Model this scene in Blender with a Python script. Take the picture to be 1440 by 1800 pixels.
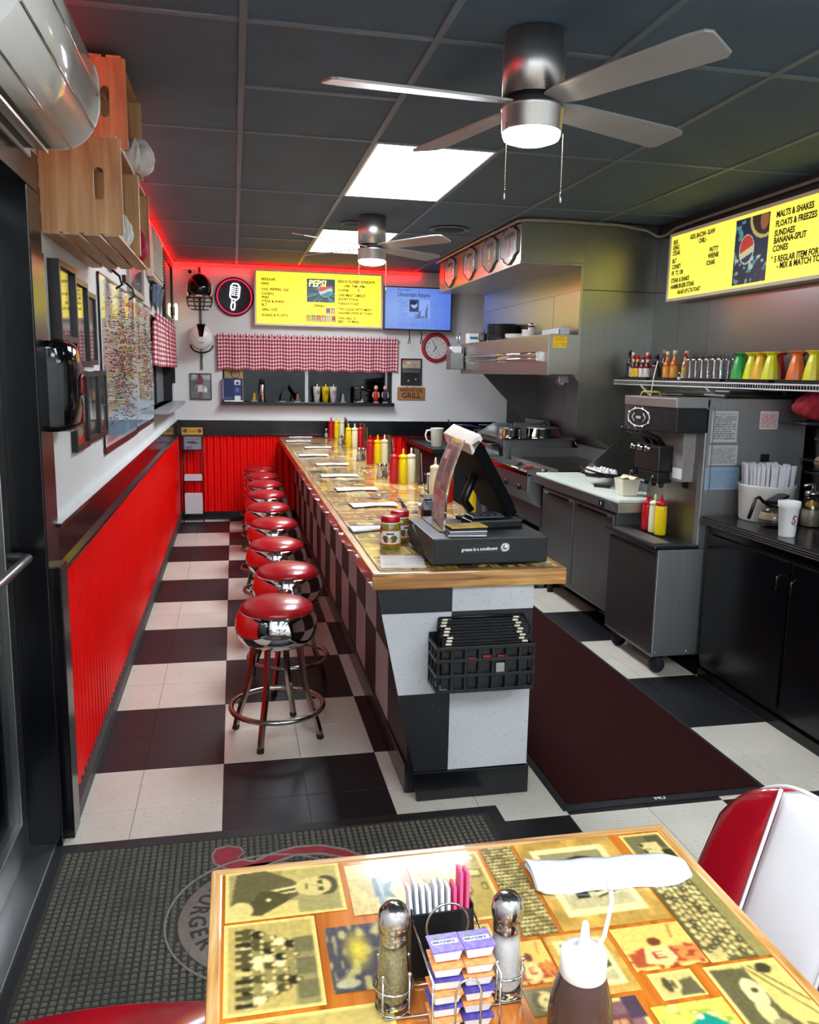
import bpy, bmesh, math, random
import numpy as np
from mathutils import Vector, Matrix
random.seed(7); RNG = np.random.default_rng(7)
PI = math.pi
for o in list(bpy.data.objects): bpy.data.objects.remove(o)
SC = bpy.context.scene
COL = SC.collection

# ---------------------------------------------------------------- camera
cam_d = bpy.data.cameras.new('camera'); cam = bpy.data.objects.new('camera', cam_d); COL.objects.link(cam)
cam_d.sensor_fit = 'HORIZONTAL'; cam_d.sensor_width = 36.0
cam_d.lens = 36.0 * 1450.7 / 1440.0
cam_d.clip_start = 0.02
yaw, pitch, roll = 0.210227, -0.166316, 0.018487
fw = Vector((math.sin(yaw)*math.cos(pitch), math.cos(yaw)*math.cos(pitch), math.sin(pitch)))
rt = Vector((math.cos(yaw), -math.sin(yaw), 0)); up = rt.cross(fw)
rt2 = rt*math.cos(roll) + up*math.sin(roll); up2 = -rt*math.sin(roll) + up*math.cos(roll)
cam.matrix_world = Matrix(((rt2.x, up2.x, -fw.x, 0.0638), (rt2.y, up2.y, -fw.y, -3.1710), (rt2.z, up2.z, -fw.z, 1.5531), (0, 0, 0, 1)))
SC.camera = cam

# ---------------------------------------------------------------- world, exposure (the room is closed; its own and added lamps light it)
wd = bpy.data.worlds.new('world'); SC.world = wd; wd.use_nodes = True
wd.node_tree.nodes['Background'].inputs[0].default_value = (0.010, 0.012, 0.016, 1)
wd.node_tree.nodes['Background'].inputs[1].default_value = 1.0
SC.view_settings.view_transform = 'Standard'; SC.view_settings.look = 'None'
SC.view_settings.gamma = 1.0; SC.view_settings.use_curve_mapping = False
SC.view_settings.exposure = 0.0
PANEL_E = 33.0     # ceiling light panels over the counter
REAR_E = 26.0      # unseen panels added over the dining area to brighten the room
FAN_E = 20.0       # fan lamps
BOARD_E = 0.95     # yellow menu boards
LED_E = 20.0        # red strip
TV_E = 1.0

# ---------------------------------------------------------------- room dimensions (metres)
T = 0.6096
LW, RW, BW, FW, H = -0.53, 3.03, 5.65, -6.9, 2.61

# ---------------------------------------------------------------- colours and materials
def lin(c):
    return c/12.92 if c <= 0.04045 else ((c+0.055)/1.055)**2.4
def hexc(h):
    h = h.lstrip('#')
    return tuple(lin(int(h[i:i+2], 16)/255) for i in (0, 2, 4))
MATS = {}
def nodemat(name):
    m = bpy.data.materials.new(name); m.use_nodes = True
    nt = m.node_tree; b = nt.nodes['Principled BSDF']
    return m, nt, b
def N(nt, t, **kw):
    n = nt.nodes.new(t)
    for k, v in kw.items():
        if k.startswith('i_'):
            n.inputs[k[2:].replace('_', ' ')].default_value = v
        else: setattr(n, k, v)
    return n
def ramp(nt, fac, stops, interp='LINEAR'):
    r = nt.nodes.new('ShaderNodeValToRGB'); cr = r.color_ramp; cr.interpolation = interp
    while len(cr.elements) < len(stops): cr.elements.new(0.5)
    for e, (p, c) in zip(cr.elements, stops):
        e.position = p; e.color = (*c, 1)
    nt.links.new(fac, r.inputs[0]); return r
def pm(name, col, rough=0.5, metal=0.0, var=0.08, scale=14.0, bump=0.0, bscale=None, stretch=None, coat=0.0, emit=0.0, trans=0.0, ior=1.45, world=False, spec=None, aniso=0.0, alpha=1.0, sheen=0.0):
    """a procedural material: base colour varied by noise, optional fine bump"""
    if name in MATS: return MATS[name]
    m, nt, b = nodemat(name); L = nt.links.new
    c = hexc(col) if isinstance(col, str) else col
    if world: tc = N(nt, 'ShaderNodeNewGeometry').outputs['Position']
    else: tc = N(nt, 'ShaderNodeTexCoord').outputs['Object']
    if stretch:
        mp = N(nt, 'ShaderNodeMapping'); mp.inputs['Scale'].default_value = stretch; L(tc, mp.inputs[0]); tc = mp.outputs[0]
    nz = N(nt, 'ShaderNodeTexNoise', i_Scale=scale, i_Detail=4.0); L(tc, nz.inputs['Vector'])
    lo = tuple(max(0, v*(1-var)) for v in c); hi = tuple(min(1, v*(1+var)) for v in c)
    r = ramp(nt, nz.outputs[0], [(0.3, lo), (0.7, hi)]); L(r.outputs[0], b.inputs['Base Color'])
    b.inputs['Roughness'].default_value = rough; b.inputs['Metallic'].default_value = metal
    b.inputs['Coat Weight'].default_value = coat; b.inputs['Coat Roughness'].default_value = 0.08
    b.inputs['Transmission Weight'].default_value = trans; b.inputs['IOR'].default_value = ior
    b.inputs['Anisotropic'].default_value = aniso; b.inputs['Alpha'].default_value = alpha
    b.inputs['Sheen Weight'].default_value = sheen
    if spec is not None: b.inputs['Specular IOR Level'].default_value = spec
    if emit:
        L(r.outputs[0], b.inputs['Emission Color']); b.inputs['Emission Strength'].default_value = emit
    if bump:
        n2 = N(nt, 'ShaderNodeTexNoise', i_Scale=bscale or scale*4, i_Detail=3.0); L(tc, n2.inputs['Vector'])
        bp = N(nt, 'ShaderNodeBump', i_Strength=bump, i_Distance=0.004); L(n2.outputs[0], bp.inputs['Height']); L(bp.outputs[0], b.inputs['Normal'])
    MATS[name] = m; return m
def wood(name, dark, mid, light, axis='Y', scale=6.0, rough=0.4, coat=0.2, dist=3.0):
    if name in MATS: return MATS[name]
    m, nt, b = nodemat(name); L = nt.links.new
    tc = N(nt, 'ShaderNodeTexCoord').outputs['Object']
    mp = N(nt, 'ShaderNodeMapping')
    s = {'X': (0.6, 9, 9), 'Y': (9, 0.6, 9), 'Z': (9, 9, 0.6)}[axis]
    mp.inputs['Scale'].default_value = s; L(tc, mp.inputs[0])
    nz = N(nt, 'ShaderNodeTexNoise', i_Scale=scale, i_Detail=6.0, i_Distortion=dist*0.3); L(mp.outputs[0], nz.inputs['Vector'])
    r = ramp(nt, nz.outputs[0], [(0.28, hexc(dark)), (0.5, hexc(mid)), (0.72, hexc(light))]); L(r.outputs[0], b.inputs['Base Color'])
    b.inputs['Roughness'].default_value = rough; b.inputs['Coat Weight'].default_value = coat
    bp = N(nt, 'ShaderNodeBump', i_Strength=0.15, i_Distance=0.002); L(nz.outputs[0], bp.inputs['Height']); L(bp.outputs[0], b.inputs['Normal'])
    MATS[name] = m; return m
def brushed(name, col, rough=0.28, axis='Y', var=0.06):
    """brushed stainless steel: fine streaks along an axis vary the roughness and tint"""
    if name in MATS: return MATS[name]
    m, nt, b = nodemat(name); L = nt.links.new
    tc = N(nt, 'ShaderNodeNewGeometry').outputs['Position']; mp = N(nt, 'ShaderNodeMapping')
    mp.inputs['Scale'].default_value = {'X': (1.5, 90, 90), 'Y': (90, 1.5, 90), 'Z': (60, 60, 1.2)}[axis]; L(tc, mp.inputs[0])
    nz = N(nt, 'ShaderNodeTexNoise', i_Scale=3.0, i_Detail=3.0); L(mp.outputs[0], nz.inputs['Vector'])
    n2 = N(nt, 'ShaderNodeTexNoise', i_Scale=0.8, i_Detail=1.0); L(tc, n2.inputs['Vector'])
    c = hexc(col)
    r = ramp(nt, nz.outputs[0], [(0.3, tuple(v*(1-var) for v in c)), (0.7, tuple(min(1, v*(1+var)) for v in c))]); L(r.outputs[0], b.inputs['Base Color'])
    mr = N(nt, 'ShaderNodeMapRange'); L(n2.outputs[0], mr.inputs[0]); mr.inputs[1].default_value = 0.3; mr.inputs[2].default_value = 0.7; mr.inputs[3].default_value = rough*0.92; mr.inputs[4].default_value = rough*1.1
    L(mr.outputs[0], b.inputs['Roughness']); b.inputs['Metallic'].default_value = 1.0
    bp = N(nt, 'ShaderNodeBump', i_Strength=0.03, i_Distance=0.002); L(nz.outputs[0], bp.inputs['Height']); L(bp.outputs[0], b.inputs['Normal'])
    MATS[name] = m; return m
def picmat(name, rough=0.35, emit=0.0, coat=0.0, tint=None):
    """flat print: colours stored on the mesh points"""
    if name in MATS: return MATS[name]
    m, nt, b = nodemat(name); L = nt.links.new
    a = N(nt, 'ShaderNodeAttribute', attribute_name='Col'); L(a.outputs['Color'], b.inputs['Base Color'])
    b.inputs['Roughness'].default_value = rough; b.inputs['Coat Weight'].default_value = coat; b.inputs['Coat Roughness'].default_value = 0.05
    if emit:
        L(a.outputs['Color'], b.inputs['Emission Color']); b.inputs['Emission Strength'].default_value = emit
        b.inputs['Base Color'].default_value = (0, 0, 0, 1); nt.links.remove(b.inputs['Base Color'].links[0])
    MATS[name] = m; return m

# ---------------------------------------------------------------- mesh building
def archglass(name, tint=(1, 1, 1), ior=1.5):
    """thin pane: clear, with mirror reflections that grow towards grazing angles"""
    if name in MATS: return MATS[name]
    m, nt, b = nodemat(name); L = nt.links.new; nt.nodes.remove(b); out = nt.nodes['Material Output']
    tr = N(nt, 'ShaderNodeBsdfTransparent'); gl = N(nt, 'ShaderNodeBsdfGlossy', i_Roughness=0.0); lw = N(nt, 'ShaderNodeLayerWeight', i_Blend=0.5); pw = N(nt, 'ShaderNodeMath', operation='POWER'); pw.inputs[1].default_value = 5.0; L(lw.outputs['Facing'], pw.inputs[0]); fr = N(nt, 'ShaderNodeMapRange'); L(pw.outputs[0], fr.inputs[0]); fr.inputs[3].default_value = ((ior-1)/(ior+1))**2; fr.inputs[4].default_value = 0.95; mx = N(nt, 'ShaderNodeMixShader')
    nz = N(nt, 'ShaderNodeTexNoise', i_Scale=2.0); r = ramp(nt, nz.outputs[0], [(0, tuple(.97*t for t in tint)), (1, tint)]); L(r.outputs[0], tr.inputs[0])
    L(fr.outputs[0], mx.inputs[0]); L(tr.outputs[0], mx.inputs[1]); L(gl.outputs[0], mx.inputs[2]); L(mx.outputs[0], out.inputs[0])
    MATS[name] = m; return m
class MB:
    def __init__(s): s.v = []; s.f = []; s.sm = []; s.M = Matrix.Identity(4)
    def tf(s, M=None): s.M = M or Matrix.Identity(4); return s
    def add(s, vs, fs, smooth=False):
        n = len(s.v); s.v += [tuple(s.M @ Vector(p)) for p in vs]
        s.f += [tuple(i+n for i in q) for q in fs]; s.sm += [smooth]*len(fs); return s
    def box(s, x0, x1, y0, y1, z0, z1, b=0.0):
        if b <= 0:
            vs = [(x, y, z) for z in (z0, z1) for y in (y0, y1) for x in (x0, x1)]
            return s.add(vs, [(0,2,3,1), (4,5,7,6), (0,1,5,4), (2,6,7,3), (0,4,6,2), (1,3,7,5)])
        b = min(b, abs(x1-x0)/2.01, abs(y1-y0)/2.01, abs(z1-z0)/2.01)
        bm = bmesh.new(); bmesh.ops.create_cube(bm, size=1)
        for v in bm.verts: v.co = ((x0+x1)/2+v.co.x*(x1-x0), (y0+y1)/2+v.co.y*(y1-y0), (z0+z1)/2+v.co.z*(z1-z0))
        bmesh.ops.bevel(bm, geom=list(bm.edges), offset=b, segments=2, profile=0.6, affect='EDGES')
        return s.bm(bm)
    def bm(s, bm, smooth=False):
        bm.verts.index_update()
        s.add([v.co[:] for v in bm.verts], [[v.index for v in f.verts] for f in bm.faces], smooth); bm.free(); return s
    def prism(s, poly, z0, z1, axis='Z', smooth=False):
        """extrude a polygon; axis Z: poly is (x,y); Y: (x,z); X: (y,z)"""
        n = len(poly)
        P = {'Z': lambda a, b, c: (a, b, c), 'Y': lambda a, b, c: (a, c, b), 'X': lambda a, b, c: (c, a, b)}[axis]
        vs = [P(a, b, z0) for a, b in poly] + [P(a, b, z1) for a, b in poly]
        fs = [tuple(range(n-1, -1, -1)), tuple(range(n, 2*n))]
        s.add(vs, fs); k = len(s.v)-2*n
        for i in range(n):
            s.f.append((k+i, k+(i+1) % n, k+n+(i+1) % n, k+n+i)); s.sm.append(smooth)
        return s
    def lathe(s, prof, seg=24, c=(0, 0, 0), caps=True, smooth=True, squash=1.0):
        vs = []; n = len(prof)
        for r, z in prof:
            for k in range(seg):
                a = 2*PI*k/seg; vs.append((c[0]+r*math.cos(a), c[1]+r*squash*math.sin(a), c[2]+z))
        fs = [(i*seg+k, i*seg+(k+1) % seg, (i+1)*seg+(k+1) % seg, (i+1)*seg+k) for i in range(n-1) for k in range(seg)]
        s.add(vs, fs, smooth)
        if caps:
            k0 = len(s.v)-n*seg
            if prof[0][0] > 1e-6: s.f.append(tuple(k0+k for k in range(seg-1, -1, -1))); s.sm.append(False)
            if prof[-1][0] > 1e-6: s.f.append(tuple(k0+(n-1)*seg+k for k in range(seg))); s.sm.append(False)
        return s
    def cyl(s, r, z0, z1, c=(0, 0), seg=20): return s.lathe([(r, z0), (r, z1)], seg, (c[0], c[1], 0))
    def tube(s, pts, r, seg=8, closed=False, smooth=True):
        P = [Vector(p) for p in pts]; n = len(P); vs = []
        rr = r if isinstance(r, (list, tuple)) else [r]*n
        ref = None
        for i in range(n):
            if closed: d = P[(i+1) % n]-P[i-1]
            else: d = P[min(i+1, n-1)]-P[max(i-1, 0)]
            d.normalize()
            if ref is None:
                ref = Vector((0, 0, 1)) if abs(d.z) < 0.9 else Vector((1, 0, 0))
            a = (ref - d*ref.dot(d)); a = a.normalized() if a.length > 1e-5 else d.orthogonal().normalized()
            ref = a; b2 = d.cross(a)
            for k in range(seg):
                t = 2*PI*k/seg; vs.append(tuple(P[i]+(a*math.cos(t)+b2*math.sin(t))*rr[i]))
        m = n if closed else n-1
        fs = [(i*seg+k, i*seg+(k+1) % seg, ((i+1) % n)*seg+(k+1) % seg, ((i+1) % n)*seg+k) for i in range(m) for k in range(seg)]
        if not closed: fs += [tuple(range(seg-1, -1, -1)), tuple((n-1)*seg+k for k in range(seg))]
        return s.add(vs, fs, smooth)
    def ball(s, c, r, seg=12, rings=8, sc=(1, 1, 1)):
        vs = [(c[0], c[1], c[2]-r*sc[2])]
        for i in range(1, rings):
            t = -PI/2+PI*i/rings
            for k in range(seg):
                a = 2*PI*k/seg; vs.append((c[0]+r*sc[0]*math.cos(t)*math.cos(a), c[1]+r*sc[1]*math.cos(t)*math.sin(a), c[2]+r*sc[2]*math.sin(t)))
        vs.append((c[0], c[1], c[2]+r*sc[2])); e = len(vs)-1
        fs = [(0, 1+(k+1) % seg, 1+k) for k in range(seg)]
        fs += [(1+i*seg+k, 1+i*seg+(k+1) % seg, 1+(i+1)*seg+(k+1) % seg, 1+(i+1)*seg+k) for i in range(rings-2) for k in range(seg)]
        fs += [(e, 1+(rings-2)*seg+k, 1+(rings-2)*seg+(k+1) % seg) for k in range(seg)]
        return s.add(vs, fs, True)
    def grid(s, fn, nu, nv, smooth=True, thick=None):
        """surface fn(u,v)->(x,y,z), u,v in 0..1; thick: offset vector for a second skin"""
        vs = [fn(i/nu, j/nv) for j in range(nv+1) for i in range(nu+1)]
        fs = [(j*(nu+1)+i, j*(nu+1)+i+1, (j+1)*(nu+1)+i+1, (j+1)*(nu+1)+i) for j in range(nv) for i in range(nu)]
        if thick is None: return s.add(vs, fs, smooth)
        n = len(vs); t = Vector(thick)
        vs2 = [tuple(Vector(p)+t) for p in vs]
        rim = [j for j in range(nu+1)]+[j*(nu+1)+nu for j in range(1, nv+1)]+[nv*(nu+1)+i for i in range(nu-1, -1, -1)]+[j*(nu+1) for j in range(nv-1, 0, -1)]
        fs2 = [tuple(i+n for i in reversed(q)) for q in fs]
        fs3 = [(rim[k], rim[k]+n, rim[(k+1) % len(rim)]+n, rim[(k+1) % len(rim)]) for k in range(len(rim))]
        s.add(vs+vs2, fs+fs2, smooth); k0 = len(s.v)-2*n
        s.f += [tuple(i+k0 for i in q) for q in fs3]; s.sm += [False]*len(fs3); return s
    def mesh(s, name):
        me = bpy.data.meshes.new(name); me.from_pydata(s.v, [], s.f); me.update()
        me.polygons.foreach_set('use_smooth', s.sm); return me
    def build(s, name, mat, parent=None, bevel=0.0, label=None, loc=None):
        me = s.mesh(name)
        if bevel: soften(me, bevel)
        me.materials.append(mat)
        return link(name, me, parent, label, loc)
def soften(me, w, seg=2, ang=0.6):
    bm = bmesh.new(); bm.from_mesh(me); bmesh.ops.remove_doubles(bm, verts=bm.verts, dist=1e-5)
    es = [e for e in bm.edges if len(e.link_faces) == 2 and e.calc_face_angle(0) > ang]
    bmesh.ops.bevel(bm, geom=es, offset=w, segments=seg, profile=0.6, affect='EDGES', clamp_overlap=True)
    bm.to_mesh(me); bm.free()
def link(name, me, parent=None, label=None, loc=None):
    o = bpy.data.objects.new(name, me); COL.objects.link(o)
    if parent is not None: o.parent = parent
    if loc is not None: o.location = loc
    if label: o['label'] = label
    return o
def thing(name, label, cat, loc=(0, 0, 0), rz=0.0, group=None, rot=None):
    o = bpy.data.objects.new(name, None); COL.objects.link(o); o.empty_display_size = 0.05
    o.location = loc; o.rotation_euler = rot or (0, 0, rz)
    return tag(o, label, cat, group)
def tag(o, label, cat, group=None, kind=None):
    o['label'] = label; o['category'] = cat
    if group: o['group'] = group
    if kind: o['kind'] = kind
    return o
def struct(o, label, cat): return tag(o, label, cat, kind='structure')
def dup(root, loc, rz=0.0, label=None, group=None, mats=None, scale=None):
    r = root.copy(); COL.objects.link(r); r.location = loc; r.rotation_euler = (0, 0, rz)
    if label: r['label'] = label
    if group: r['group'] = group
    if scale: r.scale = scale
    for ch in list(root.children):
        c = ch.copy(); COL.objects.link(c); c.parent = r
        for g in list(ch.children):
            d = g.copy(); COL.objects.link(d); d.parent = c
    return r
def B(*a, b=0.0): return MB().box(*a, b=b)
def TM(loc=(0, 0, 0), rz=0.0, rx=0.0, ry=0.0, s=1.0):
    return Matrix.Translation(loc) @ Matrix.Rotation(rz, 4, 'Z') @ Matrix.Rotation(ry, 4, 'Y') @ Matrix.Rotation(rx, 4, 'X') @ Matrix.Scale(s, 4)

# ---------------------------------------------------------------- lettering as thin solid meshes
def text_mesh(txt, size, depth=0.001, bold=0.0, xs=1.0, align='LEFT', shear=0.0):
    cu = bpy.data.curves.new('lettering', 'FONT'); cu.body = txt; cu.size = size; cu.extrude = depth/2
    cu.offset = bold*size; cu.align_x = align; cu.resolution_u = 2; cu.shear = shear
    ob = bpy.data.objects.new('lettering', cu); me = bpy.data.meshes.new_from_object(ob)
    bpy.data.objects.remove(ob); bpy.data.curves.remove(cu)
    if xs != 1.0: me.transform(Matrix.Diagonal((xs, 1, 1, 1)))
    return me
def basis(o, u, v):
    """matrix whose X is u, Y is v, origin o"""
    u = Vector(u).normalized(); v = Vector(v).normalized(); w = u.cross(v)
    return Matrix(((u.x, v.x, w.x, o[0]), (u.y, v.y, w.y, o[1]), (u.z, v.z, w.z, o[2]), (0, 0, 0, 1)))
def letter(parent, mat, M, items, name='lettering', label=None, bold=0.0, depth=0.0008):
    """items: (text, x, y, size[, xscale[, align[, shear]]]) joined into one lettering part"""
    bm = bmesh.new()
    for it in items:
        txt, x, y, size = it[:4]; xs = it[4] if len(it) > 4 else 1.0; al = it[5] if len(it) > 5 else 'LEFT'; sh = it[6] if len(it) > 6 else 0
        me = text_mesh(txt, size, depth, bold, xs, al, sh); me.transform(Matrix.Translation((x, y, 0))); bm.from_mesh(me); bpy.data.meshes.remove(me)
    me = bpy.data.meshes.new(name); bm.to_mesh(me); bm.free(); me.transform(M); me.materials.append(mat)
    return link(name, me, parent, label)

# ---------------------------------------------------------------- flat prints: a small painter whose pixels become mesh point colours
def rgb(h): h = h.lstrip('#'); return np.array([int(h[i:i+2], 16)/255 for i in (0, 2, 4)])
class Pic:
    def __init__(s, w, h, bg='#ffffff'):
        s.w, s.h = w, h; s.a = np.zeros((h, w, 3)); s.a[:] = rgb(bg)
        s.X, s.Y = np.meshgrid((np.arange(w)+.5)/w, (np.arange(h)+.5)/h)     # x right, y up, both 0..1
    def put(s, mask, col, al=1.0):
        c = rgb(col) if isinstance(col, str) else col
        s.a[mask] = s.a[mask]*(1-al)+c*al; return s
    def rect(s, x0, x1, y0, y1, col, al=1.0): return s.put((s.X >= x0) & (s.X < x1) & (s.Y >= y0) & (s.Y < y1), col, al)
    def ell(s, cx, cy, rx, ry, col, al=1.0): return s.put(((s.X-cx)/rx)**2+((s.Y-cy)/ry)**2 < 1, col, al)
    def ring(s, cx, cy, rx, ry, t, col, al=1.0):
        d = np.sqrt(((s.X-cx)/rx)**2+((s.Y-cy)/ry)**2); return s.put((d < 1) & (d > 1-t), col, al)
    def poly(s, pts, col, al=1.0):
        m = np.zeros(s.X.shape, bool); n = len(pts)
        for i in range(n):
            (x0, y0), (x1, y1) = pts[i], pts[(i+1) % n]
            if y0 == y1: continue
            c = ((s.Y >= min(y0, y1)) & (s.Y < max(y0, y1)) & (s.X < x0+(s.Y-y0)*(x1-x0)/(y1-y0))); m ^= c
        return s.put(m, col, al)
    def line(s, x0, y0, x1, y1, t, col, al=1.0):
        dx, dy = x1-x0, y1-y0; L2 = dx*dx+dy*dy+1e-12
        u = np.clip(((s.X-x0)*dx+(s.Y-y0)*dy)/L2, 0, 1)
        return s.put(np.hypot(s.X-x0-u*dx, s.Y-y0-u*dy) < t, col, al)
    def smooth_noise(s, n, m=None):
        m = m or n; g = RNG.random((m+2, n+2)); x = s.X*n; y = s.Y*m
        i, j = x.astype(int), y.astype(int); fx, fy = x-i, y-j; fx = fx*fx*(3-2*fx); fy = fy*fy*(3-2*fy)
        return (g[j, i]*(1-fx)+g[j, i+1]*fx)*(1-fy)+(g[j+1, i]*(1-fx)+g[j+1, i+1]*fx)*fy
    def grain(s, amt, n=12): s.a = np.clip(s.a*(1+amt*(s.smooth_noise(n)-.5)*2)[..., None], 0, 1); return s
    def blur(s, n=1):
        for _ in range(n):
            q = np.pad(s.a, ((1, 1), (1, 1), (0, 0)), 'edge'); s.a = (q[:-2, 1:-1]+q[2:, 1:-1]+q[1:-1, :-2]+q[1:-1, 2:]+2*s.a)/6
        return s
    def wash(s, col, al): s.a = s.a*(1-al)+rgb(col)*al; return s
    def textlines(s, x0, x1, y0, y1, n, col, al=0.8, fill=0.55):
        """unreadable small print: broken dark rows"""
        for k in range(n):
            ya = y1-(k+.2)*(y1-y0)/n; yb = ya-(y1-y0)/n*fill
            m = (s.X >= x0) & (s.X < x1-(x1-x0)*0.25*RNG.random()*(k % 4 == 3)) & (s.Y < ya) & (s.Y >= yb) & (RNG.random(s.X.shape) > 0.25)
            s.put(m, col, al)
        return s
    def build(s, name, mat, o, u, v, parent=None, label=None, thick=0.0):
        """o: corner (bottom-left), u: full width vector, v: full height vector; an optional thickness makes it a card"""
        o, u, v = (np.array(q, float) for q in (o, u, v)); w, h = s.w, s.h
        X = (np.arange(w)/(w-1))[None, :, None]; Y = (np.arange(h)/(h-1))[:, None, None]
        P = (o+u*X+v*Y).reshape(-1, 3)
        idx = np.arange(w*h).reshape(h, w)
        Q = np.stack([idx[:-1, :-1], idx[:-1, 1:], idx[1:, 1:], idx[1:, :-1]], -1).reshape(-1, 4)
        C = s.a.reshape(-1, 3); nq = len(Q); loops = Q.ravel(); starts = np.arange(nq)*4
        if thick:
            nn = np.cross(u, v); nn = nn/np.linalg.norm(nn)*-thick
            c4 = P[[0, w-1, w*h-1, w*(h-1)]]+nn; k = len(P); P = np.vstack([P, c4]); C = np.vstack([C, C[[0, w-1, w*h-1, w*(h-1)]]])
            a, b_, c_, d_ = 0, w-1, w*h-1, w*(h-1)
            ex = np.array([[b_, a, k, k+1], [c_, b_, k+1, k+2], [d_, c_, k+2, k+3], [a, d_, k+3, k], [k+3, k+2, k+1, k]]); loops = np.concatenate([loops, ex.ravel()]); starts = np.arange(nq+5)*4
        me = bpy.data.meshes.new(name); me.vertices.add(len(P)); me.vertices.foreach_set('co', P.ravel())
        me.loops.add(len(loops)); me.loops.foreach_set('vertex_index', loops.astype(np.int32))
        me.polygons.add(len(starts)); me.polygons.foreach_set('loop_start', starts.astype(np.int32))
        me.update(calc_edges=True); me.validate()
        at = me.color_attributes.new('Col', 'FLOAT_COLOR', 'POINT')
        L = np.where(C <= 0.04045, C/12.92, ((C+0.055)/1.055)**2.4)
        at.data.foreach_set('color', np.hstack([L, np.ones((len(L), 1))]).astype(np.float32).ravel())
        me.materials.append(mat); return link(name, me, parent, label)
# ================================================================ materials used in many places
M_white = pm('white_wall_paint', '#d3d4d2', 0.55, var=0.03, scale=3, bump=0.05, bscale=60, world=True)
M_black = pm('black_gloss_paint', '#07080b', 0.22, var=0.25, scale=6, bump=0.04, bscale=25, world=True)
M_blackm = pm('black_matte', '#121315', 0.6, var=0.2, scale=10)
M_blackp = pm('black_plastic', '#101113', 0.3, var=0.15, scale=8)
M_red = pm('red_panel_paint', '#ec0a06', 0.33, var=0.06, scale=4, world=True)
M_chrome = pm('chrome', '#d8d8d6', 0.07, 1.0, var=0.03, scale=6)
M_steel = brushed('stainless_y', '#9a9c9b', 0.42, 'Y')
M_steelz = brushed('stainless_z', '#7f8180', 0.26, 'Z')
M_steeld = brushed('stainless_dark', '#8e9091', 0.42, 'Z')
M_alu = brushed('aluminium', '#9fa0a0', 0.35, 'Z')
M_whitep = pm('white_plastic', '#e4e4e0', 0.35, var=0.03, scale=5)
M_pic = picmat('print_satin', 0.4); M_picg = picmat('print_gloss', 0.25, coat=0.15); M_tv = picmat('screen_picture', 0.3, emit=TV_E)
M_glass = pm('clear_glass', '#ffffff', 0.02, var=0.0, trans=1.0, ior=1.45)
M_ink = pm('black_ink', '#15130c', 0.6, var=0.1)
M_inkw = pm('white_ink', '#dcdcd8', 0.5, var=0.05)

def vct(name, base, fleck_lo, fleck_hi, rough, stretch=(26, 95, 26), lo=0.34):
    """vinyl composition tile: streaky flecks on a plain body, soft scuffs"""
    m, nt, b = nodemat(name); L = nt.links.new
    pos = N(nt, 'ShaderNodeNewGeometry').outputs['Position']; oi = N(nt, 'ShaderNodeObjectInfo')
    mp = N(nt, 'ShaderNodeMapping'); mp.inputs['Scale'].default_value = stretch; L(pos, mp.inputs[0])
    n1 = N(nt, 'ShaderNodeTexNoise', i_Scale=1.6, i_Detail=5.0, i_Roughness=0.7); L(mp.outputs[0], n1.inputs['Vector'])
    r1 = ramp(nt, n1.outputs[0], [(lo, hexc(fleck_lo)), (lo+.07, hexc(base)), (0.60, hexc(base)), (0.68, hexc(fleck_hi))]); 
    n2 = N(nt, 'ShaderNodeTexNoise', i_Scale=3.0, i_Detail=4.0); L(pos, n2.inputs['Vector'])
    mr = N(nt, 'ShaderNodeMapRange'); L(n2.outputs[0], mr.inputs[0]); mr.inputs[1].default_value = 0.3; mr.inputs[2].default_value = 0.7; mr.inputs[3].default_value = 0.88; mr.inputs[4].default_value = 1.05
    m2 = N(nt, 'ShaderNodeMapRange'); L(oi.outputs['Random'], m2.inputs[0]); m2.inputs[3].default_value = 0.95; m2.inputs[4].default_value = 1.04
    mu = N(nt, 'ShaderNodeMath', operation='MULTIPLY'); L(mr.outputs[0], mu.inputs[0]); L(m2.outputs[0], mu.inputs[1])
    vm = N(nt, 'ShaderNodeVectorMath', operation='SCALE'); L(r1.outputs[0], vm.inputs[0]); L(mu.outputs[0], vm.inputs['Scale'])
    L(vm.outputs[0], b.inputs['Base Color']); b.inputs['Roughness'].default_value = rough
    bp = N(nt, 'ShaderNodeBump', i_Strength=0.05, i_Distance=0.002); L(n2.outputs[0], bp.inputs['Height']); L(bp.outputs[0], b.inputs['Normal'])
    return m
M_tilew = vct('white_vinyl_tile', '#cac5b6', '#8f8372', '#dcd4c4', 0.34)
M_tileb = vct('black_vinyl_tile', '#0c0e12', '#07080b', '#2a2e34', 0.44)
M_tilesw = vct('white_vinyl_tile_upright', '#b3b4b4', '#66656a', '#bfc0c0', 0.38, (30, 30, 110), 0.325)
M_joint = pm('tile_joint', '#4e473d', 0.8, world=True)

# ---------------------------------------------------------------- floor: a slab with one-foot vinyl tiles laid in two-foot checks
fl = struct(B(LW-0.3, RW+0.1, FW, BW+0.1, -0.06, -0.003).build('floor', M_joint), 'black and white checkered vinyl tile floor', 'floor')
S = T/2; TC = {}
def tile_mesh(w, d, dark):
    k = (round(w, 4), round(d, 4), dark)
    if k not in TC:
        g = 0.0006; mb = MB(); c = 0.0008
        x0, x1, y0, y1 = g, w-g, g, d-g
        vs = [(x0, y0, -0.003), (x1, y0, -0.003), (x1, y1, -0.003), (x0, y1, -0.003), (x0+c, y0+c, 0), (x1-c, y0+c, 0), (x1-c, y1-c, 0), (x0+c, y1-c, 0)]
        mb.add(vs, [(4, 5, 6, 7), (0, 1, 5, 4), (1, 2, 6, 5), (2, 3, 7, 6), (3, 0, 4, 7)])
        me = mb.mesh('tile'); me.materials.append(M_tileb if dark else M_tilew); TC[k] = me
    return TC[k]
far_w, far_b = MB(), MB()
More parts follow.
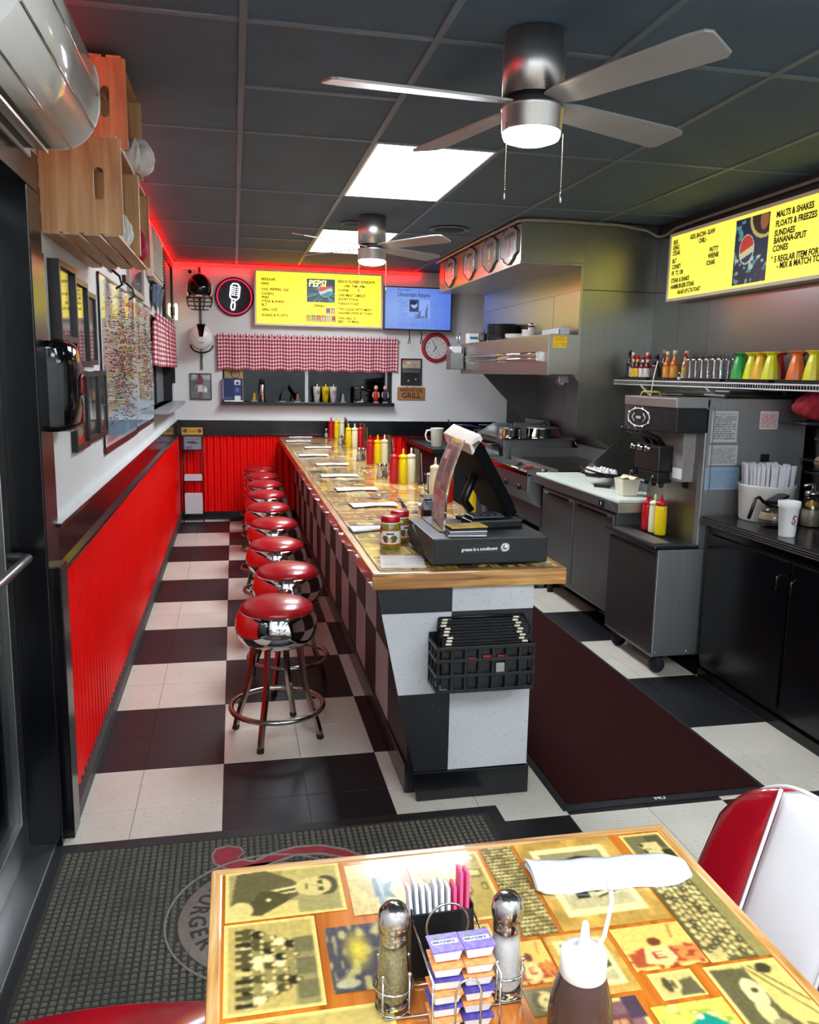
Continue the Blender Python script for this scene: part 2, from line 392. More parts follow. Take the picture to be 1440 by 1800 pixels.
for i in range(-2, 10):
    xa, xb = max(i*S, LW-0.01), min((i+1)*S, RW)
    if xb-xa < 0.01: continue
    for j in range(-23, 19):
        ya, yb = j*S, min((j+1)*S, BW)
        if yb-ya < 0.01: continue
        dark = ((i//2)+(j//2)) % 2 == 1
        if j >= -6: link('tile', tile_mesh(xb-xa, yb-ya, dark), fl, loc=(xa, ya, 0))
        else: (far_b if dark else far_w).box(xa+.0006, xb-.0006, ya+.0006, yb-.0006, -0.003, 0)
for mb, m in ((far_w, M_tilew), (far_b, M_tileb)): mb.build('tiles_behind', m, fl)['kind'] = 'stuff'

# ---------------------------------------------------------------- ceiling: dark lay-in tiles on a painted tee grid
M_ceil = pm('charcoal_ceiling_tile', '#516573', 0.75, var=0.10, scale=4, bump=0.35, bscale=140, world=True)
M_tee = pm('charcoal_tee', '#64747d', 0.45, var=0.1, scale=6, world=True)
ce = struct(B(LW-0.3, RW+0.1, FW, BW+0.1, H+0.02, H+0.1).build('ceiling', M_blackm), 'charcoal suspended tile ceiling', 'ceiling')
cx = [-0.56, 0.11, 0.72, 1.33, 1.94, 2.55, RW+0.02]; y0c = -0.38; P4 = 1.2192
CY = [y0c+P4*k for k in range(-6, 6)]
PANELS = []
cm = {}
def ctile(xa, xb, ya, yb):
    k = (round(xb-xa, 3), round(yb-ya, 3))
    if k not in cm:
        me = B(0.011, k[0]-0.011, 0.011, k[1]-0.011, 0.004, 0.02).mesh('ceiling_tile'); me.materials.append(M_ceil); cm[k] = me
    link('ceiling_tile', cm[k], ce, loc=(xa, ya, H))
panel_rows = (1, 3)
for a in range(len(cx)-1):
    xa, xb = cx[a], cx[a+1]
    rows = [FW]+CY+[BW]
    for r in range(len(rows)-1):
        ya, yb = rows[r], min(rows[r+1], BW)
        if yb-ya < 0.05: continue
        k = r-7                         # row index: 0 begins at y0c
        if (a == 2 and k in panel_rows) or (k in (-3, -5) and a in (0, 2, 4)): PANELS.append((xa, xb, ya, yb)); continue  # the two dining rows are out of view, added to brighten front faces
        if a == 1 and k in (0, 3): ctile(xa, xb, ya, ya+P4/2); ctile(xa, xb, ya+P4/2, yb); 
        else: ctile(xa, xb, ya, yb)
        if yb < BW-0.02: B(xa+.012, xb-.012, yb-0.012, yb+0.012, H-0.002, H+0.012).build('cross_tee', M_tee, ce)
        if a == 1 and k in (0, 3): B(xa+.012, xb-.012, ya+P4/2-0.012, ya+P4/2+0.012, H-0.002, H+0.012).build('cross_tee', M_tee, ce)
for x in cx[1:-1]: B(x-0.012, x+0.012, FW, BW, H-0.003, H+0.012).build('main_tee', M_tee, ce)
B(LW, LW+0.02, FW, BW, H-0.004, H+0.012).build('wall_angle', M_tee, ce)

# ---------------------------------------------------------------- walls
lw = MB(); D0, D1, DT = -1.52, -0.50, 2.09      # the entrance opening in the left wall
W20, W21, W2B, W2T = 3.36, 5.35, 1.245, 1.95     # the far left window opening
lw.box(LW-0.14, LW, D1, W20, 0, H).box(LW-0.14, LW, W21, BW, 0, H).box(LW-0.14, LW, W20, W21, 0, W2B).box(LW-0.14, LW, W20, W21, W2T, H)
lw.box(LW-0.14, LW, D0, D1, DT, H).box(LW-0.14, LW, FW, D0, 0, H)
struct(lw.build('wall_left', M_white), 'white painted wall with pictures and maps on it', 'wall')
bw = MB(); WX0, WX1, WB, WT = -0.05, 1.73, 1.23, 1.85
bw.box(LW-0.14, WX0, BW, BW+0.14, 0, H).box(WX1, RW+.1, BW, BW+0.14, 0, H).box(WX0, WX1, BW, BW+0.14, 0, WB).box(WX0, WX1, BW, BW+0.14, WT, H)
struct(bw.build('wall_back', M_white), 'white painted end wall under the red light strip', 'wall')
struct(B(RW, RW+0.1, FW, -0.6, 0, H).build('wall_dining', M_white), 'white dining side wall beside the kitchen cabinets', 'wall')
struct(B(RW, RW+0.1, -0.6, BW, 0, H).build('wall_right', pm('dark_wall_paint', '#2a2c2e', 0.5, var=0.06, scale=2, world=True)), 'dark wall behind the kitchen equipment', 'wall')
struct(B(LW-0.3, RW+0.1, FW-0.1, FW, 0, H).build('wall_front', M_white), 'white wall behind the dining table', 'wall')
# stainless wall sheets between the hood and the dining end
ws = thing('wall_sheet', 'brushed stainless steel wall sheets above the wire shelf', 'wall panel', (RW, 0, 0)); ws['kind'] = 'structure'; ws.name = 'trim_1'
for k, (a, b) in enumerate(((-0.6, 0.55), (0.552, 1.69), (1.692, 2.06), (2.062, 2.41))): B(-0.012, -0.001, a, b, 0.02, 2.52).build('steel_sheet', M_steelz, ws)
# the seam moulding at wall and ceiling, sagging near the hood corner
pts = [(RW-.02, -4.6, H-.03), (RW-.02, 0.0, H-.03), (RW-.02, 1.9, H-.05), (RW-.02, 2.16, H-.055), (RW-.03, 2.27, H-.085), (RW-.04, 2.36, H-.085), (RW-.12, 2.385, H-.04), (2.7, 2.385, H-.015), (2.2, 2.385, H-.012), (2.03, 2.385, H-.015), (1.975, 2.42, H-.02), (1.975, 3.2, H-.012), (1.975, 4.75, H-.012)]
struct(MB().tube(pts, 0.011, 8).build('trim_2', pm('grey_cable_cover', '#8d9088', 0.4)), 'grey plastic cable cover along the ceiling edge', 'trim')

# ---------------------------------------------------------------- black chair rail boards and red corrugated wainscot
tr = MB().box(LW, LW+0.022, -0.33, BW, 0.895, 1.035).box(LW, LW+0.034, -0.34, BW, 1.035, 1.048).box(LW, LW+0.04, -0.34, BW, 0.885, 0.9)
struct(tr.build('trim_3', pm('maroon_black_gloss', '#160a0c', 0.12, var=0.2, scale=3, world=True), bevel=0.003), 'glossy black chair rail along the left wall', 'trim')
struct(B(LW+.0005, LW+0.034, -0.34, BW, 1.048, 1.055).build('trim_4', M_white), 'thin white bead on top of the chair rail', 'trim')
tb = MB().box(LW+.03, 2.9, BW-0.028, BW, 0.895, 1.04).box(LW+.03, 2.9, BW-0.05, BW, 0.885, 0.9)
struct(tb.build('trim_5', M_black, bevel=0.003), 'black rail board across the end wall', 'trim')
struct(B(LW+.03, 1.95, BW-.03, BW, 1.04, 1.048).build('trim_6', M_white), 'white bead above the end wall rail', 'trim')
def corrugated(u0, u1, z0, z1, amp=0.0085, pitch=0.0678, sub=8):
    n = int((u1-u0)/pitch*sub); vs = []
    for i in range(n+1):
        u = u0+(u1-u0)*i/n; d = amp*(1+math.cos(2*PI*u/pitch)); vs += [(u, d, z0), (u, d, z1)]
    return vs, [(2*i, 2*i+2, 2*i+3, 2*i+1) for i in range(n)]
vs, fs = corrugated(-0.34, BW-0.04, 0.07, 0.89)
struct(MB().add([(LW+0.012+d, u, z) for u, d, z in vs], [f[::-1] for f in fs], True).build('trim_7', M_red), 'bright red corrugated metal wainscot of the left wall', 'wainscot')
vs, fs = corrugated(LW+0.03, 2.6, 0.08, 0.89)
struct(MB().add([(u, BW-0.012-d, z) for u, d, z in vs], [f for f in fs], True).build('trim_8', M_red), 'red corrugated metal wainscot of the end wall', 'wainscot')
struct(B(LW, LW+0.045, -0.45, BW, 0, 0.055).build('baseboard_left', pm('grey_cove_base', '#3c3d3b', 0.5)), 'grey cove base under the corrugated wainscot', 'baseboard')
struct(B(LW+.045, 2.6, BW-0.035, BW, 0, 0.085).build('baseboard_back', M_black), 'black base under the end wall wainscot', 'baseboard')
# black boxed end of the wainscot beside the door
struct(MB().box(LW, LW+0.05, -0.46, -0.36, 0, 0.93, b=.004).box(LW, LW+0.022, -0.50, -0.33, 0.06, 1.9).build('trim_9', M_black), 'black boards closing the wainscot at the door', 'trim')

# ---------------------------------------------------------------- entrance door
dr = thing('door_1', 'aluminium framed glass entrance door in a black frame', 'door', (LW, 0, 0)); dr['kind'] = 'structure'
fr = MB().box(-0.14, 0.02, D1-0.005, D1+0.16, 0, DT).box(-0.14, 0.02, D0-0.10, D0, 0, DT).box(-0.14, 0.024, D0-0.10, D1+0.14, DT-.02, DT+0.09)
fr.build('door_frame', M_black, dr, bevel=.003)
st = MB().box(-0.125, -0.08, D1-0.075, D1-0.006, 0.02, DT-.02).box(-0.125, -0.08, D0+0.006, D0+0.075, 0.02, DT-.02).box(-0.125, -0.08, D0+.07, D1-.07, 0.02, 0.13).box(-0.125, -0.08, D0+.07, D1-.07, DT-0.1, DT-.02)
st.build('door_leaf', M_alu, dr, bevel=.003)
B(-0.106, -0.1, D0+.07, D1-.07, 0.13, DT-.1).build('pane', archglass('door_glass', (.6, .65, .68)), dr)
MB().tube([(-0.08, D1-0.05, 0.985), (-0.045, D1-0.05, 0.985), (-0.02, D1-0.07, 0.985), (-0.02, D1-0.2, 0.985), (-0.02, D0+0.2, 0.985), (-0.045, D0+.06, 0.985), (-0.08, D0+.06, .985)], 0.014, 10).build('push_bar', M_alu, dr)
MB().box(-0.16, 0.0, D0, D1, 0.0, 0.012).box(-0.11, -0.08, D0, D1, 0.012, 0.02).build('threshold', M_alu, dr, bevel=.002)
struct(B(LW-0.5, LW-0.16, -1.8, -0.2, -0.01, H).build('trim_10', pm('night_outside', '#05070b', 0.9)), 'dark night beyond the glass door', 'exterior')

# ---------------------------------------------------------------- windows
wn = thing('window_1', 'dark serving window in the end wall with black sill', 'window', (0, BW, 0)); wn['kind'] = 'structure'
MB().box(WX0, WX0+.02, 0.0, .12, WB, WT).box(WX1-.05, WX1-.02, .0, .10, WB, WT).box(WX0, WX1, 0.0, .12, WT-.03, WT).build('window_frame', M_blackm, wn)
B(WX1-.075, WX1-.05, 0.02, 0.06, WB, WT).build('side_rail', M_alu, wn)
B(0.80, 0.835, 0.05, 0.085, WB, WT).build('mullion', M_alu, wn)
B(WX0-.012, WX1+.01, -0.10, 0.10, WB-.028, WB+.006, b=.004).build('window_sill', M_black, wn)
for a, b in ((WX0+.02, .80), (.835, WX1-.075)): B(a, b, 0.075, 0.082, WB+.006, WT-.03).build('pane', archglass('window_glass', (.6, .62, .64), 1.4), wn)
# the dim back room seen through it
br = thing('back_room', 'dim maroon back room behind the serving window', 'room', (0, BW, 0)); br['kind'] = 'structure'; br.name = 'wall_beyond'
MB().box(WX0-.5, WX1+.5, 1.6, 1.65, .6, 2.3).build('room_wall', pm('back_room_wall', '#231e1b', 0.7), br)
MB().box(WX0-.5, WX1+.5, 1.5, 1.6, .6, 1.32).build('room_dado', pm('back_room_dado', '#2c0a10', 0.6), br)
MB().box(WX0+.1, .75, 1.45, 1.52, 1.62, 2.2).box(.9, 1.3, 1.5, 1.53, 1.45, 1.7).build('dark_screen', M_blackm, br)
wl = thing('window_2', 'left wall window behind the short gingham curtain', 'window', (LW, 0, 0)); wl['kind'] = 'structure'
MB().box(-0.12, 0.0, W20, W20+.03, W2B, W2T).box(-0.12, 0.0, W21-.03, W21, W2B, W2T).box(-.12, 0, W20, W21, W2T-.03, W2T).box(-.1, -.06, 4.34, 4.37, W2B, W2T).build('window_frame', M_blackm, wl)
B(-0.085, -0.08, W20+.03, W21-.03, W2B, W2T-.03).build('pane', pm('dusk_glass', '#aeb4b4', 0.05, var=.05), wl)
B(-0.12, 0.12, W20-.05, W21+.03, W2B-.03, W2B, b=.004).build('window_sill', pm('grey_sill_paint', '#8d9192', 0.3), wl)
MB().box(0.001, 0.03, W21-.02, W21+.03, W2B+.17, W2B+.4).build('latch_strip', M_blackm, wl)

# ---------------------------------------------------------------- lamps: ceiling light panels, the dining area ones added as fill light
M_panel = pm('lit_panel', '#e9f1fb', 0.5, var=0.0, emit=PANEL_E); M_rear = pm('added_fill_panel', '#e9f1fb', 0.5, var=0.0, emit=REAR_E)
for k, (xa, xb, ya, yb) in enumerate(PANELS):
    lab = {3: 'glowing white ceiling light panel nearer the end wall', 1: 'glowing white ceiling light panel between the two fans'}
    kk = round((ya-y0c)/P4)
    t = thing('ceiling_light', lab.get(kk, 'unseen added fill light panel in the %s row behind the dining table, %s' % ('first' if kk == -3 else 'second', 'door side' if xa < 0 else 'middle' if xa < 1 else 'kitchen side')), 'ceiling light', (xa, ya, H), group='ceiling light panels')
    w, d = xb-xa, yb-ya
    MB().box(.012, w-.012, .012, d-.012, 0.002, .02).build('diffuser', M_panel if kk > 0 else M_rear, t)
    MB().box(.012, .024, .012, d-.012, -.004, .002).box(w-.024, w-.012, .012, d-.012, -.004, .002).box(.024, w-.024, .012, .024, -.004, .002).box(.024, w-.024, d-.024, d-.012, -.004, .002).build('frame', M_whitep, t)
# red light strip under the ceiling along the left and end walls
M_led = pm('red_led', '#ff0a08', 0.4, var=0.0, emit=LED_E)
ls = thing('light_strip', 'red glowing light strip where the walls meet the ceiling', 'light strip', (0, 0, H-.03))
MB().tube([(LW+.03, -1.3, 0), (LW+.03, -.6, 0), (LW+.03, -.06, 0)], 0.009, 8).build('tube', M_led, ls)
MB().tube([(LW+.03, .48, 0), (LW+.03, 2.6, 0), (LW+.03, BW-.06, 0)], 0.009, 8).build('tube', M_led, ls)
MB().tube([(LW+.06, BW-.03, 0), (0.7, BW-.03, 0), (2.0, BW-.03, 0)], 0.011, 8).build('tube', M_led, ls)
# ================================================================ the long counter
M_oak = wood('oak_edge', '#6b3f17', '#a87236', '#c99a58', 'Y', 5, 0.3, 0.4)
M_oakx = wood('oak_edge_x', '#5e3716', '#9c6a30', '#c49552', 'X', 5, 0.35, 0.3)
M_resin = picmat('resin_print', 0.16, coat=0.35)
CT = 0.87; CYE = -0.4175; CX0, CX1 = 0.52, 1.235
def sx(z): return 0.539+(0.805-z)*(0.684-0.539)/(0.805-0.112)      # sloping customer side of the base
cb = thing('counter_base', 'sloping counter base faced with black and white tiles', 'counter', (0, 0, 0))
y9 = BW-0.05
SF = 0.672        # upright customer face, set back under the overhanging top
MB().box(SF+.004, 1.118, CYE+.06, y9, 0, .808).build('carcass', M_blackm, cb)
MB().prism([(sx(0)+.004, 0.0), (1.118, 0.0), (1.118, 0.808), (sx(0.808)+.004, 0.808)], CYE+.004, CYE+.06, 'Y').build('end_bracket', M_black, cb)
kick = [(sx(.112)-.004, .112), (sx(.05)+.0, 0.0), (1.126, 0.0), (1.126, .108)]
MB().prism(kick, CYE-.008, CYE+.01, 'Y').build('cove_base', M_black, cb, bevel=.002)
MB().box(SF-.008, SF+.006, CYE+.061, y9, 0, .112).build('side_base', M_black, cb, bevel=.002)
zr = [(0.112, 0.412), (0.412, 0.717), (0.717, 0.808)]; g = .0008
for r, (za, zb) in enumerate(zr):          # end face towards the dining table
    for c in range(2):
        dark = (r+c) % 2 == 0
        if c == 0: poly = [(sx(za)+.001, za+g), (0.813-g, za+g), (0.813-g, zb-g), (sx(zb)+.001, zb-g)]
        else: poly = [(0.813+g, za+g), (1.119, za+g), (1.119, zb-g), (0.813+g, zb-g)]
        MB().prism(poly, CYE, CYE+.0045, 'Y').build('tile', M_tileb if dark else M_tilesw, cb)
k = 0; ya = CYE+.062; first = .05
while ya < y9-.02:                         # sloping customer side
    yb = min(first+S*k, y9)
    for r, (za, zb) in enumerate(zr):
        dark = (r+k) % 2 == 0; e = .0045
        vs = [(SF+dx, y, z) for dx in (0, e) for (y, z) in ((ya+g, za+g), (yb-g, za+g), (yb-g, zb-g), (ya+g, zb-g))]
        MB().add(vs, [(3, 2, 1, 0), (4, 5, 6, 7), (0, 1, 5, 4), (1, 2, 6, 5), (2, 3, 7, 6), (3, 0, 4, 7)]).build('tile', M_tileb if dark else M_tilesw, cb)
    ya = yb; k += 1
# the worktop: oak edge frame round a resin-coated collage of old photographs
ct = thing('countertop', 'long oak-edged countertop coated over a collage of old photographs', 'countertop', (0, 0, CT))
MB().box(CX0+.01, CX1-.01, -0.42, BW-.052, -0.058, -0.003).build('core', M_oak, ct)
MB().box(CX0, CX0+.034, -0.4058, BW-.052, -0.06, 0.0).build('edge_band', M_oak, ct, bevel=.006)
MB().box(CX0, CX1, -0.44, -0.406, -0.0605, 0.0005).build('edge_band', M_oakx, ct, bevel=.006)
MB().box(CX1-.03, CX1, -0.4058, BW-.052, -0.06, 0.0).build('edge_band', M_oak, ct, bevel=.006)
def collage(w, h, mw, mh, seed):
    """overlapping sepia snapshots and clippings with brown gaps; w,h in points, mw,mh in metres"""
    rg = np.random.default_rng(seed); p = Pic(w, h, '#a8732c'); p.grain(.25, 30)
    y = 0.0
    while y < mh:
        dy = rg.uniform(.12, .2); x = 0.0
        while x < mw:
            dx = rg.uniform(.1, .2); a, b, c, d = x/mw, min(1, (x+dx-.006)/mw), y/mh, (y+dy-.006)/mh
            tone = rg.choice(['#d8bf7c', '#cdb06a', '#c59d55', '#b8924a', '#dccb92', '#a98a52', '#d0a23e', '#b3763a'])
            p.rect(a, b, c, d, tone)
            ia, ib, ic, id_ = a+.012/mw, b-.012/mw, c+.012/mh, d-.012/mh
            kind = rg.integers(0, 4)
            if kind == 0:
                p.rect(ia, ib, ic, id_, rg.choice(['#6e6240', '#7c6a3e', '#57503a']))
                for q in range(14): p.ell(ia+(ib-ia)*rg.random(), ic+(id_-ic)*rg.random(), .012/mw, .014/mh, rg.choice(['#d9c58b', '#3a3425', '#c3aa68']))
            elif kind == 1: p.textlines(ia, ib, ic, id_, int(dy/.016), '#5c5136', .7)
            elif kind == 2:
                p.rect(ia, ib, ic, id_, rg.choice(['#8a8363', '#6d6a52', '#9b7b40'])); p.rect(ia, ib, ic, ic+(id_-ic)*.45, rg.choice(['#4b4736', '#b89d5c', '#8f4f2a']))
                p.ell((ia+ib)/2, (ic+id_)/2, (ib-ia)*.25, (id_-ic)*.32, rg.choice(['#dcc68c', '#3b382b']))
            else:
                for q in range(5): p.line(ia, ic+(id_-ic)*q/5, ib, ic+(id_-ic)*(q+rg.random())/5, .004/mh, rg.choice(['#6a5a34', '#e2d09a', '#7f3f22']))
            x += dx
        y += dy
    return p.grain(.15, 60)
collage(84, 744, .66, 5.98, 3).build('photo_collage', M_resin, (CX0+.034, -0.406, 0.0004), (CX1-CX0-.064, 0, 0), (0, BW-.052+.406, 0), ct)

# ================================================================ bar stools
M_vinyl = pm('red_vinyl', '#a3121b', 0.3, var=0.10, scale=9, bump=0.06, bscale=40, coat=0.3)
M_leg = pm('worn_chrome', '#9a958c', 0.22, 1.0, var=0.12, scale=18)
st = thing('bar_stool', 'x', 'stool', (0.225, 0.242, 0), group='red vinyl stools along the counter')
MB().lathe([(0.0, .612), (.05, .611), (.1, .604), (.135, .591), (.152, .575), (.154, .564), (.150, .556), (.0, .555)], 40).build('seat_cushion', M_vinyl, st)
MB().lathe([(.148, .562), (.153, .563), (.157, .557), (.165, .54), (.171, .515), (.173, .49), (.168, .462), (.155, .437), (.13, .418), (.1, .408), (.06, .404), (0, .403)], 40).build('seat_drum', M_chrome, st)
for q in range(4):
    a = math.radians(66+90*q); pr = [(.105, .415), (.112, .33), (.122, .25), (.142, .18), (.167, .11), (.188, .04), (.196, .0)]
    lg = MB().tube([(r*math.cos(a), r*math.sin(a), z) for r, z in pr], .0135, 4, smooth=False).build('leg', M_leg, st)
    MB().tube([(r*math.cos(a), r*math.sin(a), z) for r, z in ((.19, .022), (.1965, .0))], .015, 4, smooth=False).build('rubber_foot', M_blackm, lg)
MB().tube([(.196*math.cos(2*PI*i/48), .196*math.sin(2*PI*i/48), .135) for i in range(48)], .0115, 8, closed=True).build('foot_ring', M_leg, st)
ordw = ['second', 'third', 'fourth', 'fifth', 'sixth', 'seventh', 'eighth']
st['label'] = 'red vinyl chrome stool at the cash drawer end of the row'
for i, (x, y) in enumerate([(.31, .865), (.287, 1.51), (.306, 2.18), (.296, 2.83), (.306, 3.47), (.313, 4.08), (.312, 4.66), (.308, 5.2)]):
    lab = 'red vinyl chrome stool, last of the row by the end wall' if i == 7 else 'red vinyl chrome stool, %s along the counter from the cash drawer end' % ordw[i]
    dup(st, (x, y, 0), 0.35*i, lab)

# ================================================================ things on the counter
def squeeze(name, label, loc, body, cap, group, h=.168, r=.031, tip=True, cat='squeeze bottle'):
    t = thing(name, label, cat, loc, group=group)
    MB().lathe([(r*.92, 0), (r, .006), (r, h*.55), (r*.97, h*.8), (r*.93, h*.95), (r*.8, h)], 20).build('body', body, t)
    c = MB().lathe([(r*.98, h*.97), (r*.98, h*1.06), (r*.85, h*1.1), (r*.35, h*1.13), (.009, h*1.15)], 20).build('cap', cap, t)
    if tip: MB().lathe([(.009, h*1.13), (.006, h*1.28), (.003, h*1.36)], 10).build('nozzle', cap, c)
    return t
M_ket = pm('ketchup_red', '#b3141a', 0.32, var=.05); M_must = pm('mustard_yellow', '#e6c700', 0.32, var=.04); M_mayo = pm('mayo_cream', '#e4dcb4', 0.35, var=.04)
M_metal_cap = pm('dull_chrome', '#b5b3ae', 0.2, 1.0, var=.08, scale=25)
M_salt = pm('salt_grains', '#e8e6e0', 0.7, var=.06, scale=200); M_pepper = pm('pepper_grains', '#8f8257', 0.8, var=.5, scale=260)
def shaker(label, loc, fill, group, s=1.0, lvl=.055):
    t = thing('salt_shaker', label, 'shaker', loc, group=group); t.scale = (s, s, s)
    MB().lathe([(.019, 0), (.021, .004), (.0205, .02), (.0165, .05), (.014, .068), (.0145, .074), (.0125, .074), (.0145, .05), (.018, .02), (.0175, .006), (0, .005)], 20).build('glass_body', M_glass, t)
    MB().lathe([(0, .0055), (.017, .006), (.0176, .02), (.0145, .048 if lvl > .05 else lvl), (0, lvl)], 18).build('contents', fill, t)
    c = MB().lathe([(.0155, .066), (.0165, .068), (.0165, .08), (.0175, .084), (.0165, .094), (.011, .1), (0, .1015)], 20).build('cap', M_metal_cap, t)
    mb = MB()
    for i in range(7):
        a = i*2*PI/6; rr = 0 if i == 6 else .007
        mb.lathe([(.0012, .0995), (.0009, .1022)], 6, (rr*math.cos(a), rr*math.sin(a), 0))
    mb.build('pour_holes', M_blackm, c); return t
M_paper = pm('white_paper', '#d2d3d7', 0.7, var=.03, scale=30, bump=.1, bscale=60)
def napkin_roll(label, loc, rz, group, L=.235, w=.125, h=.016):
    def f(u, v):
        a = v*2*PI; wy = w/2*(.62+.38*abs(2*u-1)**1.5 + .12*math.sin(7*u)); hz = h*(.75+.35*(1-abs(2*u-1)))
        return ((u-.5)*L+.008*math.sin(a)*(u > .9), wy*math.cos(a), max(0.0, hz/2+hz/2*math.sin(a))+.004*max(0, 2*u-1.4)+.006*max(0, .25-u))
    t = thing('napkin_roll', label, 'napkin', loc, rz, group)
    MB().grid(f, 24, 14).build('paper_wrap', M_paper, t)
    MB().box(-L*.5+.012, L*.44, -w*.16, w*.24, .002, h*.6).build('fold', M_paper, t, bevel=.002)
    return t
NR = [(.668, .354, .06), (.758, 1.002, .1), (.753, 1.591, .07), (.732, 2.236, .02), (.764, 2.912, .05), (.687, 3.586, .0), (.794, 4.3, .02), (.671, 4.973, -.03), (.731, 5.47, .0)]
for i, (x, y, a) in enumerate(NR):
    lab = ['napkin roll on the counter beside the two relish jars', 'napkin roll on the counter, second from the relish jars', 'napkin roll on the counter, third from the relish jars', 'napkin roll on the counter, fourth from the relish jars', 'napkin roll on the counter, fifth from the relish jars', 'napkin roll on the counter, fourth from the end wall', 'napkin roll on the counter, third from the end wall', 'napkin roll on the counter, second from the end wall', 'napkin roll on the counter, right against the end wall'][i]
    napkin_roll('white paper '+lab, (x, y, CT+.0006), a, 'napkin rolls set along the counter')
SETS = [('nearest the napkin dispenser', 1.87, 1.035, 'rmw'), ('second from the napkin dispenser', 2.99, 1.065, 'rmw'), ('third from the napkin dispenser', 4.36, 1.085, 'mwr'), ('by the end wall', 5.44, 1.05, 'rmw')]
MEN = []
for nm, y, x, order in SETS:
    for q, c in enumerate(order):
        n, b, cp = {'r': ('red ketchup squeeze bottle', M_ket, M_ket), 'm': ('yellow mustard squeeze bottle', M_must, M_must), 'w': ('cream mayonnaise squeeze bottle', M_mayo, M_mayo)}[c]
        squeeze('squeeze_bottle', '%s of the condiment set %s' % (n, nm), (x+.058*q, y+(.004, .0, .03)[q], CT), b, cp, 'condiment bottles on the counter', h=.163, r=.0285)
    shaker('glass salt shaker of the condiment set %s' % nm, (x-.045, y+.26 if y < 5 else 5.5, CT), M_salt, 'salt shakers on the counter', 1.0)
    if y < 5.3: shaker('glass pepper shaker of the condiment set %s' % nm, (x-.005, y+.3, CT), M_pepper, 'salt shakers on the counter', .95)
    # upright menus in a black holder
    mh = thing('menu_holder', 'black menu card holder of the condiment set %s' % nm, 'menu holder', (x+.168, y+.02, CT), group='menu holders on the counter')
    B(-.012, .012, -.07, .09, 0, .018).build('base', M_blackp, mh, bevel=.003)
    for kk in range(3):
        MB().tf(TM((-.006+kk*.006, .01, .012), 0, 0, -.06)).box(-.0012, .0012, -.075, .08, 0, .205-.012*kk).build('menu_card', (M_blackp, pm('menu_laminate', '#55463c', .25), pm('menu_cream', '#b9ad93', .3))[kk], mh)
    # sweetener caddy: wire rack with packets
    if y < 5.3:
        sc_ = thing('sweetener_caddy', 'small wire caddy of sweetener packets in the condiment set %s' % nm, 'caddy', (x+.03, y+.33, CT), group='sweetener caddies on the counter')
        MB().tube([(-.03, -.02, .003), (.03, -.02, .003), (.03, .02, .003), (-.03, .02, .003)], .002, 6, True).tube([(-.03, -.02, .04), (.03, -.02, .04), (.03, .02, .04), (-.03, .02, .04)], .002, 6, True).tube([(-.03, -.02, 0), (-.03, -.02, .04)], .002).tube([(.03, -.02, 0), (.03, -.02, .04)], .002).tube([(.03, .02, 0), (.03, .02, .04)], .002).tube([(-.03, .02, 0), (-.03, .02, .04)], .002).build('wire_rack', M_metal_cap, sc_)
        for kk in range(6): MB().tf(TM((-.022+kk*.009, 0, .005), 0, 0, .06*kk-.1)).box(-.0015, .0015, -.016, .016, 0, .062).build('sugar_packet', [M_paper, M_paper, pm('pink_packet', '#e0507e', .5), M_blackp, M_paper, pm('pink_packet', '#e0507e', .5)][kk], sc_)
# relish jars
def relish(label, loc, rz):
    t = thing('relish_jar', label, 'jar', loc, rz, 'relish jars beside the cash drawer')
    MB().lathe([(.036, 0), (.041, .005), (.041, .075), (.039, .09), (.034, .1), (.034, .112)], 28).build('glass_jar', pm('relish_green', '#7d7a1c', .12, var=.3, scale=60, coat=.5), t)
    c = MB().lathe([(.0365, .104), (.0375, .106), (.0375, .126), (.035, .129), (0, .129)], 28).build('lid', pm('red_lid', '#b0101c', .35), t)
    MB().lathe([(.0352, .1), (.0375, .101), (.0375, .105), (.0352, .106)], 28).build('lid_rim', M_whitep, c)
    p = Pic(60, 30, '#e9e2d6'); p.rect(0, 1, 0, .1, '#c4532f').rect(0, 1, .9, 1, '#c4532f').rect(.42, .58, .68, .8, '#3b3c77')
    p.ell(.4, .45, .07, .17, '#2f6b2b').ell(.58, .45, .08, .18, '#2f6b2b').ell(.42, .3, .06, .14, '#7c2f2a').ell(.56, .3, .07, .14, '#8a3b30').ell(.49, .32, .05, .1, '#c9a27c').ell(.26, .84, .05, .12, '#c33526').textlines(.82, .98, .2, .9, 8, '#8d8a86', .8)
    lb = p.build('paper_label', M_pic, (0, 0, 0), (1, 0, 0), (0, 1, 0), t)
    me = lb.data; co = np.zeros(len(me.vertices)*3); me.vertices.foreach_get('co', co); co = co.reshape(-1, 3)
    a = (co[:, 0]-.5)*4.6-PI/2; nw = np.stack([.0415*np.cos(a), .0415*np.sin(a), .018+co[:, 1]*.06], 1); me.vertices.foreach_set('co', nw.ravel()); me.update()
    return t
relish('jar of green relish with red lid on the counter edge', (.66, -.02, CT), -.2); relish('jar of green relish with red lid against the cash drawer', (.722, .1, CT), .6)
# loose papers
p = Pic(40, 50, '#d9d7d0'); p.textlines(.55, .95, .3, .9, 10, '#7b6f6a', .6); p.textlines(.05, .4, .2, .4, 4, '#9a958f', .5)
rp = tag(p.build('paper_slip', M_picg, (.565, -.36, CT+.0012), (.16, -.02, 0), (.03, .2, 0)), 'laminated white price slip lying by the relish jars', 'paper'); 
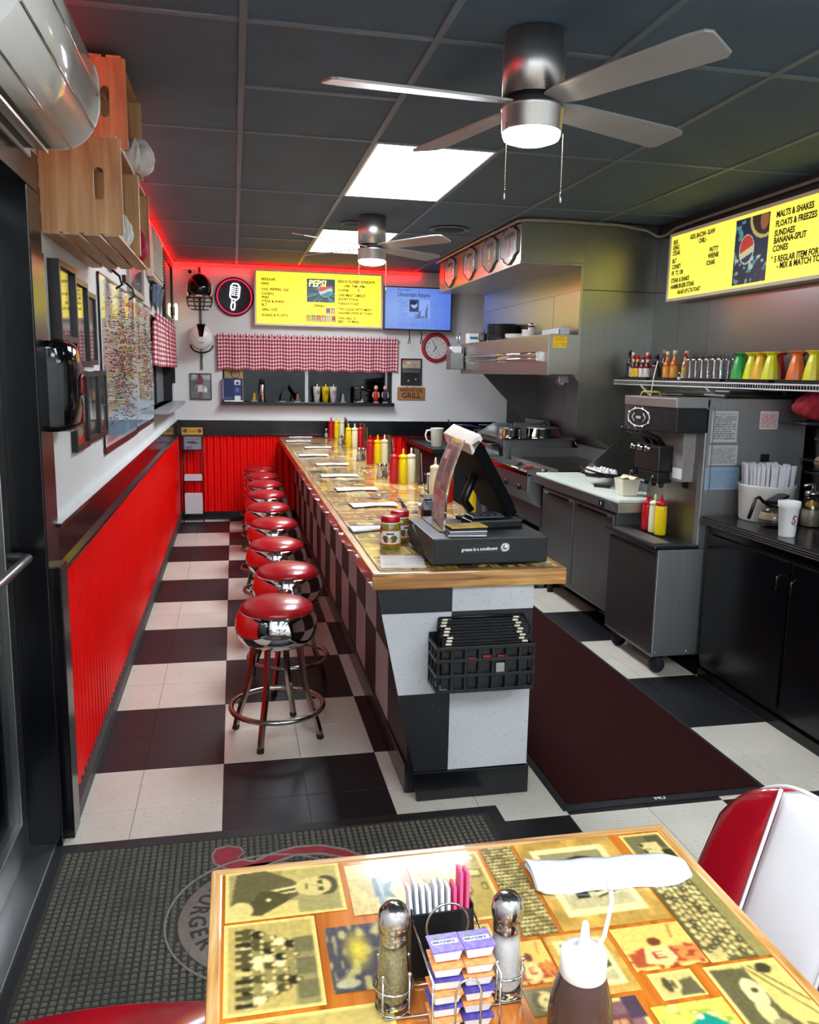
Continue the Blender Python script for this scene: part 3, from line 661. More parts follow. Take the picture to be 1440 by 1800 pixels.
# cash drawer
cd = thing('cash_drawer', 'black metal cash drawer on the counter end', 'cash drawer', (.748, -.372, CT))
MB().box(0, .434, 0, .41, .008, .104).build('case', pm('drawer_black', '#1b1d1f', .42, var=.1, scale=30), cd, bevel=.004)
B(.006, .428, -.003, .0, .014, .1).build('drawer_front', pm('drawer_front_black', '#121315', .4), cd, bevel=.001)
for a in (.03, .4):
    for b_ in (.03, .38): MB().cyl(.012, 0, .009, (a, b_), 12).build('foot', M_blackm, cd)
p = Pic(56, 14, '#141416'); p.ell(.885, .5, .082, .36, '#c9cacb').ell(.885, .5, .05, .2, '#5b5d60').ell(.90, .56, .025, .12, '#e8e8e8')
sk = p.build('bumper_sticker', M_picg, (.10, -.0036, .045), (.19, 0, .004), (0, 0, .038), cd)
letter(sk, M_inkw, basis((.106, -.0042, .057), (1, 0, .02), (0, 0, 1)), [('grease is a condiment', 0, 0, .0165, .93)], bold=.028)
MB().tube([(-.004, .30, .1), (-.03, .2, .115), (-.034, .1, .09), (-.02, .06, .03), (.0, .1, .006)], .004, 8).build('cable', M_blackm, cd)
# menu stand, papers, keypad on the drawer
dz = CT+.1045
ms = thing('menu_stand', 'clear acrylic stand with a reddish printed menu', 'menu stand', (0, 0, 0))
p = Pic(60, 90, '#a98a86'); p.grain(.15, 8); p.rect(.08, .45, .5, .96, '#8d4b47').rect(.5, .92, .42, .95, '#7a5646').ell(.7, .75, .16, .14, '#5a2f20').ell(.7, .55, .16, .1, '#a5583a').ell(.26, .62, .12, .1, '#6b4a2c').textlines(.08, .9, .04, .4, 16, '#6f3c40', .6).rect(.14, .4, .78, .9, '#c9b0ae')
def cardmap(u, v): 
    bl, br_, tr_, tl = Vector((.842, .045, dz+.012)), Vector((.815, -.255, dz+.006)), Vector((.915, -.125, dz+.318)), Vector((.918, .09, dz+.31))
    q = (bl*(1-u)+br_*u)*(1-v)+(tl*(1-u)+tr_*u)*v; return q+Vector((-.02*math.sin(v*PI)*1.0, 0, 0))
c = p.build('printed_menu', M_picg, (0, 0, 0), (1, 0, 0), (0, 1, 0), ms); me = c.data; co = np.zeros(len(me.vertices)*3); me.vertices.foreach_get('co', co); co = co.reshape(-1, 3)
me.vertices.foreach_set('co', np.array([cardmap(a, b) for a, b, _ in co]).ravel()); me.update()
MB().grid(lambda u, v: tuple(cardmap(u*1.04-.02, v*1.06-.02)+Vector((.003, 0, 0))), 8, 10, True, (.003, 0, 0)).build('acrylic_back', pm('acrylic', '#f2f4f4', .05, trans=.95), ms)
MB().box(.80, .87, -.26, .06, dz, dz+.005).build('acrylic_foot', pm('acrylic', '#f2f4f4', .05, trans=.95), ms, bevel=.001)
pp = thing('paper_stack', 'stack of printed slips on the cash drawer', 'papers', (.885, -.312, dz))
for q in range(5): MB().tf(TM((0, 0, .004+.0075*q), .05*q-.1)).box(-.07, .07, -.042, .042, -.002, .002).build('slip', (M_paper, pm('grey_card', '#77787c', .5), M_paper, M_blackp, pm('yellow_card', '#b39325', .5))[q], pp)
ky = thing('card_reader', 'black card reader keypad lying on the cash drawer', 'card reader', (1.03, -.165, dz), .12)
MB().box(-.11, .11, -.05, .05, 0, .035).box(-.1, .04, -.04, .04, .035, .05).build('case', M_blackp, ky, bevel=.008)
for a in range(3):
    for b_ in range(4): B(-.085+.03*b_, -.063+.03*b_, -.03+.022*a, -.014+.022*a, .05, .054).build('key', pm('key_grey', '#3a3b3d', .4), ky)
MB().tube([(.1, 0, .02), (.16, .03, .02), (.17, .09, .004), (.12, .12, .004)], .003, 6).build('cable', M_blackm, ky)
# till monitor, tilted back, its screen towards the kitchen
mo = thing('till_monitor', 'black till monitor with white top tilted toward the kitchen', 'monitor', (0, 0, 0))
a, b_, c, d = Vector((.965, -.06, 1.285)), Vector((.95, .30, 1.305)), Vector((1.13, .32, .985)), Vector((1.135, -.06, dz+.012))
n = (b_-a).cross(d-a).normalized(); n = n if n.x > 0 else -n
vs = [a, b_, c, d]+[q+n*.045 for q in (a, b_, c, d)]
MB().add(vs, [(0, 1, 2, 3), (7, 6, 5, 4), (0, 4, 5, 1), (1, 5, 6, 2), (2, 6, 7, 3), (3, 7, 4, 0)]).build('housing', pm('monitor_black', '#08090a', .8, spec=.08), mo, bevel=.006)
e = (d-a).normalized(); vs = [q+o*1.0 for q, o in ((a, -n*.004), (b_, -n*.004), (b_+e*.045, -n*.012), (a+e*.045, -n*.012))]; vs += [a+n*.055-e*.012, b_+n*.055-e*.012, b_+n*.055+e*.01, a+n*.055+e*.01]
MB().add(vs, [(0, 1, 2, 3), (7, 6, 5, 4), (0, 4, 5, 1), (1, 5, 6, 2), (2, 6, 7, 3), (3, 7, 4, 0)]).build('top_cap', pm('cream_plastic', '#d8cfc0', .4), mo, bevel=.004)
vs = [a+n*.046+e*.03, b_+n*.046+e*.03, c+n*.046-e*.03, d+n*.046-e*.03]; MB().add(vs, [(0, 1, 2, 3)]).build('screen', pm('screen_dark', '#10161c', .1, emit=.05), mo)
MB().tube([tuple((a+d)/2+(b_-a)*.5+n*.0), (1.0, .13, dz+.06), (1.03, .13, dz+.012)], .02, 10).box(.94, 1.1, .0, .035+.0, dz, dz+.012).build('stand', M_blackp, mo)
# napkin dispenser
nd = thing('napkin_dispenser', 'chrome tabletop napkin dispenser behind the cash drawer', 'napkin dispenser', (.83, .2, CT), -.05)
MB().box(-.0, .105, -.055, .055, 0, .165).build('case', pm('dispenser_steel', '#8f8d8c', .16, 1.0, var=.05), nd, bevel=.008)
MB().box(-.003, .0, -.045, .045, .03, .15).box(-.006, .111, -.06, .06, 0, .01).box(-.002, .107, -.057, .057, .158, .17).build('face_plate', M_chrome, nd, bevel=.002)
MB().tf(TM((.052, -.056, .055), 0, PI/2)).lathe([(0, -.004), (.012, -.002), (.014, .004), (.0, .008)], 14).build('knob', M_metal_cap, nd)
# purple flower beside the dispenser
fw_ = thing('purple_flower', 'purple paper daisy beside the napkin dispenser', 'flower', (.80, .37, CT))
MB().tube([(0, 0, 0), (-.003, 0, .06), (-.012, 0, .105)], .003, 6).build('stem', pm('stem_green', '#3f5a28', .6), fw_)
MB().lathe([(.022, 0), (.024, .03), (.018, .035)], 12).build('pot', pm('dark_pot', '#2b2026', .5), fw_)
mp = pm('purple_petal', '#6b4a9c', .6, var=.25, scale=60)
for q in range(16):
    a = 2*PI*q/16; MB().tf(TM((-.012, 0, .108)) @ Matrix.Rotation(1.0, 4, 'Y') @ Matrix.Rotation(a, 4, 'Z')).grid(lambda u, v: (.006+.038*u, (v-.5)*.014*math.sin(PI*min(1, u*.9+.12)), .006*math.sin(u*PI)-.01*u*(q % 2)), 5, 2, True, (0, 0, .0008)).build('petal', mp, fw_)
MB().ball((-.014, 0, .112), .008, 8, 6).build('flower_centre', pm('flower_yellow', '#7a5a86', .7), fw_)
# bottles behind the till
squeeze('squeeze_bottle', 'red ketchup squeeze bottle standing behind the till monitor', (1.19, 1.12, CT), M_ket, M_ket, 'condiment bottles on the counter', h=.163, r=.03)
squeeze('squeeze_bottle', 'yellow mustard squeeze bottle, shorter, behind the till monitor', (1.2, .72, CT), M_must, M_must, 'condiment bottles on the counter', h=.12, r=.03)
squeeze('squeeze_bottle', 'cream squeeze bottle standing behind the till monitor', (1.125, 1.15, CT), M_mayo, M_mayo, 'condiment bottles on the counter', h=.175, r=.03)
wb = thing('caddy_basket', 'black wire basket with white slips at the counter edge', 'basket', (1.19, 1.5, CT))
MB().tube([(-.035, -.05, .1), (.035, -.05, .1), (.035, .05, .1), (-.035, .05, .1)], .003, 6, True).tube([(-.03, -.045, .003), (.03, -.045, .003), (.03, .045, .003), (-.03, .045, .003)], .003, 6, True).tube([(-.035, -.05, .1), (-.03, -.045, 0)], .0025).tube([(.035, -.05, .1), (.03, -.045, 0)], .0025).tube([(.035, .05, .1), (.03, .045, 0)], .0025).tube([(-.035, .05, .1), (-.03, .045, 0)], .0025).build('wire_frame', M_blackp, wb)
for q in range(3): B(-.026, .026, -.03+.02*q, -.024+.02*q, .004, .11).build('slip', M_paper, wb)

# ================================================================ plastic basket of papers on the counter end
bk = thing('wall_basket', 'black plastic lattice basket fixed to the tiled counter end', 'basket', (0.705, CYE, 0.462))
mb = MB()
bx0, bx1, bz0, bz1, dep = .03, .375, .0, .165, .13
for q in range(8):
    x = bx0+(bx1-bx0)*q/7; mb.box(x-.006, x+.006, -dep, -dep+.006, bz0, bz1)
    mb.box(x-.006, x+.006, -dep, -.002, bz0, bz0+.005)
for z in (0, .055, .11, .155): mb.box(bx0-.006, bx1+.006, -dep-.001, -dep+.007, z, z+.012)
for sx_ in (bx0, bx1):
    for q in range(4): y = -dep+dep*q/3.2; mb.box(sx_-.006, sx_, y, y+.008, bz0, bz1)
    for z in (0, .055, .11, .155): mb.box(sx_-.007, sx_+.001, -dep, -.002, z, z+.012)
mb.box(bx0-.006, bx1+.006, -.008, -.0, bz0, bz1+.02).build('lattice', M_blackp, bk, bevel=.0015)
mb = MB().tube([(bx0+.03, -.006, .235), (bx0+.03, -.006, .2), (bx0+.03, -.12, .15)], .004, 6).tube([(bx1, -.006, .235), (bx1+.01, -.06, .2), (bx1-.03, -.115, .165)], .004, 6).tube([(bx0+.03, -.006, .235), (bx1, -.006, .235)], .004, 6)
mb.build('hanger_wire', M_blackp, bk)
pg = thing('menu_folders', 'black menu folders with white corner clips standing in the basket', 'menus', (0.705, CYE, 0.462))
for q in range(9):
    y = -.116+.0125*q; z1 = .172+.0072*q
    fo = MB().box(.045+.004*(q % 3), .36-.004*((q+1) % 3), y, y+.006, .012, z1).build('folder', M_blackp, pg)
    mb = MB()
    for x in (.058+.006*(q % 3), .335-.008*(q % 2)): B(x, x+.02, y-.001, y+.007, z1-.002, z1+.003).build('corner_clip', pm('cream_clip', '#d5cbb5', .4), fo)
for q, (x, z) in enumerate(((.13, .105), (.19, .11), (.245, .108))): MB().box(x, x+.035, -.1235, -.1215, z, z+.02).build('red_tab', pm('tab_red', '#8d1420', .5), pg)
MB().box(.24, .28, -.1235, -.1215, .06, .1).build('grey_tab', pm('tab_grey', '#8b8a86', .5), pg)
# ================================================================ dining table in front
TZ = 0.75; TX0, TX1, TY1, TY0 = 0.015, 0.816, -1.905, -3.02
tb_ = thing('dining_table', 'dining table with oak rim and coated old photographs', 'table', (0, 0, 0))
M_topbase = wood('orange_stain', '#8a4310', '#b8681f', '#c97a2a', 'Y', 4, 0.16, 0.5)
M_rim = wood('table_rim', '#7a4c1c', '#b98646', '#d9bb8a', 'Y', 7, 0.35, 0.3); M_rimx = wood('table_rim_x', '#80501f', '#c0935a', '#dcc39a', 'X', 7, 0.35, 0.3)
B(TX0+.012, TX1-.012, TY0, TY1-.012, TZ-.034, TZ-.0008).build('tabletop', M_topbase, tb_)
MB().box(TX0, TX0+.02, TY0, TY1, TZ-.036, TZ).build('rim', M_rim, tb_, bevel=.005)
MB().box(TX1-.02, TX1, TY0, TY1, TZ-.036, TZ).build('rim', M_rim, tb_, bevel=.005)
MB().box(TX0+.003, TX1-.001, TY1-.019, TY1+.0005, TZ-.0365, TZ+.0004).build('rim', M_rimx, tb_, bevel=.005)
MB().lathe([(.28, 0), (.28, .012), (.06, .045), (.04, .09), (.04, TZ-.07), (.16, TZ-.05), (.16, TZ-.034)], 28, (.42, -2.5, 0)).build('pedestal', M_blackm, tb_)
SEP = '#dcbf6c'
def photo(x0, x1, y1, y0, kind, seed=0):
    """one old photograph under the coating; picture drawn in table directions (x right, y away)"""
    rg = np.random.default_rng(seed+11); res = 0.0016; w, h = int((x1-x0)/res), int((y1-y0)/res)
    p = Pic(max(12, w), max(12, h), SEP); e = .007; ex, ey = e/(x1-x0), e/(y1-y0)
    D, Mi, Li = '#4d4628', '#8a7c46', '#d8bf72'
    if kind == 'portrait':
        p.rect(ex, 1-ex, ey, 1-ey, '#9a8d55'); p.rect(.5, 1-ex, .6, 1-ey, '#b3a15c'); p.rect(ex, .6, ey, .3, '#cdb466')
        p.poly([(.04, .2), (.1, .95), (.35, .98), (.58, .72), (.66, .55), (.6, .38), (.3, .12)], '#5f5634'); p.poly([(.12, .1), (.3, .55), (.55, .5), (.52, .3), (.3, .08)], '#4d4628')
        p.poly([(.38, .55), (.66, .62), (.66, .48), (.5, .45)], '#d9c47a'); p.line(.46, .5, .6, .53, .02, '#3f3a24')
        p.ell(.76, .55, .17, .19, '#c9b36a'); p.ell(.86, .55, .1, .2, '#4d4628'); p.ell(.775, .54, .13, .17, '#cbb66e')
        for yy in (.48, .62): p.ell(.80, yy, .015, .035, '#4b4528'); p.line(.825, yy-.04, .825, yy+.04, .01, '#4b4528')
        p.line(.79, .55, .74, .56, .008, '#8b7a48'); p.line(.69, .5, .69, .61, .008, '#6b5d38'); p.ell(.13, .2, .1, .17, '#cdb76c'); p.ell(.36, .36, .02, .035, '#e2cf8c')
    elif kind == 'group':
        p.rect(ex, 1-ex, ey, 1-ey, '#b39c55'); p.rect(.72, 1-ex, ey, .75, '#8d8150')
        for cc in range(5):
            n = 13-2*cc
            for r in range(n):
                xx = .2+.115*cc; yy = .06+.84*(r+.5+.25*rg.random())/n*(1-.1*cc)+.04*cc
                p.ell(xx+.05, yy, .07, .045, rg.choice([D, '#d9c98f', '#8a7c46', '#2f2b1a'])); p.ell(xx+.1, yy, .035, .03, '#3d3722'); p.ell(xx+.09, yy, .026, .024, '#d8bd78')
        for r in range(11): p.rect(.12, .3, .07+.08*r, .115+.08*r, rg.choice([D, '#332f1d', '#c9b06a']))
        for r in range(3): p.rect(.74, .95, .1+.24*r, .28+.24*r, '#6d6640')
    elif kind == 'team':
        p.rect(0, 1, 0, 1, '#5b5433'); p.rect(.8, 1, 0, 1, '#8b8047'); p.rect(0, .3, 0, .12, '#c5ae67')
        for cc in range(7):
            for r in range(15):
                xx = .12+.1*cc; yy = .05+.06*r+.02*(cc % 2)
                p.ell(xx, yy, .05, .026, rg.choice(['#d6bf76', '#c9b06a', '#4d4628', '#b9a35f'])); p.ell(xx+.02, yy, .022, .017, '#3a3520'); p.ell(xx+.014, yy, .017, .013, '#d8bf7c')
    elif kind == 'crowd':
        p.rect(0, 1, 0, 1, '#6d6338')
        for cc in range(8):
            for r in range(26): xx = (cc+.5*(r % 2))/8+.03; yy = (r+.5)/26; p.ell(xx, yy, .07, .02, rg.choice(['#d8c27c', '#c2ab66', '#8d7d48'])); p.ell(xx, yy-.008, .05, .008, '#3b3521')
    elif kind == 'plane':
        p.a[:] = rgb('#c9bd86'); p.rect(0, .45, 0, .7, '#c6ae72'); p.rect(.5, 1, .55, 1, '#b9bd92'); p.grain(.1, 8)
        p.poly([(.5, .15), (.62, .12), (.66, .6), (.56, .95), (.5, .7)], '#7f8b84'); p.rect(.46, .55, .3, .68, '#5b6a73'); p.poly([(.6, .3), (.82, .25), (.72, .42), (.85, .6), (.66, .55)], '#68777a'); p.line(.56, .95, .6, .1, .012, '#a7ab8e')
    elif kind == 'cloud':
        p.a[:] = rgb('#4f4a4c'); n = p.smooth_noise(7); p.put(n > .58, '#7b7263'); p.put(n > .72, '#b7a86a'); n2 = p.smooth_noise(14, 5); p.put(n2 > .78, '#cdbb78', .6)
        d = np.hypot((p.X-.5)/.28, (p.Y-.6)/.35); p.a = p.a+np.clip(1-d, 0, 1)[..., None]*(rgb('#d9c03f')-p.a)*1.2; p.ell(.25, .12, .2, .06, '#b8ad84')
    elif kind == 'outdoor':
        p.rect(ex, 1-ex, ey, 1-ey, '#a98f45'); n = p.smooth_noise(9); p.put((n > .55) & (p.X > .08) & (p.X < .92) & (p.Y > .08), '#6c5f33'); p.put((n > .75) & (p.X > .08) & (p.X < .9), '#cbb55e')
        p.ell(.55, .6, .22, .2, '#b08b3c'); p.ell(.52, .7, .12, .1, '#d9c173'); p.ell(.5, .42, .15, .1, '#4f4a2b'); p.ell(.35, .35, .06, .12, '#3f3b24')
    elif kind == 'mount':
        p.a[:] = rgb('#bb9244'); p.grain(.18, 7); p.rect(.12, .86, .13, .9, '#e2cf8e'); p.rect(.18, .8, .2, .84, '#8d8358'); p.rect(.18, .8, .2, .42, '#b5a878'); p.ell(.55, .66, .2, .12, '#3a3624'); p.rect(.3, .42, .3, .4, '#2e2b1d')
        for r in range(6): p.line(.5, .3+.03*r, .78, .38+.02*r, .01, rg.choice([D, '#e0cf96']))
    elif kind == 'pair':
        p.rect(ex, 1-ex, ey, 1-ey, '#6f6740'); p.rect(.55, .92, .5, .88, '#554e30')
        for cy in (.35, .58): p.ell(.38, cy, .1, .1, '#d8c483'); p.ell(.34, cy+.03, .05, .07, D); p.poly([(.42, cy-.12), (.75, cy-.14), (.75, cy+.1), (.45, cy+.1)], '#cdb976')
        p.rect(.7, .93, .12, .4, '#37331f')
    elif kind == 'ered':
        p.a[:] = rgb('#dfb45c'); p.rect(.45, 1, .1, .45, '#c47a3a'); p.rect(.05, .4, .1, .4, '#a14a2c'); n = p.smooth_noise(14); p.put((n > .62) & (p.Y < .5), '#a0402a')
        p.poly([(.2, .15), (.3, .5), (.6, .5), (.65, .2), (.5, .05)], '#e3c27a'); p.rect(.36, .52, .22, .25, '#9c4030'); p.rect(.36, .39, .22, .38, '#9c4030'); p.rect(.36, .5, .36, .38, '#9c4030'); p.rect(.36, .48, .29, .31, '#9c4030'); p.ell(.48, .6, .09, .1, '#6a3a22'); p.line(.75, .65, .82, .95, .015, '#b4702f')
    elif kind == 'man':
        p.rect(ex, 1-ex, ey, 1-ey, '#c3ab62'); p.poly([(.45, .1), (.95, .08), (.9, .7), (.55, .62)], '#5d5637'); p.ell(.42, .52, .16, .28, '#cdb573'); p.ell(.3, .52, .09, .27, '#4d4628'); p.line(.44, .4, .44, .64, .03, '#5f5534')
    elif kind == 'girl':
        p.a[:] = rgb('#6f6540'); p.ell(.5, .5, .32, .36, '#c9b472'); p.ell(.35, .55, .2, .3, '#5b5132'); p.ell(.55, .48, .24, .28, '#d2bd7c'); p.ell(.52, .55, .03, .04, D); p.ell(.62, .48, .03, .04, D)
    elif kind == 'car':
        p.rect(ex, 1-ex, ey, 1-ey, '#c8b060'); p.poly([(.06, .95), (.5, .93), (.55, .45), (.8, .06), (.06, .06)], '#5c5536'); p.ell(.4, .66, .13, .16, '#d9c684'); p.ell(.36, .45, .1, .14, '#cbb878'); p.ell(.42, .68, .05, .03, D)
        p.line(.5, .95, .95, .35, .008, D); p.line(.58, .95, .98, .5, .008, D); p.ell(.75, .9, .1, .06, '#3d3824'); p.ell(.42, .28, .12, .1, '#8f8456'); p.line(.72, .3, .86, .24, .012, D)
    elif kind == 'green':
        p.a[:] = rgb('#c9b84f'); n = p.smooth_noise(10); p.put(n > .5, '#8f9c44'); p.put(n > .7, '#d8c870'); p.poly([(.3, .55), (.65, .75), (.85, .5), (.6, .3), (.35, .35)], '#17806c'); p.ell(.25, .5, .12, .12, '#c7a97c'); p.ell(.7, .35, .12, .1, '#2f8d78'); p.ell(.55, .7, .05, .05, '#e7dcae')
    else:
        p.rect(ex, 1-ex, ey, 1-ey, '#7d5a58'); p.rect(.12, .7, .15, .7, '#6b3f3d'); p.rect(.2, .62, .22, .62, '#b9885a')
        for r in range(3): p.rect(.2, .62, .3+.1*r, .315+.1*r, '#6b3f3d'); p.rect(.33, .35, .22, .62, '#6b3f3d'); p.rect(.48, .5, .22, .62, '#6b3f3d')
        p.rect(.7, 1, .6, 1, '#4a3a44')
    p.blur(2).grain(.06, 30)
    p.build('photograph', M_resin, (x0, y0, TZ+.0003), (x1-x0, 0, 0), (0, y1-y0, 0), tb_)
M_resin = picmat('table_resin_print', 0.14, coat=0.3)
for a in [(.038, .219, -1.922, -2.045, 'portrait'), (.037, .168, -2.05, -2.23, 'group'), (.228, .314, -1.934, -2.062, 'plane'), (.18, .264, -2.082, -2.214, 'cloud'), (.33, .456, -1.93, -2.105, 'outdoor'), (.463, .517, -1.926, -2.153, 'crowd'), (.524, .699, -1.925, -2.153, 'mount'), (.718, .795, -1.93, -2.018, 'pair'),
          (.703, .796, -2.024, -2.252, 'team'), (.591, .701, -2.161, -2.25, 'ered'), (.488, .583, -2.159, -2.281, 'mount'), (.601, .666, -2.256, -2.305, 'man'), (.684, .795, -2.258, -2.42, 'car'), (.577, .68, -2.312, -2.40, 'green'), (.424, .472, -2.253, -2.30, 'girl'), (.49, .568, -2.288, -2.38, 'wall'),
          (.04, .25, -2.238, -2.40, 'group'), (.262, .335, -2.29, -2.42, 'girl'), (.345, .42, -2.31, -2.44, 'wall'), (.33, .42, -2.115, -2.19, 'outdoor'), (.426, .484, -2.162, -2.245, 'ered'), (.04, .3, -2.42, -2.6, 'team'), (.32, .55, -2.46, -2.62, 'group'), (.57, .78, -2.44, -2.62, 'car')]: photo(*a, seed=int(a[0]*1000))

# ---------------------------------------------------------------- condiments on the table
def bigshaker(label, loc, fill):
    t = thing('table_shaker', label, 'shaker', loc, group='shakers in the table caddy')
    MB().lathe([(.0195, 0), (.0225, .004), (.0225, .018), (.0195, .06), (.0168, .09), (.0172, .096), (.0155, .096), (.0155, .09), (.0182, .06), (.021, .018), (.0205, .006), (0, .005)], 28).build('glass_body', M_glass, t)
    MB().lathe([(0, .0052), (.0202, .0062), (.0206, .018), (.0179, .06), (.016, .08), (0, .08)], 24).build('contents', fill, t)
    c = MB().lathe([(.0172, .088), (.0182, .09), (.0182, .1), (.0172, .104), (.02, .107), (.021, .118), (.019, .13), (.014, .136), (.006, .1385), (0, .139)], 28).build('cap', M_metal_cap, t)
    mb = MB()
    for i in range(11):
        rr, a = ((0, 0) if i == 0 else (.005, i*2*PI/4) if i < 5 else (.010, i*2*PI/6)); z = .139-rr*rr*20
        mb.lathe([(.0009, z-.001), (.0008, z+.0006)], 6, (rr*math.cos(a), rr*math.sin(a), 0))
    mb.build('pour_holes', M_blackm, c); return t
bigshaker('glass pepper shaker in the table caddy', (.251, -2.245, TZ+.004), M_pepper)
bigshaker('glass salt shaker in the table caddy', (.4, -2.25, TZ+.004), M_salt)
M_wire = pm('caddy_wire', '#c9c7c2', .14, 1.0, var=.05)
wc = thing('condiment_caddy', 'chrome wire condiment caddy on the dining table', 'caddy', (.325, -2.25, TZ))
def ring(cx_, cy_, z, r, a0=0, a1=2*PI, n=24): return [(cx_+r*math.cos(a0+(a1-a0)*i/n), cy_+r*math.sin(a0+(a1-a0)*i/n), z) for i in range(n+(0 if abs(a1-a0-2*PI) < .01 else 1))]
for sx_ in (-.074, .075):
    MB().tube(ring(sx_, .002, .035, .0255), .0016, 6, True).build('shaker_ring', M_wire, wc)
    MB().tube(ring(sx_, .002, .0025, .022), .0016, 6, True).build('shaker_base_ring', M_wire, wc)
    for a in (.6, 2.2, 4.0, 5.4):
        x, y = sx_+.0265*math.cos(a), .002+.0265*math.sin(a)
        MB().tube([(x*.97+sx_*.03, y, .0025), (x, y, .006), (x, y, .058)], .0015, 6).ball((x, y, .06), .0032, 8, 6).build('post', M_wire, wc)
for yy in (-.022, .03): MB().tube([(-.09, yy, .0025), (.09, yy, .0025)], .0016, 6).build('base_wire', M_wire, wc)
for x in (-.04, .045): MB().tube([(x, -.07, .0025), (x, -.07, .085), (x, .085, .085), (x, .085, .0025)], .0016, 6).build('side_frame', M_wire, wc)
MB().tube([(-.04, -.07, .0025), (.045, -.07, .0025)], .0016, 6).tube([(-.04, .085, .0025), (.045, .085, .0025)], .0016, 6).build('base_wire', M_wire, wc)
MB().tube([(-.012, -.0715, .0025), (-.012, -.0715, .07), (-.006, -.0715, .083), (.004, -.0715, .087), (.014, -.0715, .083), (.02, -.0715, .07), (.02, -.0715, .0025)], .0016, 6).build('front_loop', M_wire, wc)
MB().tube([(x, .026, z) for x, _, z in [(.002+.028*math.cos(a), 0, .088+.032*math.sin(a)) for a in np.linspace(-.5, PI+.5, 22)]], .0018, 8).build('handle_loop', M_wire, wc)
sb = thing('sugar_holder', 'black plastic holder of sugar packets behind the jelly', 'packet holder', (.325, -2.2, TZ+.006), rot=(-.12, 0, .0))
MB().box(-.043, .043, -.017, -.0145, 0.02, .088).box(-.043, .043, .0145, .017, 0.02, .1).box(-.043, -.0405, -.017, .017, .02, .095).box(.0405, .043, -.017, .017, .02, .095).box(-.043, .043, -.017, .017, .0, .022).build('box', M_blackp, sb, bevel=.0015)
M_pink = pm('pink_packet', '#e0507e', .5)
for q in range(10):
    m = M_paper if q < 6 else (pm('pale_packet', '#cfcac6', .6) if q == 6 else M_pink)
    MB().tf(TM((-.036+.0078*q, 0, .022), 0, 0, -.08+.012*q)).box(-.0022, .0022, -.0125, .0125, 0, .098+.005*math.sin(q*1.7)+(.012 if q > 7 else 0)).build('sugar_packet', m, sb, bevel=.001)
M_jp = pm('jelly_tub', '#ded9d6', .35); M_purple = pm('jelly_purple', '#6d59b0', .35, var=.45, scale=160); M_orange = pm('jelly_orange', '#d98850', .35, var=.3, scale=120); M_vio = pm('jelly_violet', '#4a3f8c', .35, var=.4, scale=150)
for col_ in range(2):
    for r in range(6):
        lid = M_purple if r == 5 else (M_orange, M_vio, M_orange, M_vio, M_orange)[(r+col_) % 5]
        w = ['bottom', 'second', 'third', 'fourth', 'fifth', 'top'][r]
        t = thing('jelly_packet', 'single-serve jelly tub, %s of the %s stack in the wire caddy' % (w, ('pepper-side', 'salt-side')[col_]), 'jelly packet', (.3065+.0405*col_, -2.292+.002*(r % 2), TZ+.0045+.0186*r), 0, 'jelly packets in the table caddy', rot=(.0 if r < 5 else -.10, 0, .02*(r % 3)-.02))
        MB().add([(-.015, -.013, 0), (.015, -.013, 0), (.015, .013, 0), (-.015, .013, 0), (-.0185, -.0175, .0145), (.0185, -.0175, .0145), (.0185, .0175, .0145), (-.0185, .0175, .0145)], [(3, 2, 1, 0), (4, 5, 6, 7), (0, 1, 5, 4), (1, 2, 6, 5), (2, 3, 7, 6), (3, 0, 4, 7)]).build('tub', M_jp, t, bevel=.002)
        ld = B(-.0198, .0198, -.0185, .0185, .0145, .0165).build('foil_lid', lid, t)
        if r == 5:
            B(-.0165, .0165, -.0035, .005, .0166, .0169).build('label_band', M_jp, ld)
            letter(ld, pm('label_blue', '#3b3c77', .5), basis((-.0155, -.0016, .0171), (1, 0, 0), (0, 1, 0)), [("SMUCKER'S", 0, 0, .006, .92)], bold=.03, depth=.0003)
            B(-.012, -.004, .007, .013, .0166, .0169).build('leaf_print', pm('leaf_green', '#6f8a62', .5), ld)
nb = thing('napkin_roll', 'large white paper napkin sleeve lying on the dining table', 'napkin', (.652, -2.033, TZ+.001), -.06)
def nf(u, v):
    x = (u-.5)*.268; w = .045-.004*math.sin(u*PI)-.022*max(0, (u-.86)/.14)**1.2-.012*max(0, (.06-u)/.06)**2
    return (x, (v-.5)*2*w+.006*max(0, u-.85), .004+.010*math.sin(PI*min(max(v, .02), .98))*(.55+.45*math.sin(PI*u))+.0012*math.sin(23*u+5*v)+.007*max(0, .1-u)*6)
MB().grid(nf, 40, 12, True, (0, 0, -.004)).build('paper_sleeve', M_paper, nb)
MB().grid(lambda u, v: (-.134+.03*u, (v-.5)*.088*(1-.05*u), .0165*(1-u)*math.sin(PI*(.1+.8*v))+.004+.008*math.sin(PI*v)*u+.002), 8, 8, True, (0, 0, -.001)).build('folded_end', M_paper, nb)
sq = thing('syrup_bottle', 'brown syrup squeeze bottle with white cap on the dining table', 'squeeze bottle', (.461, -2.352, TZ))
MB().lathe([(.036, 0), (.039, .006), (.039, .045), (.036, .068), (.031, .088), (.027, .1), (.0245, .108)], 32).build('body', pm('brown_syrup', '#3d2420', .22, var=.2, scale=6, coat=.3), sq)
cp = MB().lathe([(.0268, .1), (.0278, .101), (.0278, .124), (.0265, .128), (.02, .1295), (.008, .133), (.0066, .14), (.0048, .158), (.0038, .165), (.0028, .167), (0, .167)], 32).build('cap', M_whitep, sq)
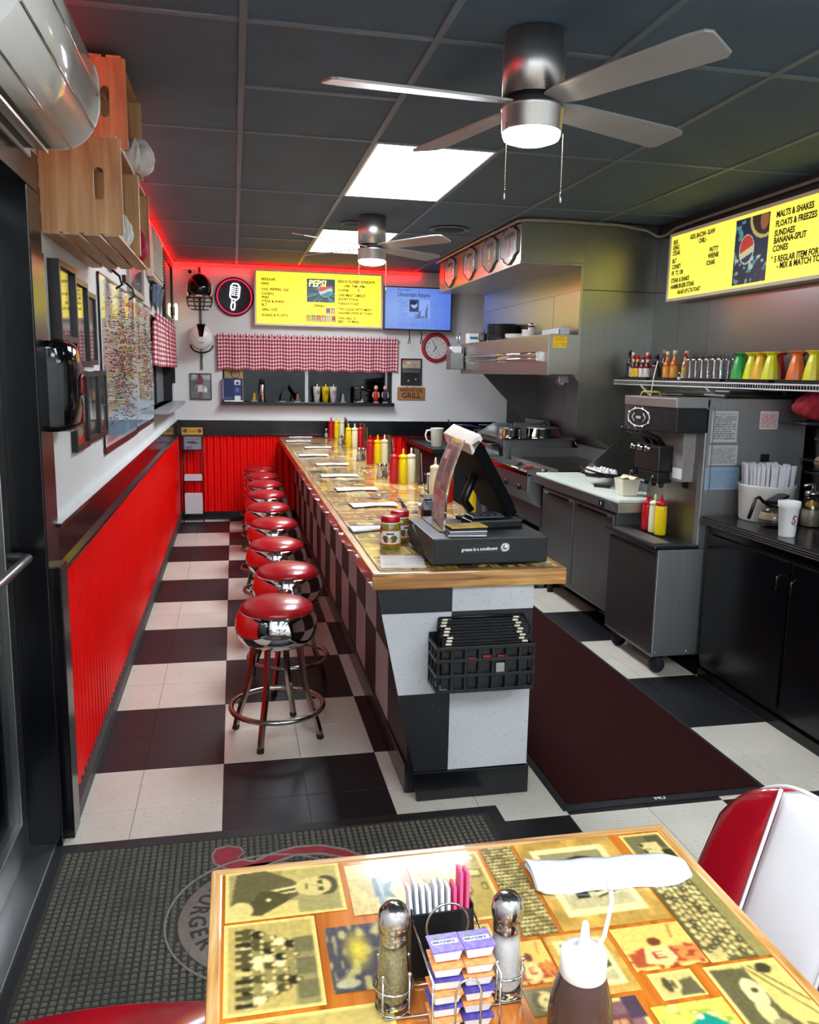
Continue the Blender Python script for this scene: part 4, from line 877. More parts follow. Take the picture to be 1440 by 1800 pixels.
MB().tube([(.02, .004, .129), (.027, .004, .142), (.031, .004, .165), (.034, .004, .188), (.031, .004, .206)], [.003, .0028, .0026, .0026, .003], 8).lathe([(.0035, .202), (.0045, .206), (.0035, .219), (.0015, .223)], 10, (.031, .004, 0)).build('tip_cover', pm('clear_strap', '#e6e4df', .3), cp)

# ---------------------------------------------------------------- chairs
def dining_chair(label, loc, rz):
    """diner chair, seat centre at the origin, backrest on the +x side, facing -x"""
    t = thing('dining_chair', label, 'chair', loc, rz, 'chairs around the dining table')
    M_cr = pm('red_chair_vinyl', '#9c0c1c', .2, var=.08, scale=6, coat=.4); M_cw = pm('white_chair_vinyl', '#efefef', .25, var=.03, scale=6, coat=.3)
    W = .47
    def half(y): return .40*(1-abs(y/(W/2))**3.2*.28)
    def strip(ya, yb, m, nm):
        def f(u, v):
            y = ya+(yb-ya)*u; top = .845-.12*abs(y/(W/2))**3.4; z = .47+(top-.47)*v
            x = .185+.1*v+.035*(1-(y/(W/2))**2)
            bul = .012*math.sin(PI*min(max(u, 0), 1))**.5*math.sin(PI*min(1, v*.9+.1))**.4
            return (x-bul-.02, y, z)
        def g(u, v): x, y, z = f(u, v); return (x+.045+.02*math.sin(PI*min(max(u, 0), 1))**.5*(v < .999), y, z-.002)
        mb = MB(); nu, nv = 10, 16
        A = [f(i/nu, j/nv) for j in range(nv+1) for i in range(nu+1)]; Bk = [g(i/nu, j/nv) for j in range(nv+1) for i in range(nu+1)]
        n = len(A); q = [(j*(nu+1)+i, (j+1)*(nu+1)+i, (j+1)*(nu+1)+i+1, j*(nu+1)+i+1) for j in range(nv) for i in range(nu)]
        rim = list(range(nu+1))+[j*(nu+1)+nu for j in range(1, nv+1)]+[nv*(nu+1)+i for i in range(nu-1, -1, -1)]+[j*(nu+1) for j in range(nv-1, 0, -1)]
        mb.add(A+Bk, q+[tuple(i+n for i in reversed(f_)) for f_ in q]+[(rim[k], rim[(k+1) % len(rim)], rim[(k+1) % len(rim)]+n, rim[k]+n) for k in range(len(rim))], True)
        return mb.build(nm, m, t)
    strip(-W/2, -.1, M_cr, 'back_panel'); strip(-.098, .098, M_cw, 'back_panel'); strip(.1, W/2, M_cr, 'back_panel')
    pw = pm('white_piping', '#e2e2e0', .3)
    for s in (-1, 1): MB().tube([(.185+.1*v+.035*(1-(.099/(W/2))**2)-.024, s*.099, .47+(.844-.47)*v) for v in np.linspace(0, 1, 10)], .0035, 6).build('piping', pw, t)
    MB().tube([(.185+.1+.035*(1-(y/(W/2))**2)+.012, y, .845-.12*abs(y/(W/2))**3.4+.001) for y in np.linspace(-W/2+.01, W/2-.01, 24)], .004, 6).build('piping', pw, t)
    def sf(u, v):
        a = u*2*PI; r = .215*(1/max(abs(math.cos(a)), abs(math.sin(a))))**.62; k = (0.02, .9, 1.0, 1.0, .97)[v]; z = (.487, .478, .462, .435, .425)[v]
        return (1.14*r*k*math.cos(a), r*k*math.sin(a), z)
    mb = MB(); n = 40; vs = [sf(i/n, j) for j in range(5) for i in range(n)]
    mb.add(vs, [(j*n+i, (j+1)*n+i, (j+1)*n+(i+1) % n, j*n+(i+1) % n) for j in range(4) for i in range(n)]+[tuple(range(n))], True).build('seat', M_cr, t)
    for sx_, sy in ((-1, 1), (-1, -1), (1, 1), (1, -1)):
        top = .43; MB().tube([(.16*sx_, .16*sy, top), (.19*sx_, .18*sy, .2), (.205*sx_, .19*sy, 0)], .011, 8).build('leg', M_chrome, t)
    for sy in (-1, 1): MB().tube([(.17, .18*sy, .42), (.25, .19*sy, .44), (.28, .19*sy, .6)], .009, 8).build('back_support', M_chrome, t)
    return t
dining_chair('red and white striped diner chair beside the napkin sleeve', (.705, -2.085, 0), 0)
dining_chair('red diner chair whose seat tucks under the table, by the entrance mat', (-.178, -2.04, 0), PI)

# ---------------------------------------------------------------- mats
km = thing('kitchen_mat', 'long dark maroon carpet mat with black border behind the counter', 'mat', (0, 0, 0))
def carpet(name, c1, c2):
    m, nt, b = nodemat(name); L = nt.links.new; pos = N(nt, 'ShaderNodeNewGeometry').outputs['Position']
    n1 = N(nt, 'ShaderNodeTexNoise', i_Scale=260.0, i_Detail=3.0); L(pos, n1.inputs['Vector']); n2 = N(nt, 'ShaderNodeTexNoise', i_Scale=2.0, i_Detail=3.0); L(pos, n2.inputs['Vector'])
    r = ramp(nt, n1.outputs[0], [(.3, hexc(c1)), (.7, hexc(c2))]); L(r.outputs[0], b.inputs['Base Color']); b.inputs['Roughness'].default_value = .95; b.inputs['Specular IOR Level'].default_value = .05
    bp = N(nt, 'ShaderNodeBump', i_Strength=.6, i_Distance=.004); L(n1.outputs[0], bp.inputs['Height']); L(bp.outputs[0], b.inputs['Normal']); return m
M_mat = carpet('maroon_carpet', '#1c0b0b', '#381817'); M_rub = pm('black_rubber', '#1a1b1c', .55, var=.15, scale=20)
MB().box(1.205, 2.05, -.585, 2.45, 0, .004).build('rubber_border', M_rub, km, bevel=.002)
MB().box(1.235, 2.03, -.545, 2.42, .004, .009).build('carpet', M_mat, km, bevel=.002)
letter(km, M_inkw, basis((1.575, -.572, .0044), (1, 0, 0), (0, 1, 0)), [('MU', 0, 0, .026, 1.2)], bold=.02, depth=.0004)
em = thing('entrance_mat', 'grey rubber-edged entrance mat with a printed round logo', 'mat', (0, 0, 0))
MX0, MX1, MY0, MY1 = -.50, .975, -1.78, -.505
MB().box(MX0-.055, MX1, MY0, MY1, 0, .004).build('rubber_border', M_rub, em, bevel=.002)
def nubmat(a, b): return pm('mat_nubs'+a, a, .9, var=.25, scale=5, bump=.4, bscale=300, world=True)
M_nub = nubmat('#5a584d', ''); M_nubr = pm('mat_red', '#8c2a33', .9, var=.2, scale=60, world=True); M_nubg = pm('mat_pale', '#7d7166', .9, var=.15, scale=60, world=True); M_nubd = pm('mat_dark', '#34332f', .9, var=.2, scale=60, world=True)
B(MX0, MX1-.05, MY0+.05, MY1-.05, .004, .006).build('carpet', pm('mat_valley', '#302f2a', .95, var=.2, scale=40, world=True), em)
nb_ = {k: MB() for k in 'ngrd'}
LC = (.14, -.98)
pitch = .0205; nxx = int((MX1-.07-MX0)/pitch); nyy = int((MY1-.06-(-1.72))/pitch)
sw = [(-.03, -.66), (-.02, -.625), (.02, -.61), (.06, -.63), (.07, -.66), (.05, -.69), (.10, -.715), (.16, -.68), (.24, -.655), (.32, -.66), (.40, -.70), (.46, -.76), (.47, -.80), (.40, -.75), (.32, -.71), (.24, -.70), (.17, -.73), (.10, -.765), (.03, -.75), (-.02, -.71)]
def inpoly(x, y, P):
    c = False
    for i in range(len(P)):
        (x0, y0), (x1, y1) = P[i], P[i-1]
        if (y0 > y) != (y1 > y) and x < (x1-x0)*(y-y0)/(y1-y0)+x0: c = not c
    return c
for i in range(nxx):
    for j in range(nyy):
        x = MX0+.01+pitch*(i+.5); y = MY1-.06-pitch*(j+.5); d = math.hypot(x-LC[0], y-LC[1])
        if inpoly(x, y, sw) or d < .262: continue
        k = 'n'
        a = .0078; h = .0095+.001*((i*7+j*3) % 3); r = .0045
        nb_[k].add([(x-a, y-a*.8, .005), (x+a, y-a*.8, .005), (x+a, y+a*.8, .005), (x-a, y+a*.8, .005), (x-r, y-r, h), (x+r, y-r, h), (x+r, y+r, h), (x-r, y+r, h)], [(4, 5, 6, 7), (0, 1, 5, 4), (1, 2, 6, 5), (2, 3, 7, 6), (3, 0, 4, 7)])
nb_['n'].build('nubs', M_nub, em)['kind'] = 'stuff'
MB().tube([(LC[0]+.292*math.cos(a), LC[1]+.292*math.sin(a), .0095) for a in np.linspace(0, 2*PI, 73)[:-1]], .004, 5, True).build('logo_ring', M_nubg, em)
MB().prism(sw[::-1], .005, .0085).build('logo_script', M_nubr, em)
MB().tube([(x, y, .008) for x, y in sw], .005, 6, True).build('logo_outline', M_nubg, em)
MB().lathe([(.0, .0085), (.255, .0085), (.258, .005)], 64, (LC[0], LC[1], 0)).build('logo_disc', M_nubg, em)
MB().lathe([(.0, .0095), (.128, .0095), (.13, .008)], 48, (LC[0], LC[1], 0)).build('logo_centre', M_nubd, em)
bmL = bmesh.new()
for q, ch in enumerate('BURGERS'):
    a = math.radians(138+14.2*q); me = text_mesh(ch, .068, .001, .02, 1.0, 'CENTER'); me.transform(Matrix.Translation((LC[0]+.225*math.cos(a), LC[1]+.225*math.sin(a), .0095)) @ Matrix.Rotation(a+PI/2, 4, 'Z')); bmL.from_mesh(me); bpy.data.meshes.remove(me)
me = bpy.data.meshes.new('logo_lettering'); bmL.to_mesh(me); bmL.free(); me.materials.append(M_nubd); link('logo_lettering', me, em)

# ================================================================ ceiling fans
M_bn = brushed('brushed_nickel', '#cfccc8', .36, 'Z'); M_blade = pm('blade_silver', '#a9a8a4', .35, .2, var=.04, scale=4)
M_lamp = pm('fan_lamp', '#fff0d8', .5, var=0, emit=FAN_E)
def fan(label, loc, angs):
    t = thing('ceiling_fan', label, 'ceiling fan', loc, group='ceiling fans')
    MB().lathe([(.0, 0), (.098, 0), (.098, -.185)], 40).build('motor_housing', M_bn, t)
    MB().lathe([(.086, -.185), (.086, -.215)], 40).build('blade_hub', M_blackm, t)
    MB().lathe([(.098, -.212), (.1, -.214), (.1, -.222), (.098, -.224), (.096, -.285), (.0935, -.288), (0, -.288)], 40).build('light_kit', M_bn, t)
    MB().lathe([(.0925, -.288), (.0925, -.296), (.088, -.308), (.06, -.318), (0, -.322)], 40).build('lamp_lens', M_lamp, t)
    for a in angs:
        a = math.radians(a); M = Matrix.Translation((0, 0, -.2)) @ Matrix.Rotation(a, 4, 'Z') @ Matrix.Rotation(-.2, 4, 'X')
        out = [(.08, -.035), (.16, -.055), (.60, -.072), (.655, -.066), (.672, -.05), (.66, .058), (.64, .072), (.16, .055), (.08, .035)]
        MB().tf(M).prism(out, -.004, .004).build('blade', M_blade, t, bevel=.002)
    for s in (-1, 1):
        x = .093*s*1.02; mb = MB().tube([(x, -.03, -.27), (x, -.035, -.3), (x, -.035, -.47)], .0012, 6)
        for q in range(26): mb.ball((x, -.035, -.3-.0066*q), .0024, 6, 4)
        c = mb.build('pull_chain', M_metal_cap, t); MB().lathe([(.0025, -.505), (.0042, -.5), (.0036, -.475), (.002, -.47)], 10, (x, -.035, 0)).build('chain_pull', M_metal_cap, c)
    return t
fan('brushed nickel ceiling fan with lit lamp above the counter end', (1.01, -.5, H-.003), (22, 108, 184, 296))
fan('brushed nickel ceiling fan with lit lamp nearer the end wall', (1.012, 2.68, H-.003), (36, 126, 216, 306))
for label, x, y, r in (('round dark ceiling speaker between the fan and the hood', 1.64, 3.0, .15), ('round ceiling vent with brown stain beside the far fan', .93, 2.98, .1)):
    sp = thing('ceiling_speaker', label, 'ceiling speaker', (x, y, H-.001))
    MB().lathe([(r, 0), (r, -.008), (r*.93, -.014), (r*.9, -.008)], 32).build('ring', M_tee, sp); MB().lathe([(r*.9, -.006), (r*.5, -.012), (0, -.013)], 32).build('grille', M_blackm, sp)
# ================================================================ things on the left wall
M_frame = pm('black_picture_frame', '#14120f', .35, var=.2, scale=20); M_pane = archglass('picture_glass')
def framed(name, label, o, u, v, w, h, bd, dep, mat, pic, cat='picture', group=None, mat_w=0.0):
    """frame hung flat: o lower-left corner on the wall, u along, v up; normal = u x v points into the room"""
    t = thing(name, label, cat, o, group=group); u = Vector(u); v = Vector(v); n = u.cross(v); M = basis((0, 0, 0), u, v)
    MB().tf(M).box(0, bd, 0, h, .001, dep).box(w-bd, w, 0, h, .001, dep).box(bd, w-bd, 0, bd, .001, dep).box(bd, w-bd, h-bd, h, .001, dep).build('frame', mat, t)
    c = u*(bd-.001)+v*(bd-.001)+n*(dep*.4); pic.build('picture', M_pic, c, u*(w-2*bd+.002), v*(h-2*bd+.002), t)
    MB().tf(M).box(bd-.001, w-bd+.001, bd-.001, h-bd+.001, dep*.55, dep*.65).build('glass_pane', M_pane, t); return t
LU, LV = (0, 1, 0), (0, 0, 1)           # left wall: seen from the room, right-hand direction is +y
def lframe(label, y0, y1, z0, z1, pic, bd=.022, dep=.022, group='framed pictures on the left wall'): return framed('picture_frame', label, (LW, y0, z0), LU, LV, y1-y0, z1-z0, bd, dep, M_frame, pic, group=group)
def snap(bg, seed, kind=0):
    rg = np.random.default_rng(seed); p = Pic(30, 44, bg); n = p.smooth_noise(5, 7)
    if kind == 0: p.put(n > .55, '#8d8a86'); p.ell(.5, .6, .25, .15, '#b7a594'); p.rect(.25, .75, .1, .5, '#4b4e57')
    else:
        p.rect(.1, .9, .35, .95, '#5a5048'); p.ell(.35, .72, .13, .08, '#c9a58a'); p.ell(.66, .7, .13, .08, '#b9977e'); p.rect(.2, .5, .3, .65, '#dedede'); p.rect(.52, .84, .3, .62, '#39414d'); p.rect(.0, 1, .0, .3, '#a34134' if kind == 1 else '#3d4a3a'); p.ell(.5, .18, .3, .08, '#d9c9a8')
    return p.blur(1)
lframe('upper black framed picture beside the door', -.185, .125, 1.64, 1.905, snap('#4d4742', 1), .02, .038)
lframe('upper black framed picture in the middle of three', .135, .44, 1.555, 1.885, snap('#56504b', 2), .022, .028)
lframe('upper black framed picture next to the pinned map', .45, .68, 1.565, 1.86, snap('#6b5a52', 3), .02, .02)
lframe('lower black framed snapshot half hidden by the dispenser', .085, .365, 1.24, 1.54, snap('#8b8178', 4, 1))
lframe('lower black framed snapshot in the middle of three', .37, .655, 1.25, 1.537, snap('#97a0a2', 5, 2))
lframe('lower black framed snapshot next to the pinned map', .66, .88, 1.25, 1.54, snap('#8f9692', 6, 1))
# paper dispenser
pd = thing('paper_dispenser', 'large glossy black paper dispenser on the wall beside the door', 'dispenser', (LW, -.37, 1.355))
def pf(x):  # outline in plan: (x from wall, y)
    return x
prof = [(0.0, 0.0), (.05, .0), (.08, .015), (.096, .06), (.1, .13), (.097, .19), (.08, .235), (.05, .25), (0, .25)]
mb = MB(); n = len(prof); lv = [(0, .90, .0), (.02, 1.0, 0), (.2, 1.0, 0), (.26, .92, 0), (.285, .62, 0)]
vs = [(x*s, y, z+(.0 if x > .05 else -.006)) for z, s, _ in lv for x, y in prof]
mb.add(vs, [(j*n+i, j*n+i+1, (j+1)*n+i+1, (j+1)*n+i) for j in range(len(lv)-1) for i in range(n-1)]+[tuple(range(n-1, -1, -1)), tuple((len(lv)-1)*n+i for i in range(n))], True).build('cover', pm('dispenser_black', '#08090b', .08, var=.1), pd)
MB().box(0.001, .012, -.01, .26, -.01, .275).build('back_plate', M_blackp, pd, bevel=.003)
MB().tf(TM((.1, .13, .14), 0, 0, PI/2)).lathe([(.03, 0), (.036, .003), (.036, .005), (.03, .006)], 24, caps=False).build('badge_ring', pm('badge_red', '#8d1a24', .3), pd)
MB().box(.03, .08, .05, .2, -.008, .0).build('paper_slot', M_steel, pd)
# maps with pins
def wallmap(label, y0, y1, z0, z1, seed, npin):
    rg = np.random.default_rng(seed); t = thing('wall_map', label, 'map', (LW, y0, z0), group='pinned maps on the left wall'); w, h = y1-y0, z1-z0
    p = Pic(110, 80, '#a9c0c8'); n = p.smooth_noise(5, 4)*.6+p.smooth_noise(14, 10)*.4; land = (n > .36) & (p.Y > .16) & (p.X > .04) & (p.X < .97)
    p.put(land, '#b9b394'); m2 = p.smooth_noise(9, 7)
    for k, c in enumerate(('#c9b98a', '#a8ad84', '#c49a86', '#b0a4a0', '#c7b57c', '#9fb08e')): p.put(land & (m2 > k/6) & (m2 <= (k+1)/6), c)
    p.rect(0, 1, .86, 1, '#a9bfd4'); n3 = p.smooth_noise(11, 2); p.put((p.Y > .86) & (n3 > .5), '#d9c7a0'); p.put((p.Y > .88) & (n3 > .72), '#c97a5a')
    p.put((p.Y < .2) & (p.smooth_noise(6, 3) > .45), '#86abc6'); p.textlines(.06, .3, .02, .14, 4, '#54666e', .5)
    p.rect(0, 1, .965, 1, '#dfe3e4').rect(0, 1, 0, .02, '#dfe3e4').rect(.0, .012, 0, 1, '#dfe3e4').rect(.988, 1, 0, 1, '#dfe3e4')
    def bulge(X, Y): return .012+.006*np.sin(X*17)*np.clip((Y-.5)*2, 0, 1)
    ob = p.build('map_sheet', M_pic, (0, 0, 0), (1, 0, 0), (0, 1, 0), t); me = ob.data; co = np.zeros(len(me.vertices)*3); me.vertices.foreach_get('co', co); co = co.reshape(-1, 3)
    me.vertices.foreach_set('co', np.stack([bulge(co[:, 0], co[:, 1]), co[:, 0]*w, co[:, 1]*h], 1).ravel()); me.update()
    MB().grid(lambda a, b: (float(bulge(np.float64(a), np.float64(b)))+.004, a*w, b*h), 40, 8, True).build('plastic_cover', archglass('map_plastic', (.96, .97, .97)), t)
    MB().box(.002, .016, 0, w, -.03, .0).build('bottom_rail', pm('map_rail', '#3b1018', .3), t); MB().box(.002, .014, 0, w, h, h+.012).build('top_rail', M_blackp, t)
    cols = ['#a8322e', '#d9c23c', '#e4e2da', '#2f6d3c', '#2d4d93', '#1d1d1f', '#d06a2c', '#7c2f52']
    mbs = [MB() for _ in cols]
    for _ in range(npin):
        a = min(.96, max(.04, rg.normal(.56, .24))); b = min(.93, max(.12, rg.normal(.52, .19))); k = rg.integers(len(cols)); s = .0055
        x0 = float(bulge(np.float64(a), np.float64(b)))+.002; y, z = a*w, b*h
        mbs[k].add([(x0+.012, y-s, z-s*.7), (x0+.012, y+s, z-s*.7), (x0+.012, y+s, z+s*.7), (x0+.012, y-s, z+s*.7), (x0, y, z)], [(0, 1, 2, 3), (1, 0, 4), (2, 1, 4), (3, 2, 4), (0, 3, 4)])
    for k, mb in enumerate(mbs): mb.build('map_pins', pm('pin'+cols[k], cols[k], .35), t)['kind'] = 'stuff'
    return t
wallmap('wide wall map crowded with coloured pins', .84, 2.11, 1.19, 1.965, 5, 760)
wallmap('wall map with fewer pins beside the gingham curtain', 2.14, 3.2, 1.2, 1.97, 9, 330)
# small things above the maps
wb_ = framed('certificate_frame', 'small silver framed certificate above the maps', (LW, 1.97, 1.995), LU, LV, .79, .27, .03, .02, pm('silver_frame', '#a9aaa8', .3, .6), Pic(20, 12, '#b9bcc6').textlines(.1, .9, .2, .8, 6, '#8f93a0', .5))
for k, (y, z, w, h, lab) in enumerate(((1.2, 2.03, .16, .05, 'small black bracket under the crates, toward the door'), (1.75, 2.02, .1, .1, 'small black hook with a loop above the pinned map'))):
    t = thing('wall_hook', lab, 'hook', (LW, y, z)); MB().box(0.001, .02, 0, w, 0, h*.4).build('plate', M_blackp, t); MB().tube([(.015, w*.3, 0), (.05, w*.3, -.03), (.06, w*.3, -.07), (.03, w*.3, -.09)], .006, 6).build('hook', M_blackp, t)
ac2 = thing('window_air_conditioner', 'white louvred air unit high on the left wall', 'air conditioner', (LW, 3.1, 2.2))
MB().box(.001, .05, 0, .85, 0, .36).build('case', pm('air_unit_white', '#c9c6bd', .4), ac2, bevel=.008)
for q in range(15): MB().tf(TM((.055, .43, .03+.0215*q), 0, 0, .5)).box(-.008, .008, -.38, .38, -.002, .002).build('louvre', M_whitep, ac2)
B(.005, .045, .1, .75, -.02, -.001).build('drip_tray', M_steel, ac2)
for k, (y, z, c) in enumerate(((3.3, 2.005, '#3d5a72'), (3.62, 2.005, '#51565a'))):
    t = thing('pennant_strip', ('blue and black cap hanging above the curtain', 'grey patterned banner hanging above the curtain')[k], 'wall decoration', (LW, y, z))
    MB().grid(lambda u, v: (.02+.05*math.sin(PI*u)*(.3+.7*v), .26*u, .16*v+.03*math.sin(3*PI*u)*(1-v)), 12, 8, True, (.004, 0, 0)).build('cloth', pm('banner%d' % k, c, .7, var=.6, scale=30), t); MB().box(.001, .03, .08, .16, .15, .17).build('peg', M_blackp, t)
ch = framed('chalk_board', 'tall black framed board hanging by the wall corner', (LW, 4.4, 1.97), LU, LV, 1.0, .6, .06, .03, M_frame, Pic(40, 40, '#45434a').textlines(.1, .9, .1, .9, 10, '#7d7a86', .45))
sg = thing('lit_letter_sign', 'glowing white ring sign on the left wall by the corner', 'neon sign', (LW+.03, 5.47, 2.11))
MB().tube([(.02+.0*a, .045*math.cos(a), .07*math.sin(a)) for a in np.linspace(0, 2*PI, 24)[:-1]], .012, 8, True).build('glowing_ring', pm('warm_neon', '#ffe7b0', .4, var=0, emit=3.5), sg); MB().box(-.029, .012, -.05, .05, -.04, .04).build('mount', M_blackp, sg)

# ---------------------------------------------------------------- wall air conditioner
aw = thing('wall_air_conditioner', 'white curved split air conditioner above the entrance door', 'air conditioner', (LW, -.50, 2.17))
pr = [(0, .0), (.10, .0)]+[(.10+.128*math.sin(a)**.9, .155-.155*math.cos(a)**.9) for a in np.linspace(.08, PI/2-.001, 14)]+[(.226, .2), (.22, .228), (.205, .25), (.18, .265), (0, .268)]
M_acw = pm('ac_white', '#d6d4cd', .16, var=.03, scale=4, coat=.4)
MB().prism([(x, z) for x, z in pr], -.86, 0.0, 'Y', True).build('case', M_acw, aw)
for i, j in ((4, 0), (10, .0), (15, 0)):
    x, z = pr[i]; MB().tube([(x+.001, -.855, z), (x+.001, .003, z)], .0032, 6).build('chrome_strip', M_chrome, aw)
MB().tf().prism([(x*1.012+.0, z*1.01-.001) for x, z in pr], 0.0, .008, 'Y', True).build('end_cap', M_acw, aw, bevel=.002)
MB().box(.02, .095, -.84, -.02, -.004, .002).box(.03, .085, -.8, -.05, -.012, -.004).build('air_outlet', pm('outlet_grey', '#55544f', .5), aw)
MB().tf(TM((.062, -.42, -.012), 0, 0, .35)).box(-.035, .035, -.39, .36, -.003, .003).build('louvre', M_acw, aw)
p = Pic(20, 8, '#cfccc4'); p.rect(.1, .5, .2, .75, '#a8574e').rect(.55, .75, .3, .6, '#b9807a')
p.build('maker_mark', M_pic, (.163, -.26, .036), (.001, .075, 0), (.024, 0, .0262), aw)
B(-.0, .03, -.9, .03, -.02, .28).build('wall_plate', M_whitep, aw)

# ---------------------------------------------------------------- wooden crates
M_pine = wood('crate_wood', '#9a6a3c', '#b98a58', '#cda574', 'Z', 3, .5, .05); M_piney = wood('crate_slat', '#8f6640', '#b58a5c', '#c8a377', 'Y', 3, .5, .05)
def slot_panel(x0, x1, z0, z1, cx_, cz, sw_, sh, y0, y1):
    n = 32; inner = []; r = sw_/2; hh = sh/2-r
    for i in range(n):
        a = 2*PI*i/n; inner.append((cx_+r*math.cos(a), cz+(hh if math.sin(a) >= 0 else -hh)+r*math.sin(a)))
    outer = []
    for px, pz in inner:
        dx, dz_ = px-cx_, pz-cz; t = min(((x1-cx_)/dx if dx > 1e-9 else (x0-cx_)/dx if dx < -1e-9 else 1e9), ((z1-cz)/dz_ if dz_ > 1e-9 else (z0-cz)/dz_ if dz_ < -1e-9 else 1e9)); outer.append((cx_+dx*t, cz+dz_*t))
    for c in ((x0, z0), (x1, z0), (x1, z1), (x0, z1)):
        k = min(range(n), key=lambda i: (outer[i][0]-c[0])**2+(outer[i][1]-c[1])**2); outer[k] = c
    vs = [(x, y0, z) for x, z in outer]+[(x, y0, z) for x, z in inner]+[(x, y1, z) for x, z in outer]+[(x, y1, z) for x, z in inner]
    fs = []
    for i in range(n):
        j = (i+1) % n; fs += [(i, j, n+j, n+i), (2*n+j, 2*n+i, 3*n+i, 3*n+j), (j, i, 2*n+i, 2*n+j), (n+i, n+j, 3*n+j, 3*n+i)]
    return MB().add(vs, fs)
def crate(label, y0, y1, z0, z1, d=.252):
    t = thing('wooden_crate', label, 'crate', (LW, y0, z0), group='wooden crates mounted on the left wall'); L_, h = y1-y0, z1-z0
    for ya in (0, L_-.014): slot_panel(.004, d, 0.008, h-.008, d*.72, h*.52, .032, .1, ya, ya+.014).build('end_panel', M_pine, t)
    for k in range(4):
        a = .006+k*(d-.006)/4; b_ = a+(d-.006)/4-.014
        B(a, b_, 0.0, L_, 0, .008).build('slat', M_piney, t); B(a, b_, 0, L_, h-.008, h).build('slat', M_piney, t)
    for k in range(4):
        a = .012+k*(h-.02)/4; B(.001, .008, .014, L_-.014, a, a+(h-.02)/4-.014).build('slat', M_piney, t)
    return t
crate('wooden crate of the lower row, beside the air conditioner', -.25, .268, 1.972, 2.282)
crate('wooden crate of the lower row holding a red cloth', .27, .665, 1.972, 2.282)
crate('wooden crate stacked on top, glowing red from the strip', -.035, .46, 2.2825, 2.59)
def cloth(name, label, loc, col, L_, w, hgt, seed, cat='cloth'):
    t = thing(name, label, cat, loc); rg = np.random.default_rng(seed); ph = rg.random(6)*6
    def f(u, v): 
        a = u*2*PI; r = 1+.2*math.sin(3*a+ph[0]+2*v)+.12*math.sin(7*a+ph[1]+5*v)+.07*math.sin(13*a-9*v+ph[3]); k = math.sin(PI*(.04+.92*v))**.8
        return (w*.5*k*r*math.cos(a), L_*.5*k*r*math.sin(a), hgt*(.5-.5*math.cos(PI*v))*(1+.14*math.sin(4*a+ph[2]+3*v)+.07*math.sin(9*a+ph[4])))
    MB().grid(f, 64, 26).build('folded_cloth', pm('cloth'+col, col, .8, var=.12, scale=30, bump=.3, bscale=60), t); return t
cloth('white_cloth', 'white bunched cloth hanging out of the top crate', (LW+.238, .34, 2.292), '#d3d1cc', .22, .12, .11, 3)
cloth('white_cloth', 'small white cloth in the lower crate by the handle', (LW+.2, .1, 1.981), '#dcdad6', .08, .07, .1, 4)
cloth('red_cloth', 'crimson cloth bundled in the lower crate', (LW+.19, .5, 1.981), '#a3123a', .22, .12, .14, 5)

# ---------------------------------------------------------------- gingham curtains
def gingham():
    m, nt, b = nodemat('red_gingham'); L = nt.links.new
    uv = N(nt, 'ShaderNodeUVMap', uv_map='UVMap'); sp = N(nt, 'ShaderNodeSeparateXYZ'); L(uv.outputs[0], sp.inputs[0]); outs = []
    for a in 'XY':
        mu = N(nt, 'ShaderNodeMath', operation='MULTIPLY'); mu.inputs[1].default_value = 2*PI/.036; L(sp.outputs[a], mu.inputs[0])
        s_ = N(nt, 'ShaderNodeMath', operation='SINE'); L(mu.outputs[0], s_.inputs[0]); mr = N(nt, 'ShaderNodeMapRange'); L(s_.outputs[0], mr.inputs[0]); mr.inputs[1].default_value = -.25; mr.inputs[2].default_value = .25; outs.append(mr)
    ad = N(nt, 'ShaderNodeMath', operation='ADD'); L(outs[0].outputs[0], ad.inputs[0]); L(outs[1].outputs[0], ad.inputs[1]); hv = N(nt, 'ShaderNodeMath', operation='MULTIPLY'); hv.inputs[1].default_value = .5; L(ad.outputs[0], hv.inputs[0])
    r = ramp(nt, hv.outputs[0], [(0.0, hexc('#e8dcda')), (.5, hexc('#b5606a')), (1.0, hexc('#7d1320'))]); L(r.outputs[0], b.inputs['Base Color']); b.inputs['Roughness'].default_value = .85; return m
M_ging = gingham()
def curtain(label, o, u, n, w, h, amp, folds, seed, sag=0.0):
    t = thing('gingham_curtain', label, 'curtain', o, group='red gingham curtains'); rg = np.random.default_rng(seed); ph = rg.random(4)*6; u = Vector(u); n = Vector(n)
    nu, nv = 150, 22; V = []; UV = []
    for j in range(nv+1):
        for i in range(nu+1):
            a, v = i/nu, j/nv; k = math.sin(2*PI*folds*a+ph[0]+.6*math.sin(9*a+ph[1])); d = amp*(.55+.45*(1-v))*k+amp*.35*math.sin(2*PI*folds*2.3*a+ph[2])
            if v > .86: d = amp*.5*math.sin(2*PI*folds*3*a)+.006
            z = h*v+(.008*math.sin(2*PI*folds*2.1*a+ph[3])*(1 if v > .97 else 0))-(.006*k+sag*math.sin(PI*a))*(1-v)
            p = u*(w*a)+n*(.035+d)+Vector((0, 0, z)); V.append(p[:]); UV.append((w*a*1.25+.02*k*0, h*v))
    F = [(j*(nu+1)+i, j*(nu+1)+i+1, (j+1)*(nu+1)+i+1, (j+1)*(nu+1)+i) for j in range(nv) for i in range(nu)]
    me = bpy.data.meshes.new('fabric'); me.from_pydata(V, [], F); me.update(); uvl = me.uv_layers.new(name='UVMap')
    for l in me.loops: uvl.data[l.index].uv = UV[l.vertex_index]
    me.polygons.foreach_set('use_smooth', [True]*len(F)); me.materials.append(M_ging); link('fabric', me, t)
    MB().tube([tuple(u*(-.02)+n*.03+Vector((0, 0, h*.92))), tuple(u*(w+.02)+n*.03+Vector((0, 0, h*.92)))], .008, 8).build('rod', M_whitep, t); return t
